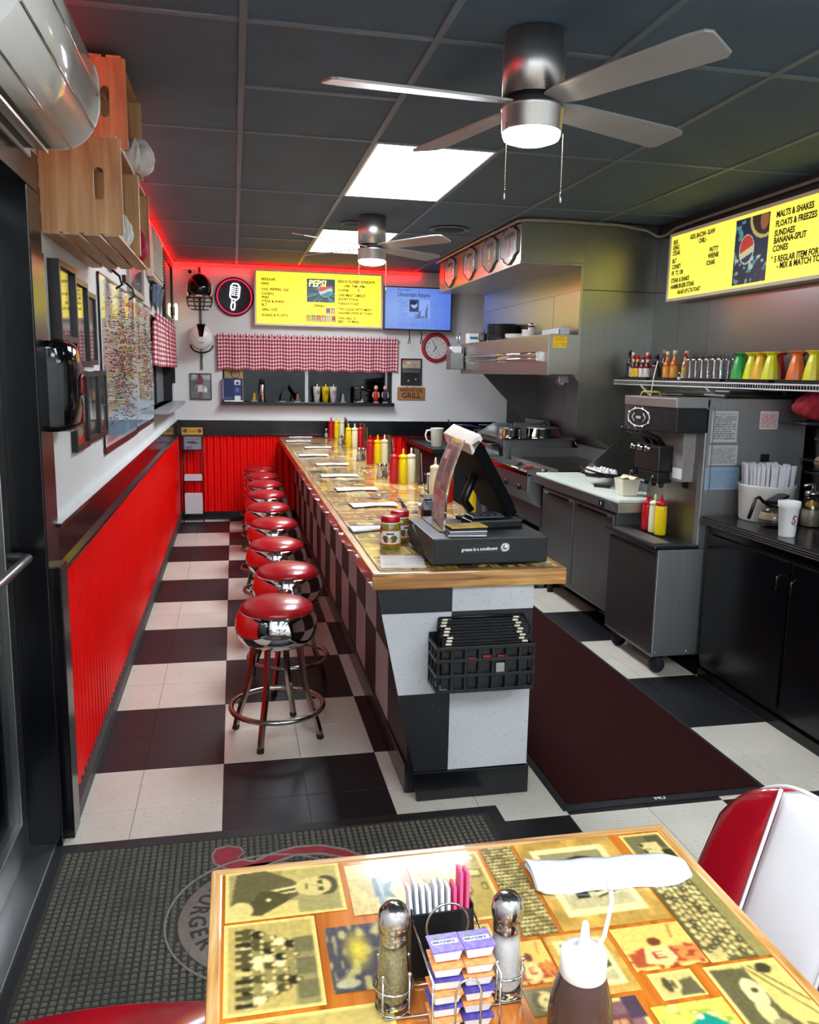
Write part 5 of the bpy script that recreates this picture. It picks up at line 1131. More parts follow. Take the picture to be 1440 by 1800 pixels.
curtain('red gingham valance over the serving window', (-.10, BW, 1.56), (1, 0, 0), (0, -1, 0), 1.88, .36, .014, 11, 3)
curtain('red gingham curtain over the left wall window', (LW, 3.27, 1.575), (0, 1, 0), (1, 0, 0), 2.1, .39, .02, 11, 5)

# ================================================================ things on the end wall
ho = thing('security_camera', 'small white security camera in the ceiling corner', 'camera', (-.345, BW, 2.52))
MB().box(-.09, .05, -.03, -.001, .02, .04).build('mount', M_whitep, ho, bevel=.003); MB().tf(TM((0, -.045, 0), 0, PI/2+.25)).lathe([(0, -.03), (.022, -.028), (.028, -.01), (.028, .035), (.022, .042)], 20).build('body', M_whitep, ho); MB().tf(TM((0, -.075, -.008), 0, PI/2+.25)).lathe([(.021, .009), (.018, .014), (0, .015)], 20).build('lens', M_blackp, ho)
sp_ = thing('hanging_strap', 'grey strap holding the two helmets on the end wall', 'strap', (-.255, BW, 1.55)); MB().box(-.012, .012, -.012, -.001, 0, 1.02).build('webbing', pm('strap_grey', '#5c5a57', .8, var=.3, scale=30), sp_); MB().tube([(0, -.004, 1.02), (0, -.03, 1.0), (0, -.03, .97)], .005, 6).build('hook', M_blackm, sp_)
fh = thing('football_helmet', 'black football helmet with face guard hanging on the wall', 'helmet', (-.255, BW-.013, 2.32))
M_helm = pm('helmet_black', '#0b0c0e', .08, var=.1)
def shell(u, v):
    a = u*2*PI; t = v*PI; r = .128; z = -math.cos(t); k = math.sin(t)
    return (r*.92*k*math.cos(a), -.115+r*.86*k*math.sin(a)*1.0, .03+r*1.12*z if z > -.35 else .03+r*1.12*(-.35+(z+.35)*.4))
MB().grid(shell, 32, 20).build('shell', M_helm, fh)
for s in (-1, 1): MB().tf().ball((s*.108, -.12, -.03), .042, 12, 8, (.5, .95, 1.25)).build('ear_flap', M_helm, fh); MB().tube([(s*.117, -.15, .06), (s*.122, -.14, .0), (s*.11, -.17, -.05)], .01, 6).build('white_stripe', M_whitep, fh)
mb = MB()
for z, r, dy in ((-.06, .118, .07), (-.1, .122, .085), (-.14, .115, .085), (-.175, .085, .075)): mb.tube([(r*math.cos(a), -.14-dy*math.sin(a), z-.012*math.sin(a)) for a in np.linspace(0, PI, 14)], .006, 6)
for x in (-.05, 0, .05): mb.tube([(x, -.225, -.07), (x, -.235, -.11), (x*.8, -.222, -.16), (x*.7, -.21, -.185)], .006, 6)
for s in (-1, 1): mb.tube([(s*.118, -.13, -.02), (s*.122, -.14, -.1), (s*.1, -.15, -.16)], .006, 6)
mb.build('face_guard', M_blackp, fh); MB().box(-.03, .03, -.245, -.225, -.062, -.045).build('nose_bumper', M_whitep, fh, bevel=.004)
bh = thing('batting_helmet', 'white batting helmet with a black stripe hanging on the wall', 'helmet', (-.245, BW-.013, 1.85))
MB().grid(lambda u, v: (.112*math.sin(v*PI)*math.cos(u*2*PI), -.105+.1*math.sin(v*PI)*math.sin(u*2*PI), .02-.135*math.cos(v*PI)*(1 if v > .5 else .85)), 32, 20).build('shell', pm('helmet_white', '#dcdad6', .12), bh)
MB().grid(lambda u, v: ((.046-.028*v)*(2*u-1), -.105-.1035*math.sin(PI*(.93-.42*v))*math.sqrt(max(0, 1-(((.046-.028*v)*(2*u-1))/.115)**2)), .02-.1365*math.cos(PI*(.93-.42*v))), 8, 14, True).build('stripe', M_helm, bh)
MB().tube([(.108*math.cos(a), -.11-.035*abs(math.sin(a))-.0, -.055-.075*math.sin(a)) for a in np.linspace(0, PI, 16)], .009, 6).build('black_rim', M_blackp, bh)
MB().grid(lambda u, v: (.095*math.cos(PI*u), -.13-.075*v, -.05-.075*math.sin(PI*u)*(.75+.25*v)+.01*v), 16, 4, True, (0, .006, 0)).build('brim', pm('helmet_white', '#dcdad6', .12), bh)
MB().tube([(-.02, -.206, -.03), (.0, -.208, -.036), (.012, -.208, -.03), (.025, -.205, -.034)], .003, 6).build('maker_mark', M_blackm, bh)
p = Pic(40, 48, '#4b4b4c'); p.rect(0, 1, .78, 1, '#8f908c'); n = p.smooth_noise(20, 10); p.put((p.Y > .78) & (n > .5), '#c9c7c2'); p.rect(0, 1, 0, .3, '#5a5c58'); p.poly([(.3, .55), (.38, .92), (.55, .92), (.66, .55)], '#7c2c35'); p.ell(.45, .93, .07, .06, '#7c2c35'); p.rect(.36, .6, .28, .56, '#dcdcda'); p.rect(.42, .54, .04, .3, '#8f3a40'); p.poly([(.62, .3), (.68, .55), (.82, .4), (.78, .25)], '#d8d8d6'); p.line(.3, .56, .25, .42, .03, '#b78e78')
framed('photo_plaque', 'framed photo of a ball player walking, under the helmets', (-.375, BW, 1.25), (1, 0, 0), (0, 0, 1), .215, .265, .008, .018, M_frame, p.blur(1))
# round neon sign
ns = thing('neon_sign', 'round black sign with pink ring and white neon microphone', 'neon sign', (.084, BW, 2.287)); R_ = .193
F = TM((0, 0, 0), 0, PI/2)
MB().tf(F).lathe([(0, .001), (R_, .001), (R_, .03), (R_*.98, .034), (R_*.9, .026), (0, .026)], 56).build('disc', M_blackm, ns)
MB().tube([(R_*.885*math.cos(a), -.037, R_*.885*math.sin(a)) for a in np.linspace(0, 2*PI, 57)[:-1]], .0065, 8, True).build('neon_ring', pm('pink_neon', '#e01a52', .4, var=0, emit=1.1), ns)
mn = pm('white_neon', '#eef6ff', .4, var=0, emit=2.6)
def mic(pts): return [(x*math.cos(-.13)-z*math.sin(-.13), -.037, x*math.sin(-.13)+z*math.cos(-.13)) for x, z in pts]
mb = MB(); mb.tube(mic([(-.03, -.02), (-.045, .0), (-.045, .1), (-.025, .128), (.02, .128), (.045, .1), (.045, .0), (.03, -.025), (-.02, -.025)]), .0065, 6, True)
for z in (.015, .035, .055, .075, .095): mb.tube(mic([(-.043, z), (.008, z)]), .0045, 6).tube(mic([(.018, z), (.05, z)]), .0045, 6)
mb.tube(mic([(-.02, -.03), (-.02, -.055), (.012, -.055), (.012, -.03)]), .0055, 6).tube(mic([(-.005, -.055), (-.02, -.07), (-.022, -.11), (-.01, -.13), (.008, -.13), (.016, -.11), (.014, -.07)]), .0065, 6, True)
mb.build('neon_microphone', mn, ns)
# menu board of the end wall
def board_mat(): return pm('board_yellow', '#ffe83a', .5, var=.04, scale=3, emit=BOARD_E)
M_by = board_mat(); M_rimc = pm('board_rim', '#d7cfb6', .4, var=.04); M_bpic = picmat('lit_print', .4, emit=.75); M_blet = pm('board_letter', '#1a1608', .6)
def menu_board(label, M, w, h, items, pics, name='menu_board'):
    t = thing(name, label, 'menu board'); t.matrix_world = M
    MB().box(0, w, 0, h, -.09, -.012).build('box', M_rimc, t)
    b_ = .02; MB().box(0, w, 0, b_, -.012, .003).box(0, w, h-b_, h, -.012, .003).box(0, b_, b_, h-b_, -.012, .003).box(w-b_, w, b_, h-b_, -.012, .003).build('rim', M_rimc, t, bevel=.003)
    MB().box(b_, w-b_, b_, h-b_, -.012, -.003).build('lit_face', M_by, t)
    mb = MB()
    for k in range(1, 12): z = b_+.015+(h-2*b_-.03)*k/12; mb.box(b_+.01, w-b_-.01, z-.0012, z+.0012, -.003, -.0012)
    mb.build('letter_track', pm('track_yellow', '#fbe24a', .5, emit=.7), t)
    for x0, x1, z0, z1, pc in pics:
        pc.build('lit_picture', M_bpic, (x0, z0, -.0008), (x1-x0, 0, 0), (0, z1-z0, 0), t)
    for it_ in items: letter(t, M_blet, basis((0, 0, .0002), (1, 0, 0), (0, 1, 0)), [it_], name='menu_line', bold=.03, depth=.001)
    return t
p = Pic(80, 62, '#123a45'); n = p.smooth_noise(5, 5)
for k in range(46):
    a = RNG.random()*2*PI; r0, r1 = .12+.2*RNG.random(), .4+.5*RNG.random(); p.line(.6+r0*math.cos(a), .42+r0*math.sin(a), .6+r1*math.cos(a), .42+r1*math.sin(a), .006+.01*RNG.random(), RNG.choice(['#2f8f9c', '#58b4ae', '#1f6570', '#0c2630', '#7dc4b8']))
p.ell(.66, .52, .24, .29, '#e8f0ee').put((((p.X-.66)/.23)**2+((p.Y-.52)/.28)**2 < 1) & (p.Y > .54+.07*np.sin((p.X-.66)*9)), '#e84a28').put((((p.X-.66)/.23)**2+((p.Y-.52)/.28)**2 < 1) & (p.Y < .42+.07*np.sin((p.X-.66)*9)), '#2a9aa0'); p.rect(.04, .97, .7, .97, '#14404a')
def small(c1, c2): return Pic(10, 12, c1).ell(.5, .5, .3, .35, c2).rect(.2, .8, .1, .25, '#f2e6b0')
pics = [(.528, .817, .247, .48, p)]+[(.725+.048*k, .768+.048*k, .131, .193, small(*c)) for k, c in enumerate((('#3f6f9a', '#d9483a'), ('#d85a3a', '#e8e0c8')))]
pics += [(.523+.0515*k, .569+.0515*k, .05, .118, small(*c)) for k, c in enumerate((('#e0873a', '#f2d04a'), ('#7d8a4a', '#c9c48a'), ('#cf4432', '#e89a6a'), ('#c8322c', '#e8e0c8'), ('#e8b08a', '#e8e4c8'), ('#d9a03a', '#c9602a')))]
it = [(s_, .07, z, .036, .9) for s_, z in (('REGULAR', .445), ('KING', .402), ('CHZ, PEPPERS, OLE', .346), ('CONEYS', .302), ('FRIES', .267), ('STEAK & SHAKE', .229), ('BLT', .193), ('GRILL CHZ', .147), ('SHAKES & FLOATS', .092))]
it += [('SIDS IS CLOSED SUNDAYS', .845, .452, .036, .93), ('--HRS  7AM  2PM--', .9, .408, .034, .9)]+[(s_, .85, z, .036, .9) for s_, z in (('COFFEE', .362), ('ONE MEAT OMELET', .314), ('SHORT STACK', .274), ('F ENCH TOAST', .23), ('TWO EGGS WITH MEAT', .174), ('HASHBROWNS & TOAST', .136), ('PANCAKE  D.', .083), ('B&D    W MEAL', .05))]+[('DRINKS', .6, .2, .036, .9)]
mbk = menu_board('yellow lit menu board on the end wall beside the television', basis((.282, BW-.09, 2.01), (1, 0, 0), (0, 0, 1)), 1.318, .555, it, pics)
letter(mbk, pm('pepsi_yellow', '#fff0a0', .5, emit=.9), basis((.545, .405, .0003), (1, 0, 0), (0, 1, 0)), [('PEPSI', 0, 0, .088, .92, 'LEFT', .12)], name='drink_logo', bold=.03)
# television
tv = thing('television', 'flat television showing a newspaper page on the end wall', 'television', (1.606, BW-.1, 2.0)); w, h = .73, .445
MB().box(0, w, -.03, .02, 0, h).build('housing', M_blackp, tv, bevel=.004); B(.2, .5, .02, .1, .1, .3).build('wall_bracket', M_blackm, tv)
p = Pic(150, 92, '#7fa0ea'); p.a += (p.X[..., None]-.5)*np.array([-.1, -.08, .0]); p.a += (.25-np.hypot(p.X-.35, p.Y-.45))[..., None]*.35*np.array([.6, .6, .2]); p.a = np.clip(p.a, 0, 1)
for c in range(5): p.textlines(.2+.16*c, .345+.16*c, .05, .72 if c != 1 else .3, 26 if c != 1 else 9, '#4a67c4', .45, .5)
p.rect(.37, .51, .42, .72, '#33426e').ell(.44, .6, .05, .09, '#aab8e6').ell(.43, .64, .05, .05, '#20284a'); p.rect(.52, .68, .26, .72, '#8fabf0')
for k, hh in enumerate((.1, .12, .09, .16, .2, .05, .06, .08, .2, .26, .36)): p.rect(.46+.018*k, .47+.018*k, .27, .27+hh, '#26345e')
scn = p.build('screen', M_tv, (.012, -.031, .014), (w-.024, 0, 0), (0, 0, h-.026), tv)
letter(tv, pm('screen_ink', '#20306e', .5, emit=.4), basis((.145, -.0315, .345), (1, 0, 0), (0, 0, 1)), [('Uncertain future', 0, 0, .06, .85), ('News, Page 8', 0, .06, .024, 1.0)], name='headline', bold=.01)
for x in (.28, .41): MB().tube([(x, .01, 0), (x+.004, .0, -.06), (x-.01, -.0, -.14), (x+.012, 0, -.13), (x+.006, .01, -.03)], .004, 6).build('cable', M_blackm, tv)
# clock
ck = thing('wall_clock', 'round wall clock with red rim and white face', 'clock', (2.2, BW, 1.832))
MB().tf(F).lathe([(.118, .001), (.158, .001), (.158, .02), (.148, .032), (.132, .034), (.12, .024), (.118, .022)], 48, caps=False).build('rim', pm('clock_red', '#a8222c', .3), ck)
MB().tf(F).lathe([(0, .012), (.121, .012)], 48, caps=False).build('dial', pm('clock_white', '#d9dad6', .5), ck)
letter(ck, M_ink, basis((0, -.0135, 0), (1, 0, 0), (0, 0, 1)), [(str(k), .095*math.sin(k*PI/6), .095*math.cos(k*PI/6)-.009, .026, 1, 'CENTER') for k in range(1, 13)], name='numerals')
for nm, a, L_, wd_ in (('hour_hand', 211, .055, .004), ('minute_hand', 332, .085, .003), ('second_hand', 152, .09, .0012)):
    MB().tf(TM((0, -.016, 0)) @ Matrix.Rotation(math.radians(a), 4, 'Y')).box(-wd_, wd_, -.001, .001, -.015, L_).build(nm, M_blackm, ck)
MB().tf(F).lathe([(.121, .026), (.06, .031), (0, .032)], 40, caps=False).build('glass_cover', M_pane, ck)
p = Pic(40, 48, '#2a2722'); p.rect(0, 1, .65, 1, '#b7ae9c'); p.rect(0, .4, .8, 1, '#c98a4a'); p.ell(.35, .8, .1, .09, '#caa18a'); p.ell(.66, .76, .1, .09, '#b98f78'); p.poly([(.1, .05), (.15, .6), (.5, .66), (.52, .05)], '#15161a'); p.poly([(.48, .05), (.5, .62), (.85, .6), (.9, .05)], '#101114'); p.ell(.36, .15, .06, .04, '#caa18a'); p.ell(.74, .2, .06, .04, '#caa18a'); p.ell(.35, .87, .1, .05, '#e2dfd8')
framed('picture_frame', 'black framed photo of two cooks below the clock', (1.82, BW, 1.428), (1, 0, 0), (0, 0, 1), .23, .283, .014, .018, M_frame, p.blur(1), group='framed pictures on the end wall')
kg = thing('wall_plaque', 'wooden plaque reading king of the grill', 'sign', (1.785, BW, 1.272)); B(0, .305, -.016, -.001, 0, .135, b=.003).build('board', wood('plaque_wood', '#6d4420', '#a06a32', '#b9824a', 'X', 6, .5, .1), kg)
letter(kg, pm('burnt_ink', '#1c1008', .6), basis((.152, -.017, 0), (1, 0, 0), (0, 0, 1)), [('KING OF THE', 0, .087, .045, .92, 'CENTER'), ('GRILL', 0, .018, .082, 1.0, 'CENTER')], bold=.02); MB().tube([(.1, -.004, .133), (.152, -.004, .17), (.2, -.004, .133)], .002, 5).build('hanging_cord', M_blackm, kg)
# things standing on the window sill
SZ = WB+.006
bb = thing('blue_box', 'dark blue patterned gift box leaning on the window sill', 'box', (.04, BW-.05, SZ), -.1); MB().box(-.09, .11, -.03, .03, 0, .235).build('carton', pm('box_blue', '#16244f', .4), bb, bevel=.002)
p = Pic(34, 40, '#1b2c5c'); p.rect(.55, .95, .05, .98, '#223a70').rect(.62, .9, .72, .92, '#d3d6da').rect(.62, .9, .06, .26, '#d3d6da').ell(.76, .5, .1, .1, '#5a7099').textlines(.05, .5, .12, .2, 2, '#aab6cf', .6).rect(.03, .07, .1, .97, '#aab6cf'); p.ell(.76, .8, .08, .06, '#2a2f3a')
p.build('front_print', M_pic, (-.088, -.0305, .002), (.196, 0, 0), (0, 0, .231), bb); B(-.07, .12, -.045, -.0305, .0, .012).build('shelf_lip', M_whitep, bb)
cardb = thing('kraft_box', 'tan cardboard box with a round logo behind the blue box', 'box', (.03, BW+.03, SZ)); B(-.07, .13, -.01, .04, 0, .33).build('carton', pm('kraft_card', '#a58a5e', .7), cardb); MB().tf(TM((.05, -.011, .28), 0, PI/2)).lathe([(.04, 0), (.046, .002), (.046, .0), (.04, 0)], 24, caps=False).build('round_logo', M_blackm, cardb)
tu = thing('steel_tumbler', 'tall steel vacuum bottle on the window sill', 'bottle', (.352, BW-.04, SZ)); MB().lathe([(.028, 0), (.031, .004), (.031, .15), (.026, .175), (.022, .18)], 24).build('body', M_chrome, tu); MB().lathe([(.023, .18), (.023, .21), (.018, .225), (0, .226)], 20).build('lid', M_blackp, tu)
for k, (x, c, lab) in enumerate(((.915, '#d3d6d8', 'white paper cup beside the yellow cup, towards the steel bottle'), (1.005, '#e0c500', 'yellow paper cup between two white cups'), (1.087, '#d3d6d8', 'white paper cup beside the yellow cup, towards the shoe'))):
    t = thing('paper_cup', lab, 'cup', (x, BW-.05, SZ), group='cups on the window sill'); MB().lathe([(.03, 0), (.0405, .16), (.042, .163), (.039, .163), (.029, .004), (0, .004)], 28).build('cup', pm('cup'+c, c, .45), t)
    MB().tf(F).lathe([(.017, .0), (.021, .0)], 20, caps=False).build('logo_ring', M_ink, t).location = (.01, -.039, .105); letter(t, M_ink, basis((.003, -.0405, .095), (1, 0, 0), (0, 0, 1)), [('S', 0, 0, .03)], name='logo_letter', bold=.03)
    MB().tube([(0, 0, .01), (.005, 0, .19)], .004, 6).build('straw', M_whitep, t)
so = thing('black_shoe', 'black sneaker with white sole standing on its heel', 'shoe', (1.36, BW-.04, SZ)); MB().box(-.055, .03, -.035, .035, .02, .17).build('upper', M_blackp, so, bevel=.02); MB().tube([(.05, 0, .165), (0, 0, .155), (-.045, 0, .14)], .009, 6).build('white_stripe', M_whitep, so); MB().tube([(.05, 0, .012), (0, 0, .01), (-.05, 0, .012), (.04, 0, .03)], .01, 6).build('white_sole', M_whitep, so)
for x, c, lab in ((1.545, '#b3201f', 'small bobblehead figure wearing a red apron'), (1.645, '#1d2a3f', 'small bobblehead figure wearing dark blue')):
    t = thing('bobblehead', lab, 'figurine', (x, BW-.05, SZ), group='bobbleheads on the window sill'); MB().box(-.025, .025, -.02, .02, 0, .012).build('base', pm('figure_grey', '#9a9a98', .5), t, bevel=.002)
    MB().lathe([(.02, .012), (.024, .05), (.026, .1), (.018, .125), (.008, .13)], 16, squash=.7).build('body', pm('fig'+c, c, .45), t); MB().ball((0, -.002, .158), .026, 14, 10, (.85, .85, 1.1)).build('head', pm('figure_skin', '#c99f88', .5), t); MB().tube([(-.024, 0, .115), (-.034, -.005, .08), (-.028, -.012, .055)], .007, 6).tube([(.024, 0, .115), (.034, -.005, .08), (.028, -.012, .055)], .007, 6).build('arms', pm('figure_skin', '#c99f88', .5), t); MB().ball((0, -.012, .138), .016, 10, 6, (1, .8, .8)).build('beard', pm('figure_beard', '#5b4234', .7), t)
# dim things further back on the sill
for x, c, lab in ((.27, '#b5931f', 'small yellow trinket on the window sill'), (.56, '#2a2622', 'dark figurine on the window sill'), (.72, '#7a5540', 'little wooden cart on the window sill'), (1.2, '#8d8d8a', 'tiny grey figurine on the window sill')):
    t = thing('trinket', lab, 'trinket', (x, BW+.02, SZ)); MB().lathe([(.02, 0), (.022, .03), (.012, .05), (.014, .08), (0, .09)], 12).build('body', pm('trinket'+c, c, .5), t); MB().box(-.03, .03, -.02, .02, 0, .008).build('base', pm('figure_grey', '#9a9a98', .5), t)
# newspaper rack by the end wall
nr = thing('brochure_rack', 'black wire literature rack with papers against the corner', 'rack', (-.36, BW-.11, 0))
mb = MB()
for s in (-1, 1): mb.tube([(s*.1, .02, .0), (s*.1, .02, .95)], .006, 6).tube([(s*.1, -.06, .0), (s*.1, .02, .16)], .005, 6).tube([(s*.085, .0, .05), (s*.085, .0, .72)], .004, 6)
for z in (.07, .42, .74): mb.tube([(-.1, -.02, z), (.1, -.02, z)], .005, 6).tube([(-.1, -.02, z), (-.1, .02, z)], .004, 6).tube([(.1, -.02, z), (.1, .02, z)], .004, 6)
mb.build('wire_frame', M_blackp, nr)
p = Pic(40, 14, '#c9a240'); p.ell(.18, .55, .1, .25, '#7a2f22').ell(.84, .55, .1, .25, '#7a2f22').rect(.32, .7, .35, .65, '#b08a30'); p.build('header_card', M_pic, (-.105, -.004, .895), (.21, 0, 0), (0, 0, .075), nr, thick=.006)
p = Pic(40, 44, '#2a2a3a'); p.rect(.1, .92, .08, .92, '#8f939c').textlines(.12, .9, .7, .9, 4, '#55596a', .7).poly([(.12, .55), (.5, .65), (.88, .5), (.5, .42)], '#4a4a50').rect(.15, .5, .12, .3, '#6a6f8a'); p.build('magazine', M_pic, (-.098, -.015, .735), (.196, 0, 0), (0, 0, .155), nr, thick=.012)
for z, h_ in ((.425, .05), (.08, .2)): 
    for q in range(3): B(-.088, .088, -.018+.008*q, -.012+.008*q, z, z+h_+.008*q).build('paper', M_paper, nr)
# ================================================================ extraction hood
HY0, HY1 = 2.41, 4.72
hd = thing('range_hood', 'stainless steel extraction hood with supply box over the griddle', 'range hood', (0, 0, 0))
M_hood = brushed('hood_steel', '#97978f', .34, 'Z'); M_hoody = brushed('hood_steel_y', '#aaa79f', .28, 'Y')
MB().box(2.0, 2.47, HY0, HY1, 2.31, H-.004).build('supply_box', M_hoody, hd, bevel=.002)
MB().box(2.0, 2.48, HY0-.002, HY0, 2.325, 2.335).box(1.998, 2.0, HY0, HY1, 2.312, 2.322).build('seam_strip', M_steeld, hd)
MB().box(2.45, 2.47, HY0+.004, HY1, 1.84, 2.31).build('recess_panel', M_hoody, hd)
MB().box(2.448, 2.45, HY0, HY1, 2.148, 2.153).box(2.448, 2.45, 2.9, 2.904, 1.84, 2.15).build('panel_seam', M_steeld, hd)
MB().box(2.23, RW-.014, HY0+.004, HY1, 1.83, 1.845).box(2.23, 2.245, HY0+.004, HY1, 1.565, 1.84).box(2.23, 2.47, HY0, HY0+.012, 1.565, 1.84).box(2.23, 2.47, HY1-.012, HY1, 1.565, 1.84).box(2.23, 2.26, HY0, HY1, 1.56, 1.572).build('canopy', M_hoody, hd, bevel=.002)
MB().box(2.47, RW-.013, HY0, HY0+.012, 2.155, H-.004).build('upper_side_sheet', M_hood, hd)
MB().prism([(2.47, 1.2), (2.47, 2.15), (RW-.013, 2.15), (RW-.013, .9), (2.98, .92)], HY0, HY0+.012, 'Y').build('lower_side_sheet', M_hood, hd)
MB().prism([(2.435, 1.565), (2.47, 1.565), (RW-.013, 1.565), (RW-.013, .92), (2.93, 1.0), (2.72, 1.232)], HY0+.013, HY0+.025, 'Y').build('side_skirt', M_hood, hd)
MB().prism([(2.454, 1.565), (RW-.013, 1.565), (RW-.013, 1.0), (2.93, 1.09)], HY1-.012, HY1, 'Y').build('side_skirt', M_steeld, hd)
for a, b_ in ((2.44, 3.22), (3.222, 4.0), (4.002, 4.7)): B(RW-.012, RW-.001, a, b_, .7, 1.83).build('back_sheet', M_steeld, hd)
MB().box(2.47, RW-.02, HY0+.03, HY1-.02, 1.80, 1.828).build('filter_bank', M_steeld, hd)
MB().tube([(2.205, 2.56, 1.71), (2.205, 4.45, 1.715)], .013, 10).tube([(2.205, 2.56, 1.675), (2.205, 4.45, 1.68)], .01, 10).box(2.2, 2.23, 2.56, 2.575, 1.66, 1.725).box(2.2, 2.23, 3.45, 3.465, 1.66, 1.725).box(2.2, 2.23, 4.4, 4.415, 1.66, 1.725).build('ticket_rail', M_chrome, hd)
p = Pic(24, 20, '#e3bb1c'); p.textlines(.08, .92, .5, .95, 4, '#a8621e', .8).textlines(.1, .9, .1, .4, 2, '#7d5a14', .8)
p.build('warning_sticker', M_pic, (2.262, HY0-.0012, 1.752), (.105, 0, 0), (0, 0, .085), hd)
MB().box(2.36, 2.44, HY0+.1, HY0+.16, 1.505, 1.565).cyl(.03, 1.49, 1.51, (2.4, HY0+.13), 14).build('hood_lamp', M_steel, hd, bevel=.004)
# shield-shaped signs on the supply box
M_plq = pm('plaque_silver', '#b8b7b2', .18, .6, var=.05)
def shield(w, h): 
    q = [(-.5, .28), (-.46, .34), (-.36, .36), (-.26, .46), (-.14, .44), (0, .52), (.14, .44), (.26, .46), (.36, .36), (.46, .34), (.5, .28), (.5, -.22), (.44, -.26), (.34, -.28), (.26, -.38), (0, -.5), (-.26, -.38), (-.34, -.28), (-.44, -.26), (-.5, -.22)]
    return [(x*w, z*h) for x, z in q]
for k, (y, lab, c) in enumerate(((2.64, 'mirrored shield sign with an oval red badge on the hood', '#8f2a26'), (3.10, 'mirrored shield sign with a yellow glass badge on the hood', '#c9982c'), (3.66, 'mirrored shield sign with faint lettering on the hood', '#a86a5a'), (4.30, 'mirrored shield sign on the hood, closest to the end wall', '#b08a7c'))):
    t = thing('shield_sign', lab, 'sign', (2.0, y, 2.455), group='shield signs on the hood')
    MB().prism(shield(.36, .26), -.012, -.002, 'X').build('plate', M_plq, t)
    MB().tube([(-.012, a, b_) for a, b_ in shield(.36, .26)], .0045, 6, True).build('dark_border', M_blackp, t)
    MB().tf(TM((-.0125, 0, .0), 0, 0, -PI/2)).lathe([(.045 if k else .05, 0), (.045 if k else .05, .002)], 24, squash=.55).build('badge', pm('badge'+c, c, .35), t)
    MB().box(-.0135, -.0125, -.03, .03, -.075, -.055).build('caption_strip', pm('caption_gold', '#a98d4c', .4), t)
    letter(t, M_ink, basis((-.013, .13, .055), (0, -1, 0), (0, 0, 1)), [('IN DEVON' if k == 0 else 'DEVON', .03 if k == 0 else .06, 0, .045, 1.0)], bold=.02)
    MB().box(-.014, -.0125, -.135, -.12, -.03, .02).build('side_mark', M_inkw, t)
# things on the canopy top
PZ = 1.8455
def plates(label, loc, n, r, m, dz_=.012):
    t = thing('plate_stack', label, 'plates', loc, group='plate stacks on the hood')
    for q in range(n): MB().lathe([(0, 0), (r*.6, 0), (r*.65, .004), (r, .013), (r*.985, .016), (r*.6, .007), (0, .006)], 28, (.002*math.sin(q*2), .002*math.cos(q*3), dz_*q)).build('plate', m, t)
M_pb = pm('black_melamine', '#17191c', .35); M_pw = pm('white_plate', '#d9d9d4', .3)
plates('tall stack of black plates on the hood', (2.345, 3.95, PZ), 12, .095, M_pb); plates('second tall stack of black plates on the hood, beside the white ones', (2.345, 3.72, PZ), 11, .1, M_pb)
for k, y in enumerate((4.16, 4.09)):
    t = thing('tumbler_stack', ('stack of small black bowls on the hood', 'short stack of small black bowls on the hood')[k], 'bowls', (2.27, y-.0, PZ))
    for q in range(6-k): MB().lathe([(0, 0), (.022, 0), (.033, .025), (.031, .025), (.02, .003)], 20, (0, 0, .011*q)).build('bowl', M_pb, t)
plates('low stack of white plates on the hood', (2.34, 3.40, PZ), 4, .1, M_pw, .008); plates('stack of white plates nearest the shaker on the hood', (2.36, 3.10, PZ), 6, .085, M_pw, .009)
t = thing('glass_shaker', 'glass shaker with steel lid on the hood', 'shaker', (2.29, 2.93, PZ)); MB().lathe([(.024, 0), (.026, .004), (.026, .07), (.02, .075)], 20).build('jar', pm('shaker_grey', '#a9a297', .2), t); MB().lathe([(.026, .07), (.026, .095), (.02, .1), (0, .1)], 20).build('lid', M_metal_cap, t)
t = thing('wrap_box', 'long white and blue food wrap box on the hood near the shaker', 'box', (2.33, 2.45, PZ)); B(0, .07, 0, .36, 0, .045, b=.003).build('carton', pm('carton_pale', '#a9b2bd', .4), t); B(-.001, .071, .002, .03, .004, .04).build('end_label', pm('carton_dark', '#3a4250', .5), t)
t = thing('glove_box', 'white disposable glove box with blue stripe by the hood end', 'box', (2.16, HY1-.2, 1.862)); MB().box(0.09, .28, 0, .12, -.016, .075).build('carton', M_whitep, t, bevel=.002); B(.1, .2, -.0012, 0.0, .022, .045).build('blue_stripe', pm('stripe_blue', '#1f6f9c', .4), t); MB().tf(TM((.17, -.0022, .015), 0, 0, .6)).box(-.008, .008, -.0005, .0005, 0, .055).build('yellow_mark', pm('mark_yellow', '#c9b53a', .4), t)
MB().tube([(.0, -.01, .07), (-.01, -.01, -.016), (.0, .1, -.016), (0, .1, .07)], .005, 6, True).build('wire_bracket', M_chrome, t)
t = thing('steel_bin', 'small steel bin hung on the end of the hood', 'bin', (2.09, HY1-.14, 1.6)); MB().box(0, .13, 0, .16, 0, .006).box(0, .006, 0, .16, 0, .19).box(.124, .13, 0, .16, 0, .19).box(0, .13, 0, .006, 0, .15).box(0, .13, .154, .16, 0, .22).build('bin', M_steel, t, bevel=.002); MB().box(.015, .115, .02, .12, .15, .215).build('white_towel', M_paper, t, bevel=.01)

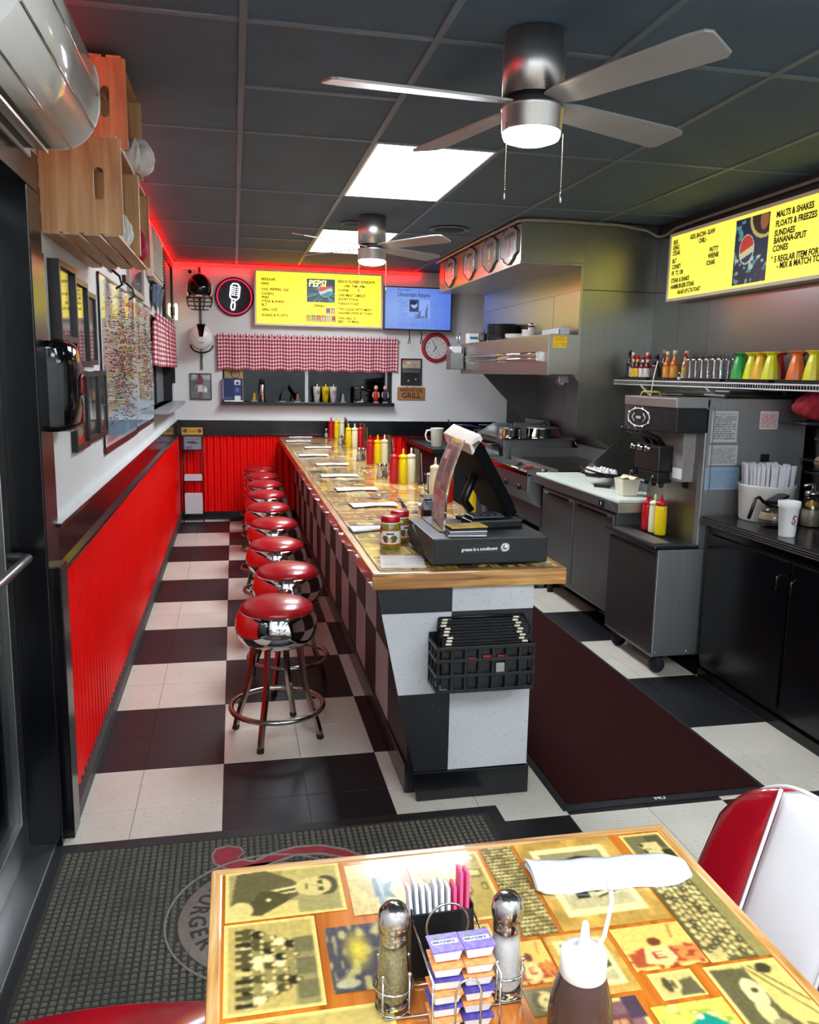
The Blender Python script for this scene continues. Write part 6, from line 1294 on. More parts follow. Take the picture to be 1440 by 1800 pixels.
# ================================================================ cooking line under the hood
def open_pan(mb, x0, x1, y0, y1, z0, z1, t=.003, lip=.012):
    mb.box(x0, x1, y0, y1, z0, z0+t).box(x0, x0+t, y0, y1, z0, z1).box(x1-t, x1, y0, y1, z0, z1).box(x0, x1, y0, y0+t, z0, z1).box(x0, x1, y1-t, y1, z0, z1)
    mb.box(x0-lip, x0, y0-lip, y1+lip, z1-t, z1).box(x1, x1+lip, y0-lip, y1+lip, z1-t, z1).box(x0, x1, y0-lip, y0, z1-t, z1).box(x0, x1, y1, y1+lip, z1-t, z1); return mb
gr = thing('flat_griddle', 'wide steel griddle with grease trough under the hood', 'griddle', (0, 0, 0))
MB().box(2.24, 3.0, 2.44, 3.46, .46, .80).box(2.26, 2.30, 2.46, 2.5, 0, .46).box(2.26, 2.3, 3.4, 3.44, 0, .46).box(2.9, 2.94, 2.46, 2.5, 0, .46).box(2.9, 2.94, 3.4, 3.44, 0, .46).build('stand', M_steeld, gr)
MB().box(2.36, 2.96, 2.45, 3.45, .80, .875).build('hot_plate', pm('griddle_plate', '#4a4844', .28, .9, var=.2, scale=9), gr, bevel=.003)
MB().box(2.345, 2.362, 2.44, 3.46, .80, .885).box(2.345, 3.0, 3.448, 3.462, .8, .95).box(2.94, 2.96, 2.45, 3.45, .8, .98).build('splash_guard', M_steel, gr)
MB().prism([(2.13, .855), (2.345, .855), (2.345, .62), (2.24, .60), (2.13, .72)], 2.44, 3.44, 'Y').build('front_ledge', M_steel, gr, bevel=.003)
MB().box(2.125, 2.15, 2.44, 3.44, .835, .86).tube([(2.12, 2.45, .87), (2.12, 3.4, .87)], .008, 8).build('ledge_rail', M_chrome, gr)
for y in (2.6, 2.9, 3.2): MB().tf(TM((2.13, y, .74), 0, 0, -PI/2)).lathe([(.022, 0), (.02, .02), (0, .022)], 16).build('knob', M_blackp, gr)
MB().box(2.2, 2.95, 2.45, 3.44, .2, .225).box(2.2, 2.215, 2.45, 3.44, .2, .28).build('lower_shelf', M_steel, gr)
open_pan(MB(), 2.26, 2.5, 2.5, 2.8, .228, .36).build('shelf_pan', M_steel, gr)
sp2 = thing('spatula', 'brown-handled spatula lying on the griddle ledge', 'spatula', (2.22, 2.95, .8565), .9); MB().box(0.0, .11, -.012, .012, 0.002, .02).build('handle', pm('handle_brown', '#5c2c18', .4), sp2, bevel=.006); MB().box(.11, .17, -.006, .006, .006, .012).box(.17, .25, -.045, .045, .002, .004).build('blade', M_chrome, sp2)
sp3 = thing('scraper', 'red-handled scraper lying on the griddle ledge', 'scraper', (2.2, 2.72, .8565), .5); MB().box(0, .1, -.01, .01, .001, .018).build('handle', pm('handle_red', '#b8202a', .4), sp3, bevel=.005); MB().box(.1, .16, -.03, .03, .002, .005).build('blade', M_chrome, sp3)
t = thing('tongs', 'black-tipped steel tongs on the griddle ledge', 'tongs', (2.29, 2.5, .8565), 1.45)
for s in (-1, 1): MB().tube([(0, 0, .008), (.08, s*.018, .01), (.18, s*.012, .008), (.2, s*.004, .008)], .005, 6).build('arm', M_chrome, t)
MB().ball((.005, 0, .012), .012, 8, 6).build('hinge', M_blackp, t)
sw_ = thing('food_warmer', 'big stainless food warmer box beside the griddle', 'food warmer', (2.29, 3.50, 0)); MB().box(0, .62, 0, .6, .4, 1.015).box(.02, .05, .02, .05, 0, .4).box(.57, .6, .02, .05, 0, .4).box(.02, .05, .55, .58, 0, .4).box(.57, .6, .55, .58, 0, .4).build('case', M_steel, sw_, bevel=.004); MB().box(-.02, .64, -.02, .62, 1.015, 1.028).build('top_rim', M_chrome, sw_, bevel=.003); MB().tube([(.645, .05, 1.0), (.66, .03, .99), (.69, .02, .93)], .008, 6).build('lever', M_chrome, sw_)
for lab, x, y, r, h_, lid in (('round steel pot with lid on the warmer, nearer the griddle', 2.72, 3.7, .15, .07, True), ('small round steel pan on the warmer', 2.44, 3.72, .085, .06, False), ('shallow steel pan at the back of the warmer', 2.5, 3.95, .1, .05, True)):
    t = thing('steel_pot', lab, 'pot', (x, y, 1.0285), group='pots on the food warmer'); MB().lathe([(r*.93, 0), (r, .006), (r, h_), (r*1.03, h_+.003), (r*.97, h_+.003), (r*.96, .008), (0, .006)], 32).build('pot_body', M_chrome, t)
    if lid: l_ = MB().lathe([(r*1.02, h_+.004), (r*.9, h_+.014), (r*.3, h_+.022), (0, h_+.023)], 32).build('lid', M_steel, t); MB().tube([(-.025, 0, h_+.02), (-.02, 0, h_+.05), (.02, 0, h_+.05), (.025, 0, h_+.02)], .005, 6).build('lid_handle', M_blackp, l_)
for k, (y, z) in enumerate(((3.47, .9),)):
    t = thing('steam_pans', 'rectangular steel pans hung beside the food warmer', 'pan', (0, 0, 0)); open_pan(MB(), 2.13, 2.255, 3.5, 3.68, .875, .985).build('pan', M_chrome, t); open_pan(MB(), 2.13, 2.255, 3.72, 3.9, .875, .985).build('pan', M_chrome, t); MB().box(2.1, 2.285, 3.47, 3.93, .855, .8745).box(2.12, 2.15, 3.5, 3.53, 0, .856).box(2.12, 2.15, 3.87, 3.9, 0, .856).build('rail_stand', M_steel, t)
fy = thing('deep_fryer', 'stainless deep fryer with hanging baskets by the end of the hood', 'fryer', (0, 0, 0))
MB().box(2.25, 2.95, 4.16, 4.68, .1, .9).box(2.28, 2.32, 4.2, 4.24, 0, .1).box(2.28, 2.32, 4.6, 4.64, 0, .1).box(2.88, 2.92, 4.2, 4.24, 0, .1).box(2.88, 2.92, 4.6, 4.64, 0, .1).build('cabinet', M_steeld, fy, bevel=.004)
MB().prism([(2.25, .9), (2.95, .9), (2.95, 1.12), (2.4, 1.12), (2.25, 1.03)], 4.13, 4.145, 'Y').build('splash_guard', M_steel, fy); MB().box(2.9, 2.95, 4.16, 4.68, .9, 1.14).build('flue', M_steel, fy)
for k, x in enumerate((2.42, 2.66)):
    mb = MB()
    for q in range(7): mb.tube([(x-.08+.027*q, 4.22, .93), (x-.08+.027*q, 4.22, 1.03)], .002, 4).tube([(x-.08+.027*q, 4.56, .93), (x-.08+.027*q, 4.56, 1.03)], .002, 4).tube([(x-.08+.027*q, 4.22, .93), (x-.08+.027*q, 4.56, .93)], .002, 4)
    mb.tube([(x-.08, 4.22, 1.03), (x+.085, 4.22, 1.03), (x+.085, 4.56, 1.03), (x-.08, 4.56, 1.03)], .004, 6, True); bsk = mb.build('fry_basket', M_metal_cap, fy); MB().tube([(x, 4.22, 1.03), (x-.2, 4.26, 1.085), (x-.36, 4.28, 1.09)], .008, 6).build('basket_handle', pm('handle_blue', '#232a55', .4), bsk)
# black back counter between the long counter and the fryer
bc = thing('back_counter', 'small black side counter at the end wall', 'counter', (0, 0, 0)); B(1.84, 2.2, 4.2, 5.58, .83, .87, b=.004).build('top', M_blackp, bc); MB().box(1.88, 2.18, 4.24, 5.55, .1, .83).build('cabinet', M_blackm, bc); B(1.9, 2.18, 4.26, 5.53, 0, .1).build('plinth', M_blackm, bc)
pt = thing('plastic_pitcher', 'white plastic pitcher on the side counter', 'pitcher', (1.955, 4.5, .87)); MB().lathe([(.05, 0), (.055, .005), (.062, .17), (.064, .175), (.06, .175), (.052, .01), (0, .01)], 28).build('body', pm('pitcher_cream', '#d8d6c2', .4), pt); MB().tube([(-.058, 0, .155), (-.1, 0, .15), (-.112, 0, .11), (-.1, 0, .06), (-.056, 0, .04)], .009, 8).build('handle', M_whitep, pt)
bt = thing('brush_jar', 'amber jar of oil with a dark brush on the side counter', 'jar', (2.07, 4.32, .87)); MB().lathe([(.042, 0), (.05, .14), (.053, .145), (.049, .145), (.041, .01), (0, .01)], 24).build('jar', pm('amber_oil', '#8a5f1c', .2, var=.2), bt); MB().tube([(.01, 0, .06), (-.03, .0, .2), (-.055, 0, .265)], .007, 8).build('brush_handle', M_blackp, bt)
# ---------------------------------------------------------------- refrigerated prep table
pp_ = thing('prep_table', 'stainless refrigerated prep table with white cutting board', 'prep table', (0, 0, 0))
MB().box(2.24, 2.95, 1.22, 2.40, .15, .80).build('cabinet', M_steeld, pp_, bevel=.003)
MB().box(2.16, 2.95, 1.22, 2.42, .80, .855).box(2.16, 2.385, 1.05, 1.22, .80, .855).build('top', M_steel, pp_, bevel=.003)
MB().prism([(2.5, .856), (2.95, .856), (2.95, 1.16), (2.86, 1.16)], 2.385, 2.40, 'Y').build('side_guard', M_hood, pp_)
MB().tf().add([(2.74, 1.5, .87), (2.74, 1.95, .87), (2.92, 1.95, 1.26), (2.92, 1.5, 1.26), (2.75, 1.5, .86), (2.75, 1.95, .86), (2.935, 1.95, 1.25), (2.935, 1.5, 1.25)], [(0, 1, 2, 3), (7, 6, 5, 4), (0, 4, 5, 1), (1, 5, 6, 2), (2, 6, 7, 3), (3, 7, 4, 0)]).build('raised_lid', M_steel, pp_)
for a, b_ in ((1.24, 1.80), (1.82, 2.38)): d_ = MB().box(2.225, 2.24, a, b_, .2, .76).build('door', M_steeld, pp_, bevel=.003); MB().box(2.215, 2.226, a+.06, b_-.06, .735, .75).build('handle', M_chrome, d_)
for x in (2.3, 2.88):
    for y in (1.28, 2.34): MB().cyl(.022, 0, .15, (x, y), 12).build('leg', M_blackm, pp_)
B(2.153, 2.16, 1.24, 1.29, .81, .845).build('thermostat', M_blackp, pp_); letter(pp_, pm('led_white', '#e8f0f4', .4, emit=1.0), basis((2.1525, 1.28, .816), (0, -1, 0), (0, 0, 1)), [('1', .012, 0, .026)], name='display_digit')
cbd = tag(MB().prism([(2.17, 1.07), (2.38, 1.07), (2.38, 1.24), (2.49, 1.24), (2.49, 2.38), (2.17, 2.38)], .8555, .872).build('cutting_board', pm('board_white', '#d4dccf', .4, var=.03), bevel=.004), 'long white cutting board on the prep table', 'cutting board')
et = thing('egg_tray', 'dark tray filled with white eggs on the prep table', 'tray', (2.60, 2.22, .8565)); MB().box(-.09, .12, -.13, .14, 0, .008).box(-.09, -.084, -.13, .14, 0, .025).box(.114, .12, -.13, .14, 0, .025).build('tray', M_blackp, et)
k = 0
for i in range(3):
    for j in range(5):
        k += 1; x, y = 2.60-.06+.052*i, 2.22-.105+.052*j
        e_ = thing('egg', 'white egg in the dark tray on the prep table', 'egg', (x, y, .865), group='eggs in the tray'); MB().lathe([(0, 0), (.012, .002), (.02, .012), (.0225, .024), (.02, .038), (.013, .049), (.005, .055), (0, .056)], 14).build('eggshell', pm('egg_white', '#e6e4de', .45), e_)
bo = thing('mixing_bowl', 'shallow steel bowl with a ladle on the cutting board', 'bowl', (2.37, 1.72, .8722)); MB().lathe([(.05, 0), (.06, .003), (.095, .035), (.108, .055), (.112, .056), (.105, .05), (.09, .034), (.05, .006), (0, .005)], 32).build('bowl', M_chrome, bo); MB().lathe([(.108, .052), (.112, .058), (.105, .06), (.03, .06), (0, .06)], 32).build('dark_contents', M_blackp, bo); MB().tube([(.02, .02, .06), (-.06, .09, .085), (-.1, .13, .1)], .006, 6).build('ladle_handle', M_blackp, bo)
kn = thing('knife', 'black-handled knife lying on the cutting board', 'knife', (2.27, 1.62, .8725), -.9); MB().box(0, .115, -.012, .012, 0, .018).build('handle', M_blackp, kn, bevel=.006); MB().box(.115, .27, -.014, .012, .006, .009).build('blade', M_chrome, kn)
bu = thing('butter_tub', 'cream plastic tub of butter on the prep table', 'tub', (2.305, 1.25, .8722)); MB().add([(-.045, -.045, 0), (.045, -.045, 0), (.045, .045, 0), (-.045, .045, 0), (-.058, -.058, .1), (.058, -.058, .1), (.058, .058, .1), (-.058, .058, .1)], [(3, 2, 1, 0), (4, 5, 6, 7), (0, 1, 5, 4), (1, 2, 6, 5), (2, 3, 7, 6), (3, 0, 4, 7)]).build('tub', pm('tub_cream', '#d8d2ba', .4), bu, bevel=.006); MB().grid(lambda u, v: ((u-.5)*.11, (v-.5)*.11, .1+.012*math.sin(9*u+3*v)*math.sin(PI*u)+.006), 10, 10).build('butter', pm('butter', '#e2d9b4', .6), bu)
bl = thing('steel_bowl', 'brown-rimmed round container behind the butter tub', 'container', (2.43, 1.42, .8722)); MB().lathe([(.03, 0), (.04, .06), (.042, .075), (.038, .075), (0, .07)], 20).build('container', pm('container_tan', '#b09a74', .5), bl)

# ================================================================ soft-serve machine
sm = thing('soft_serve_machine', 'tall stainless soft-serve ice cream machine on casters', 'ice cream machine', (0, 0, 0))
X0, Xu, X9, Y0, Y1 = 2.185, 2.40, 2.98, .625, 1.19
M_smb = pm('machine_black', '#17181a', .3, var=.1); M_smd = brushed('machine_steel_dark', '#9b9c9c', .5, 'Z')
MB().box(X0, X9, Y0, Y1, .105, .68).build('base_cabinet', M_smd, sm, bevel=.006)
MB().box(X0-.004, X0, Y0+.01, Y1-.01, .125, .66).build('front_panel', pm('machine_front_dark', '#4a4242', .45, .7), sm)
MB().box(X0-.03, Xu+.01, Y0-.012, Y1+.01, .68, .705).build('drip_shelf', M_smb, sm, bevel=.01)
dt = MB().box(X0-.012, X0+.085, Y0+.03, Y1-.06, .705, .712).build('drip_tray', M_steel, sm, bevel=.003); mb = MB()
for q in range(11): mb.box(X0-.004, X0+.077, Y0+.06+.04*q, Y0+.066+.04*q, .7122, .7132)
mb.build('tray_slots', M_smd, dt)
MB().box(Xu, X9, Y0, Y1, .68, 1.455).build('body', M_smd, sm, bevel=.006)
MB().box(Xu-.003, Xu, Y0+.035, Y1-.02, .71, 1.12).build('splash_panel', M_hood, sm); MB().box(Xu+.012, X9-.012, Y0-.003, Y0, .72, 1.40).build('side_panel', M_smd, sm)
MB().box(2.44, 2.445, Y0-.006, Y0-.002, .12, 1.42).build('side_seam', M_steel, sm)
def arc(x0, d): return [(x0, Y1)]+[(x0-d*math.sin(PI*(i/12)*.5+PI/4*0)*0-d*(1-(2*i/12-1)**2), Y1-(Y1-Y0)*i/12) for i in range(13)]
hp = [(2.42, Y1)]+[(2.235-.035*(1-(2*i/12-1)**2), Y1-(Y1-Y0)*i/12) for i in range(13)]+[(2.42, Y0)]
MB().prism(hp, 1.28, 1.405, 'Z').build('head', M_smb, sm, bevel=.004)
MB().prism([(x-.006*(x < 2.4), y) for x, y in hp], 1.405, 1.455, 'Z').build('head_trim', M_steel, sm, bevel=.004)
# oval emblem with scrolls
eo = MB().tube([(2.196, .95+.12*math.cos(a), 1.343+.048*math.sin(a)) for a in np.linspace(0, 2*PI, 37)[:-1]], .003, 6, True); 
for a in (.5, 1.2, 1.9, 2.6, 3.6, 4.3, 5.0, 5.8): eo.ball((2.195, .95+.125*math.cos(a), 1.343+.05*math.sin(a)), .008, 8, 6, (.4, 1, 1))
for s in (-1, 1): eo.tube([(2.196, .95+s*.05, 1.365), (2.196, .95+s*.075, 1.343), (2.196, .95+s*.05, 1.322)], .0022, 6)
eo.build('oval_emblem', M_whitep, sm); B(2.1935, 2.1955, .925, .975, 1.336, 1.35).build('emblem_plate', pm('emblem_grey', '#a9a9a6', .4), sm)
MB().box(2.33, 2.405, Y0+.08, Y1-.12, 1.02, 1.28).build('clear_guard', pm('guard_tint', '#8a8583', .15, var=.1), sm, bevel=.004)
MB().box(2.245, 2.36, .80, 1.06, 1.06, 1.20).box(2.255, 2.345, .82, 1.04, 1.0, 1.06).build('dispense_door', M_smb, sm, bevel=.01)
for y in (.85, .93, 1.01):
    MB().tube([(2.30, y, 1.2), (2.27, y, 1.235), (2.17, y, 1.275), (2.13, y, 1.283)], .012, 8).build('draw_handle', M_smb, sm); MB().tf(TM((2.225, y, 1.185), 0, 0, -PI/2)).lathe([(.014, 0), (.017, .01), (.014, .03), (0, .032)], 14).build('knob', M_chrome, sm)
    MB().lathe([(.014, 1.0), (.012, .975), (.009, .972)], 12, (2.3, y, 0)).build('nozzle', M_smb, sm)
for y in (.81, 1.05): MB().tf(TM((2.245, y, 1.03), 0, 0, -PI/2)).lathe([(.012, 0), (.018, .012), (.018, .022), (0, .024)], 10).build('door_knob', M_smb, sm)
B(2.326, 2.331, .70, .79, 1.035, 1.09).build('white_label', M_whitep, sm); B(2.326, 2.331, 1.075, 1.13, 1.10, 1.13).build('pink_label', pm('label_pink', '#c98a8c', .5), sm); B(Xu-.006, Xu, .74, .80, .98, 1.03).build('badge', M_smb, sm)
for (x0, x1, z0, z1, bg, fg, nm) in ((2.43, 2.578, 1.236, 1.394, '#b9b8b4', '#55565a', 'spec_plate'), (2.426, 2.59, 1.118, 1.22, '#b5b5b2', '#66676b', 'notice_plate'), (2.416, 2.61, .992, 1.108, '#8fa7bd', '#6d86a0', 'blue_notice'), (2.703, 2.808, 1.303, 1.395, '#d3c6c2', '#a8483f', 'red_notice')):
    p = Pic(36, 40, bg); p.textlines(.08, .92, .08, .92, 11, fg, .7); p.build(nm, M_pic, (x0, Y0-.0035, z0), (x1-x0, 0, 0), (0, 0, z1-z0), sm)
B(2.725, 2.775, Y0-.006, Y0-.003, 1.135, 1.175).build('black_plate', M_smb, sm)
for x in (2.25, 2.9):
    for y in (.68, 1.13):
        c = MB().box(x-.012, x+.03, y-.022, y+.022, .088, .105).prism([(x-.02, .1), (x+.03, .1), (x+.012, .045), (x-.004, .04)], y-.022, y-.018, 'Y').prism([(x-.02, .1), (x+.03, .1), (x+.012, .045), (x-.004, .04)], y+.018, y+.022, 'Y').build('caster', M_metal_cap, sm); MB().tf(TM((x+.0, y, .042), 0, PI/2)).lathe([(.041, -.014), (.042, -.01), (.042, .01), (.041, .014)], 24).build('wheel', M_blackm, c)
for a, b_ in ((X0+.02, .13), (X0+.2, .13)): MB().tf(TM((a, Y0-.002, b_), 0, PI/2)).lathe([(.006, 0), (.004, .003), (0, .0035)], 10).build('screw', M_chrome, sm)
# bottles on the drip shelf, tray lids on top
squeeze('squeeze_bottle', 'red ketchup squeeze bottle on the ice cream machine shelf', (2.318, 1.01, .7135), M_ket, M_ket, 'bottles on the ice cream machine', h=.15, r=.03)
squeeze('squeeze_bottle', 'cream squeeze bottle on the ice cream machine shelf', (2.32, .935, .7135), M_mayo, M_mayo, 'bottles on the ice cream machine', h=.155, r=.029)
squeeze('squeeze_bottle', 'yellow squeeze bottle with red cap on the ice cream machine shelf', (2.318, .86, .7135), M_must, M_ket, 'bottles on the ice cream machine', h=.165, r=.031)
tl = thing('tray_lids', 'dark hopper lids on top of the ice cream machine', 'lids', (2.48, .7, 1.4555)); MB().lathe([(0, .03), (.1, .028), (.19, .018), (.2, .008), (.19, 0)], 32, (.12, .36, 0)).build('hopper_lid', M_smb, tl); MB().box(.05, .48, -.02, .2, 0, .02).box(.1, .42, .02, .16, .02, .04).build('hopper_lid', M_smb, tl, bevel=.008)
MB().lathe([(.02, .02), (.024, .05), (.03, .055), (0, .058)], 16, (.3, .1, 0)).build('lid_knob', M_blackp, tl)
ho2 = thing('wire_stand', 'yellow wire hook stand with a thin white rod on the machine', 'wire stand', (2.30, 1.03, 1.4555)); MB().tube([(-.06, 0, 0), (-.05, .0, .022), (.05, .0, .022), (.06, 0, 0)], .004, 6).tube([(-.03, .03, .022), (.05, .03, .024)], .005, 6).build('yellow_wire', pm('wire_yellow', '#c9b94a', .5), ho2); MB().tube([(0, 0, .0), (.012, 0, .1), (.03, 0, .19)], .003, 6).build('rod', M_whitep, ho2)

# ================================================================ wire shelf on the right wall and what stands on it
SX, SZ2 = 2.73, 1.52
ws_ = thing('wire_shelf', 'white coated wire shelf on the stainless wall', 'shelf', (0, 0, 0)); mb = MB().tube([(SX, 2.385, SZ2+.012), (SX, -.4, SZ2+.012)], .004, 6).tube([(SX, 2.385, SZ2-.014), (SX, -.4, SZ2-.014)], .004, 6).tube([(RW-.02, 2.385, SZ2+.012), (RW-.02, -.4, SZ2+.012)], .004, 6)
mb.build('rails', M_whitep, ws_); mb = MB(); y = 2.38
while y > -.4: mb.tube([(RW-.02, y, SZ2+.015), (SX, y, SZ2+.015), (SX, y, SZ2-.014)], .0019, 4); y -= .0212
mb.build('cross_wires', M_whitep, ws_)['kind'] = 'stuff'
for y in (2.05, 1.25, -.05): MB().tube([(SX+.03, y, SZ2-.012), (RW-.014, y, SZ2-.24)], .006, 6).build('brace', M_whitep, ws_)
IZ = SZ2+.018
for k, (ya, yb) in enumerate(((1.92, 2.36), (1.53, 1.9), (1.06, 1.51), (.62, 1.04), (.14, .6))):
    t = thing('serving_tray', 'black serving tray on the wire shelf under the %s' % ('sauce bottles in the corner', 'orange capped sauces', 'clear glasses', 'green and yellow sundae cups', 'orange and pink sundae cups')[k], 'tray', (0, 0, 0), group='trays on the wire shelf'); open_pan(MB(), SX+.012, RW-.03, ya+.012, yb-.012, IZ, IZ+.018, .003, .01).build('tray', pm('tray_black', '#191314', .4), t, bevel=.001)
TZ2 = IZ+.0035
def sauce(label, x, y, h_, r, c, cap, lab=None, square=False):
    t = thing('sauce_bottle', label, 'bottle', (x, y, TZ2), group='sauce bottles on the wire shelf'); MB().lathe([(r*.95, 0), (r, .004), (r, h_*.52), (r*.8, h_*.62), (r*.42, h_*.72), (r*.38, h_*.86)], 18).build('glass', pm('sauce'+c, c, .15, var=.15), t); MB().lathe([(r*.5, h_*.85), (r*.5, h_*.98), (r*.4, h_), (0, h_)], 14).build('cap', pm('cap'+cap, cap, .4), t)
    if lab: MB().lathe([(r*1.02, h_*.1), (r*1.02, h_*.46)], 18, caps=False).build('paper_label', pm('slabel'+lab, lab, .5, var=.3, scale=60), t); MB().lathe([(r*.44, h_*.72), (r*.44, h_*.83)], 14, caps=False).build('neck_label', pm('slabel'+lab, lab, .5, var=.3, scale=60), t)
SB = [('tall dark green sauce bottle in the shelf corner', 2.80, 2.30, .20, .022, '#11180f', '#15161a', '#1b2a20'), ('sauce bottle with white cap and pale label', 2.79, 2.23, .185, .024, '#4a2016', '#dedbd4', '#b9aeb4'), ('hot sauce bottle with red cap and yellow label by the corner', 2.765, 2.165, .165, .021, '#5a1a10', '#b3141e', '#d6ad2c'), ('second hot sauce bottle with red cap and yellow label', 2.765, 2.11, .165, .021, '#5a1a10', '#b3141e', '#d6ad2c'), ('brown sauce bottle with white cap', 2.84, 2.12, .185, .022, '#4a2212', '#dedbd4', '#5a3018'), ('dark sauce bottle with red cap behind', 2.82, 2.06, .17, .021, '#3a1510', '#b3141e', '#c9a42c'),
      ('hot sauce bottle with green neck and white diamond label', 2.765, 2.035, .16, .024, '#5a2016', '#b3141e', '#cfcac0'), ('second hot sauce bottle with white diamond label', 2.765, 1.97, .16, .022, '#641a14', '#b3141e', '#c9c0b8'), ('tall brown sauce bottle with tan cap', 2.90, 2.0, .2, .022, '#4a2a16', '#a08a62', '#6a4a2a'), ('wide dark brown steak sauce bottle', 2.78, 1.88, .165, .032, '#2c1510', '#1a1a1c', '#3a3130'), ('orange sauce bottle with cream wooden cap', 2.765, 1.71, .18, .026, '#b3601c', '#cdbb9a', '#c98a3a'), ('second orange sauce bottle with cream wooden cap', 2.775, 1.64, .185, .026, '#b3601c', '#cdbb9a', '#c98a3a'), ('third orange sauce bottle with cream cap behind', 2.85, 1.63, .182, .024, '#b3601c', '#cdbb9a', '#c98a3a'), ('slim tan sauce bottle beside the clear glasses', 2.80, 1.56, .17, .018, '#b9824a', '#b3141e', '#c9a42c')]
for a in SB: sauce(*a)
gg = 0
for i in range(2):
    for j in range(6):
        x, y = 2.775+.09*i, 1.46-.066*j; t = thing('drinking_glass', 'clear fluted drinking glass upside down on the wire shelf', 'glass', (x, y, TZ2), group='clear glasses on the wire shelf')
        MB().lathe([(.031, 0), (.0285, .05), (.025, .11), (.026, .15), (.023, .15), (.0225, .11), (.026, .05), (.0295, 0)], 14, caps=False).lathe([(0, .14), (.0235, .14), (.0235, .146), (0, .146)], 14).build('glass', archglass('tumbler_glass', (.97, .98, .98), 2.1), t)
t = thing('salt_pot', 'small clear salt pot beside the glasses', 'jar', (2.755, 1.52, TZ2)); MB().lathe([(.02, 0), (.022, .04), (.015, .06)], 16).build('jar', archglass('tumbler_glass', (.97, .98, .98), 2.1), t); MB().lathe([(.019, .003), (.019, .02), (0, .02)], 14).build('contents', M_salt, t)
def sundae(label, x, y, c):
    t = thing('sundae_cup', label, 'cup', (x, y, TZ2), group='plastic sundae cups on the wire shelf'); n = 10
    MB().lathe([(.046, 0), (.045, .02), (.039, .06), (.031, .1), (.024, .125), (.022, .135), (.03, .145), (.042, .152), (.042, .155), (0, .155)], n, smooth=False).build('cup', pm('sundae'+c, c, .3, var=.05), t)
for lab, x, y, c in (('green plastic sundae cup upside down', 2.795, .978, '#1f9a3c'), ('lemon yellow sundae cup next to the green one', 2.81, .884, '#d8dc1c'), ('golden yellow sundae cup between two lemon ones', 2.797, .793, '#dfb014'), ('lemon yellow sundae cup next to the red one', 2.795, .70, '#d8dc1c'), ('red sundae cup behind the lemon ones', 2.89, .77, '#a8281e'), ('maroon sundae cup behind the orange one', 2.94, .68, '#5c1838'), ('dark green sundae cup at the back', 2.945, .88, '#1f6a3c'), ('orange sundae cup standing alone in front', 2.795, .50, '#e0701a'), ('bright yellow sundae cup between orange and pink', 2.795, .375, '#dede1c'), ('olive yellow sundae cup behind the bright one', 2.90, .38, '#b9b42a'), ('pink sundae cup on the wire shelf', 2.797, .255, '#c24a8a')): sundae(lab, x, y, c)
t = thing('saucer_stack', 'small stack of white saucers between the sundae cups', 'plates', (2.87, .53, TZ2)); 
for q in range(3): MB().lathe([(0, 0), (.03, 0), (.05, .01), (.048, .012), (0, .005)], 24, (0, 0, .016*q)).build('saucer', M_pw, t)
# things hanging or lying under the shelf end
cloth('baseball_hat', 'blue-grey cap lying on top of the machine', (2.85, 1.02, 1.4565), '#4d5f70', .14, .12, .07, 12, 'cap'); cloth('red_bag', 'crimson plastic bag bundled under the shelf end', (2.9, .42, 1.36), '#8f1424', .26, .2, .125, 14, 'bag')
bs = thing('wall_bracket_shelf', 'small dark wire rack holding the red bag', 'rack', (2.78, .27, 1.345)); MB().tube([(0, 0, 0), (0, .3, 0), (.23, .3, 0), (.23, 0, 0)], .005, 6, True).build('rim', M_blackp, bs)
for q in range(6): MB().tube([(0, .03+.05*q, .004), (.23, .03+.05*q, .004)], .0025, 5).build('rack_wire', M_blackp, bs)
t = thing('blue_bottle', 'blue and white spray bottle beside the red bag', 'bottle', (2.80, .18, 1.29)); MB().lathe([(.03, 0), (.032, .01), (.032, .06), (.015, .09), (.013, .1)], 16).build('bottle', pm('bottle_blue', '#2a78b8', .3), t); MB().lathe([(.015, .1), (.015, .13), (0, .132)], 14).build('cap', M_whitep, t)
bs2 = thing('wall_bracket_shelf', 'small dark rack holding the spray bottle', 'rack', (2.74, .1, 1.277)); MB().box(0, .28, 0, .15, 0, .012).build('board', M_blackm, bs2, bevel=.002); B(.26, .28, 0, .15, -.1, 0).build('bracket', M_blackm, bs2)
# ================================================================ black side counter and cabinets
BZ = .86
kc = thing('side_countertop', 'black laminate countertop with ribbed edge by the ice cream machine', 'countertop', (0, 0, 0)); MB().box(2.40, RW-.014, -2.6, .60, BZ-.04, BZ).build('top', pm('laminate_black', '#1c1d20', .2, var=.25, scale=30), kc, bevel=.004)
for z in (.827, .838, .849): MB().tube([(2.398, -2.6, z), (2.398, .6, z)], .0035, 6).build('edge_rib', pm('rib_grey', '#5a5b5c', .25, .5), kc)
yb = .585
for k in range(6):
    ya = yb-.66 if k == 0 else yb-.5
    cbn = thing('base_cabinet', 'black base cabinet beside the ice cream machine' if k == 0 else 'black base cabinet, %s from the ice cream machine' % ('second', 'third', 'fourth', 'fifth', 'sixth')[k-1], 'cabinet', (2.45, ya, 0), group='black base cabinets'); w = yb-ya
    if ya < -2.6: break
    MB().box(0, RW-2.47, .001, w-.001, .06, .818).box(.02, RW-2.47, .001, w-.001, .0, .06).build('body', M_black, cbn)
    d_ = MB().box(-.018, 0, .01, w-.01, .09, .77).build('door', M_black, cbn, bevel=.004); yh = .05 if k % 2 == 0 else w-.05
    MB().tube([(-.018, yh, .63), (-.045, yh, .64), (-.045, yh, .69), (-.018, yh, .70)], .006, 6).build('handle', M_black, d_)
    yb = ya
struct(B(2.437, 2.468, -2.6, .585, 0, .05).build('baseboard_right', M_black, bevel=.003), 'black cove base under the side cabinets', 'baseboard')
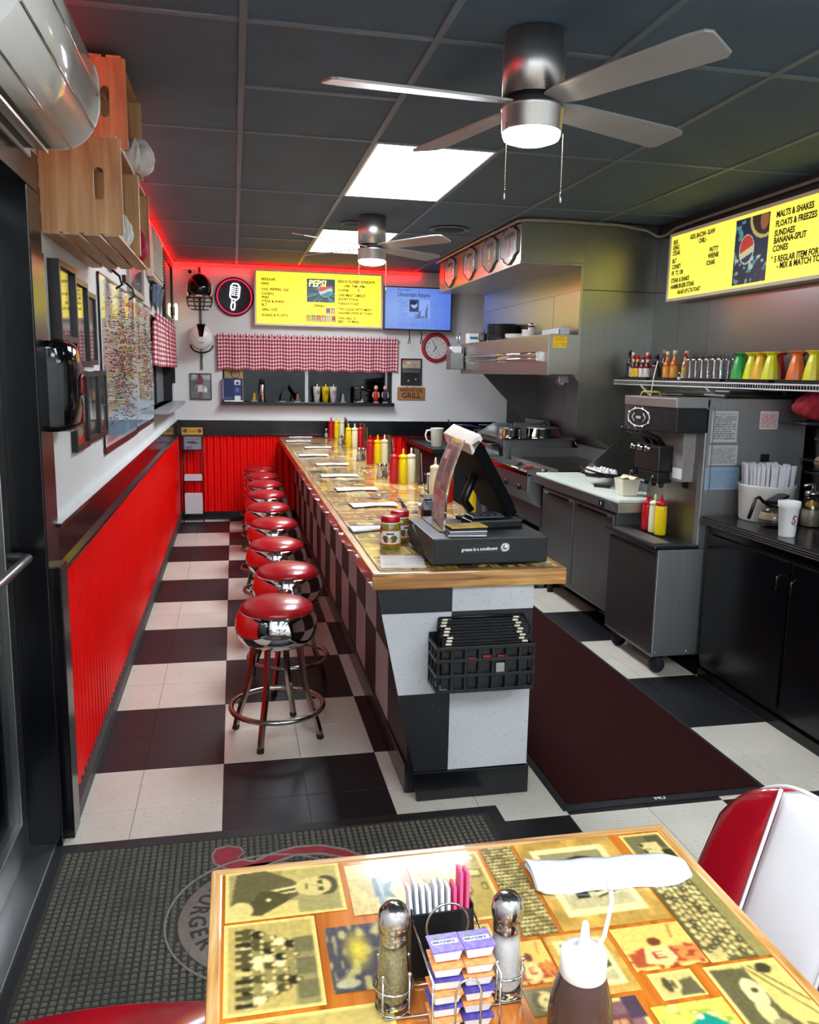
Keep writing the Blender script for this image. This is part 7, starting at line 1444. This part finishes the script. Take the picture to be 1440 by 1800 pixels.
# straw bin
sb_ = thing('straw_bin', 'white bin crammed with wrapped straws on the side counter', 'bin', (2.668, .468, BZ)); MB().lathe([(.116, 0), (.122, .006), (.134, .17), (.139, .182), (.132, .182), (.12, .01), (0, .008)], 40).build('bin', pm('bin_white', '#d6d4cc', .4), sb_)
rg = np.random.default_rng(4)
for q in range(150):
    a = rg.random()*2*PI; r = .112*math.sqrt(rg.random()); x, y = r*math.cos(a), r*math.sin(a); h_ = .265+.018*rg.random(); c1, c2 = .92, 1.12; w1, w2 = .0055, .0032
    MB().add([(x*c1-w1, y*c1-w2, .015), (x*c1+w1, y*c1-w2, .015), (x*c1+w1, y*c1+w2, .015), (x*c1-w1, y*c1+w2, .015), (x*c2-w1, y*c2-w2, h_), (x*c2+w1, y*c2-w2, h_), (x*c2+w1, y*c2+w2, h_), (x*c2-w1, y*c2+w2, h_)], [(3, 2, 1, 0), (4, 5, 6, 7), (0, 1, 5, 4), (1, 2, 6, 5), (2, 3, 7, 6), (3, 0, 4, 7)]).build('straw', M_paper, sb_)
cp_ = thing('coffee_pot', 'glass coffee pot with black handle on the side counter', 'coffee pot', (2.575, .255, BZ)); MB().lathe([(.05, 0), (.062, .004), (.075, .03), (.074, .055), (.058, .09), (.046, .105), (.045, .112)], 32).build('glass_body', archglass('pot_glass', (.8, .8, .79), 1.7), cp_); MB().lathe([(.0465, .1), (.05, .105), (.049, .125), (.04, .13), (0, .131)], 28).build('collar', M_blackp, cp_)
MB().tf(TM((0, 0, .128), .4, 0, -.25)).prism([(-.05, -.03), (.06, -.03), (.07, 0), (.06, .03), (-.05, .03)], 0, .016).build('lid', M_blackp, cp_, bevel=.005)
MB().tube([(-.046, .0, .115), (-.07, .0, .125), (-.095, .0, .148), (-.115, .0, .14), (-.125, .0, .1), (-.142, .0, .045)], .0085, 8).build('handle', M_blackp, cp_); MB().lathe([(.0735, .045), (.0655, .075)], 32, caps=False).build('gold_band', pm('pot_gold', '#b9ab85', .35), cp_)
fc = thing('foam_cup', 'white foam cup printed with a red round logo', 'cup', (2.495, .055, BZ)); MB().lathe([(.033, 0), (.035, .003), (.044, .13), (.0475, .132), (.0485, .157), (.0475, .16), (.0455, .16), (.043, .13), (.033, .006), (0, .006)], 36).build('cup', pm('foam_white', '#e4e4e4', .6, var=.02), fc)
ng = MB().tube([((.0418)*math.cos(-1.35+.42*math.cos(a)), (.0418)*math.sin(-1.35+.42*math.cos(a)), .075+.022*math.sin(a)) for a in np.linspace(0, 2*PI, 30)[:-1]], .0012, 5, True).build('logo_ring', pm('logo_dark', '#4a2a2e', .5), fc)
ls_ = MB().tube([((.0425)*math.cos(-1.9+b_), (.0425)*math.sin(-1.9+b_), z) for b_, z in ((.5, .097), (.3, .1), (.2, .09), (.38, .08), (.45, .07), (.25, .062), (.05, .068))], .0028, 6).build('logo_script', pm('logo_red', '#8f1f2c', .5), fc)
# machine and bottles at the counter edge
cm_ = thing('coffee_machine', 'black coffee warmer at the end of the side counter', 'coffee machine', (2.52, -.42, BZ)); MB().box(0, .4, 0, .34, 0.0, .035).box(0.0, .4, 0, .34, .035, .045).build('warmer_base', M_blackp, cm_, bevel=.006); MB().box(.2, .4, .02, .32, .045, .36).build('tower', M_blackp, cm_, bevel=.01); MB().box(.0, .4, .02, .32, .26, .36).build('brew_head', M_blackp, cm_, bevel=.01); MB().cyl(.07, .045, .05, (.1, .17), 24).build('hot_plate', M_steel, cm_)
cl = thing('creamer_jar', 'clear dispenser jar with pump and yellow lemon', 'jar', (2.78, .27, BZ)); MB().lathe([(.05, 0), (.052, .01), (.05, .09), (.035, .13), (.034, .15)], 24).build('jar', archglass('pot_glass', (.8, .8, .79), 1.7), cl); MB().lathe([(.044, .004), (.046, .08), (0, .08)], 20).build('contents', pm('cream_fill', '#a9a08a', .5), cl); MB().ball((0, 0, .105), .03, 12, 8, (1, 1, .7)).build('lemon', pm('lemon_yellow', '#d6b31c', .5), cl); MB().lathe([(.036, .15), (.036, .17), (.008, .175), (.008, .2)], 18).tube([(0, 0, .2), (-.03, 0, .205), (-.05, 0, .195)], .007, 8).build('pump', M_chrome, cl)
bk2 = thing('bread_basket', 'wire basket of wrapped bread above the side counter', 'basket', (2.82, .22, 1.12)); mb = MB().tube([(-.08, -.1, .06), (.1, -.1, .06), (.1, .12, .06), (-.08, .12, .06)], .003, 6, True).tube([(-.06, -.08, .0), (.08, -.08, .0), (.08, .1, .0), (-.06, .1, .0)], .003, 6, True)
for a, b_ in ((-1, -1), (1, -1), (1, 1), (-1, 1)): mb.tube([(.01+.09*a, .01+.11*b_, .06), (.01+.07*a, .01+.09*b_, 0)], .0025, 5)
mb.build('wire_basket', M_blackp, bk2); MB().ball((.01, .01, .05), .07, 16, 10, (1, 1.2, .6)).build('wrapped_bread', pm('bread_wrap', '#9a7a5c', .3, var=.3, scale=20), bk2); MB().box(.09, .195, -.02, .02, .0, .02).build('wall_arm', M_blackp, bk2)
dk = thing('condiment_box', 'dark box with white print at the counter end', 'box', (2.72, -.06, BZ)); MB().box(0, .09, 0, .06, 0, .3).build('carton', M_blackm, dk, bevel=.003); B(-.0012, 0, .006, .054, .16, .27).build('front_label', M_whitep, dk); MB().lathe([(.03, .3), (.032, .36), (.02, .38), (0, .38)], 16, (.045, .03, 0)).build('brown_lid', pm('lid_brown', '#8a5f4a', .5), dk)
# menu board on the right wall
it = [(s_, .05 if s_[0] != '~' else .14, z-.01, .04, .8) for s_, z in (('REG', .375), ('KING', .34), ('STEAK', .305), ('BLT', .257), ('CONEY', .218), ('FF, TT, OR', .177), ('STEAK & SHAKE', .13), ('HAMBURGER STEAK', .09))]
it += [('SALAD LFF LTX-TOAST', .14, .042, .036, .75), ('ADD, BACON - SLAW', .255, .37, .04, .72), ('CHILI -', .36, .332, .04, .8), ('PATTY', .49, .262, .04, .8), ('WEENIE', .48, .225, .04, .8), ('/CHAR', .465, .185, .04, .8)]
it += [(s_, x, z, .046, .85) for s_, x, z in (('MALTS & SHAKES', 1.125, .355), ('FLOATS & FREEZES', 1.125, .306), ('SUNDAES', 1.12, .258), ('BANANA-SPLIT', 1.12, .22), ('CONES', 1.117, .178), ('* 5 REGLAR ITEM FOR', 1.11, .122), ('- MIX & MATCH TO', 1.165, .085))]
p = Pic(60, 70, '#1a2440'); n = p.smooth_noise(14, 16); p.put((n > .66) & ((p.X < .3) | (p.Y < .4)), '#5f9aa0'); p.put((n > .8) & (p.Y < .4), '#c9d8b8'); p.ell(.85, .98, .42, .34, '#d8c06a').ell(.87, 1.0, .38, .31, '#33241c').ell(.85, .9, .12, .14, '#a5683a'); p.ell(.38, .52, .22, .22, '#e6ebe6').ell(.38, .54, .2, .19, '#d6392c').put((((p.X-.38)/.2)**2+((p.Y-.52)/.2)**2 < 1) & (p.Y < .52+.25*(p.X-.38)), '#e6dca8').put((((p.X-.38)/.2)**2+((p.Y-.52)/.2)**2 < 1) & (p.Y < .42+.25*(p.X-.38)), '#22325e')
M_by = pm('board_yellow_pale', '#f1ea58', .5, var=.04, scale=3, emit=.9)
menu_board('yellow lit menu board above the wire shelf', basis((2.93, 2.085, 2.058), (0, -1, 0), (0, 0, 1)), 1.83, .44, it, [(.755, 1.07, .035, .40, p)], 'menu_board')
tag(MB().tube([(2.5, .6, .03), (2.56, .606, .012), (2.62, .66, .009), (2.78, .9, .009), (2.95, 1.25, .009)], .008, 8).build('water_hose', pm('hose_blue', '#1a3aa0', .4)), 'blue water hose on the floor under the ice cream machine', 'hose')
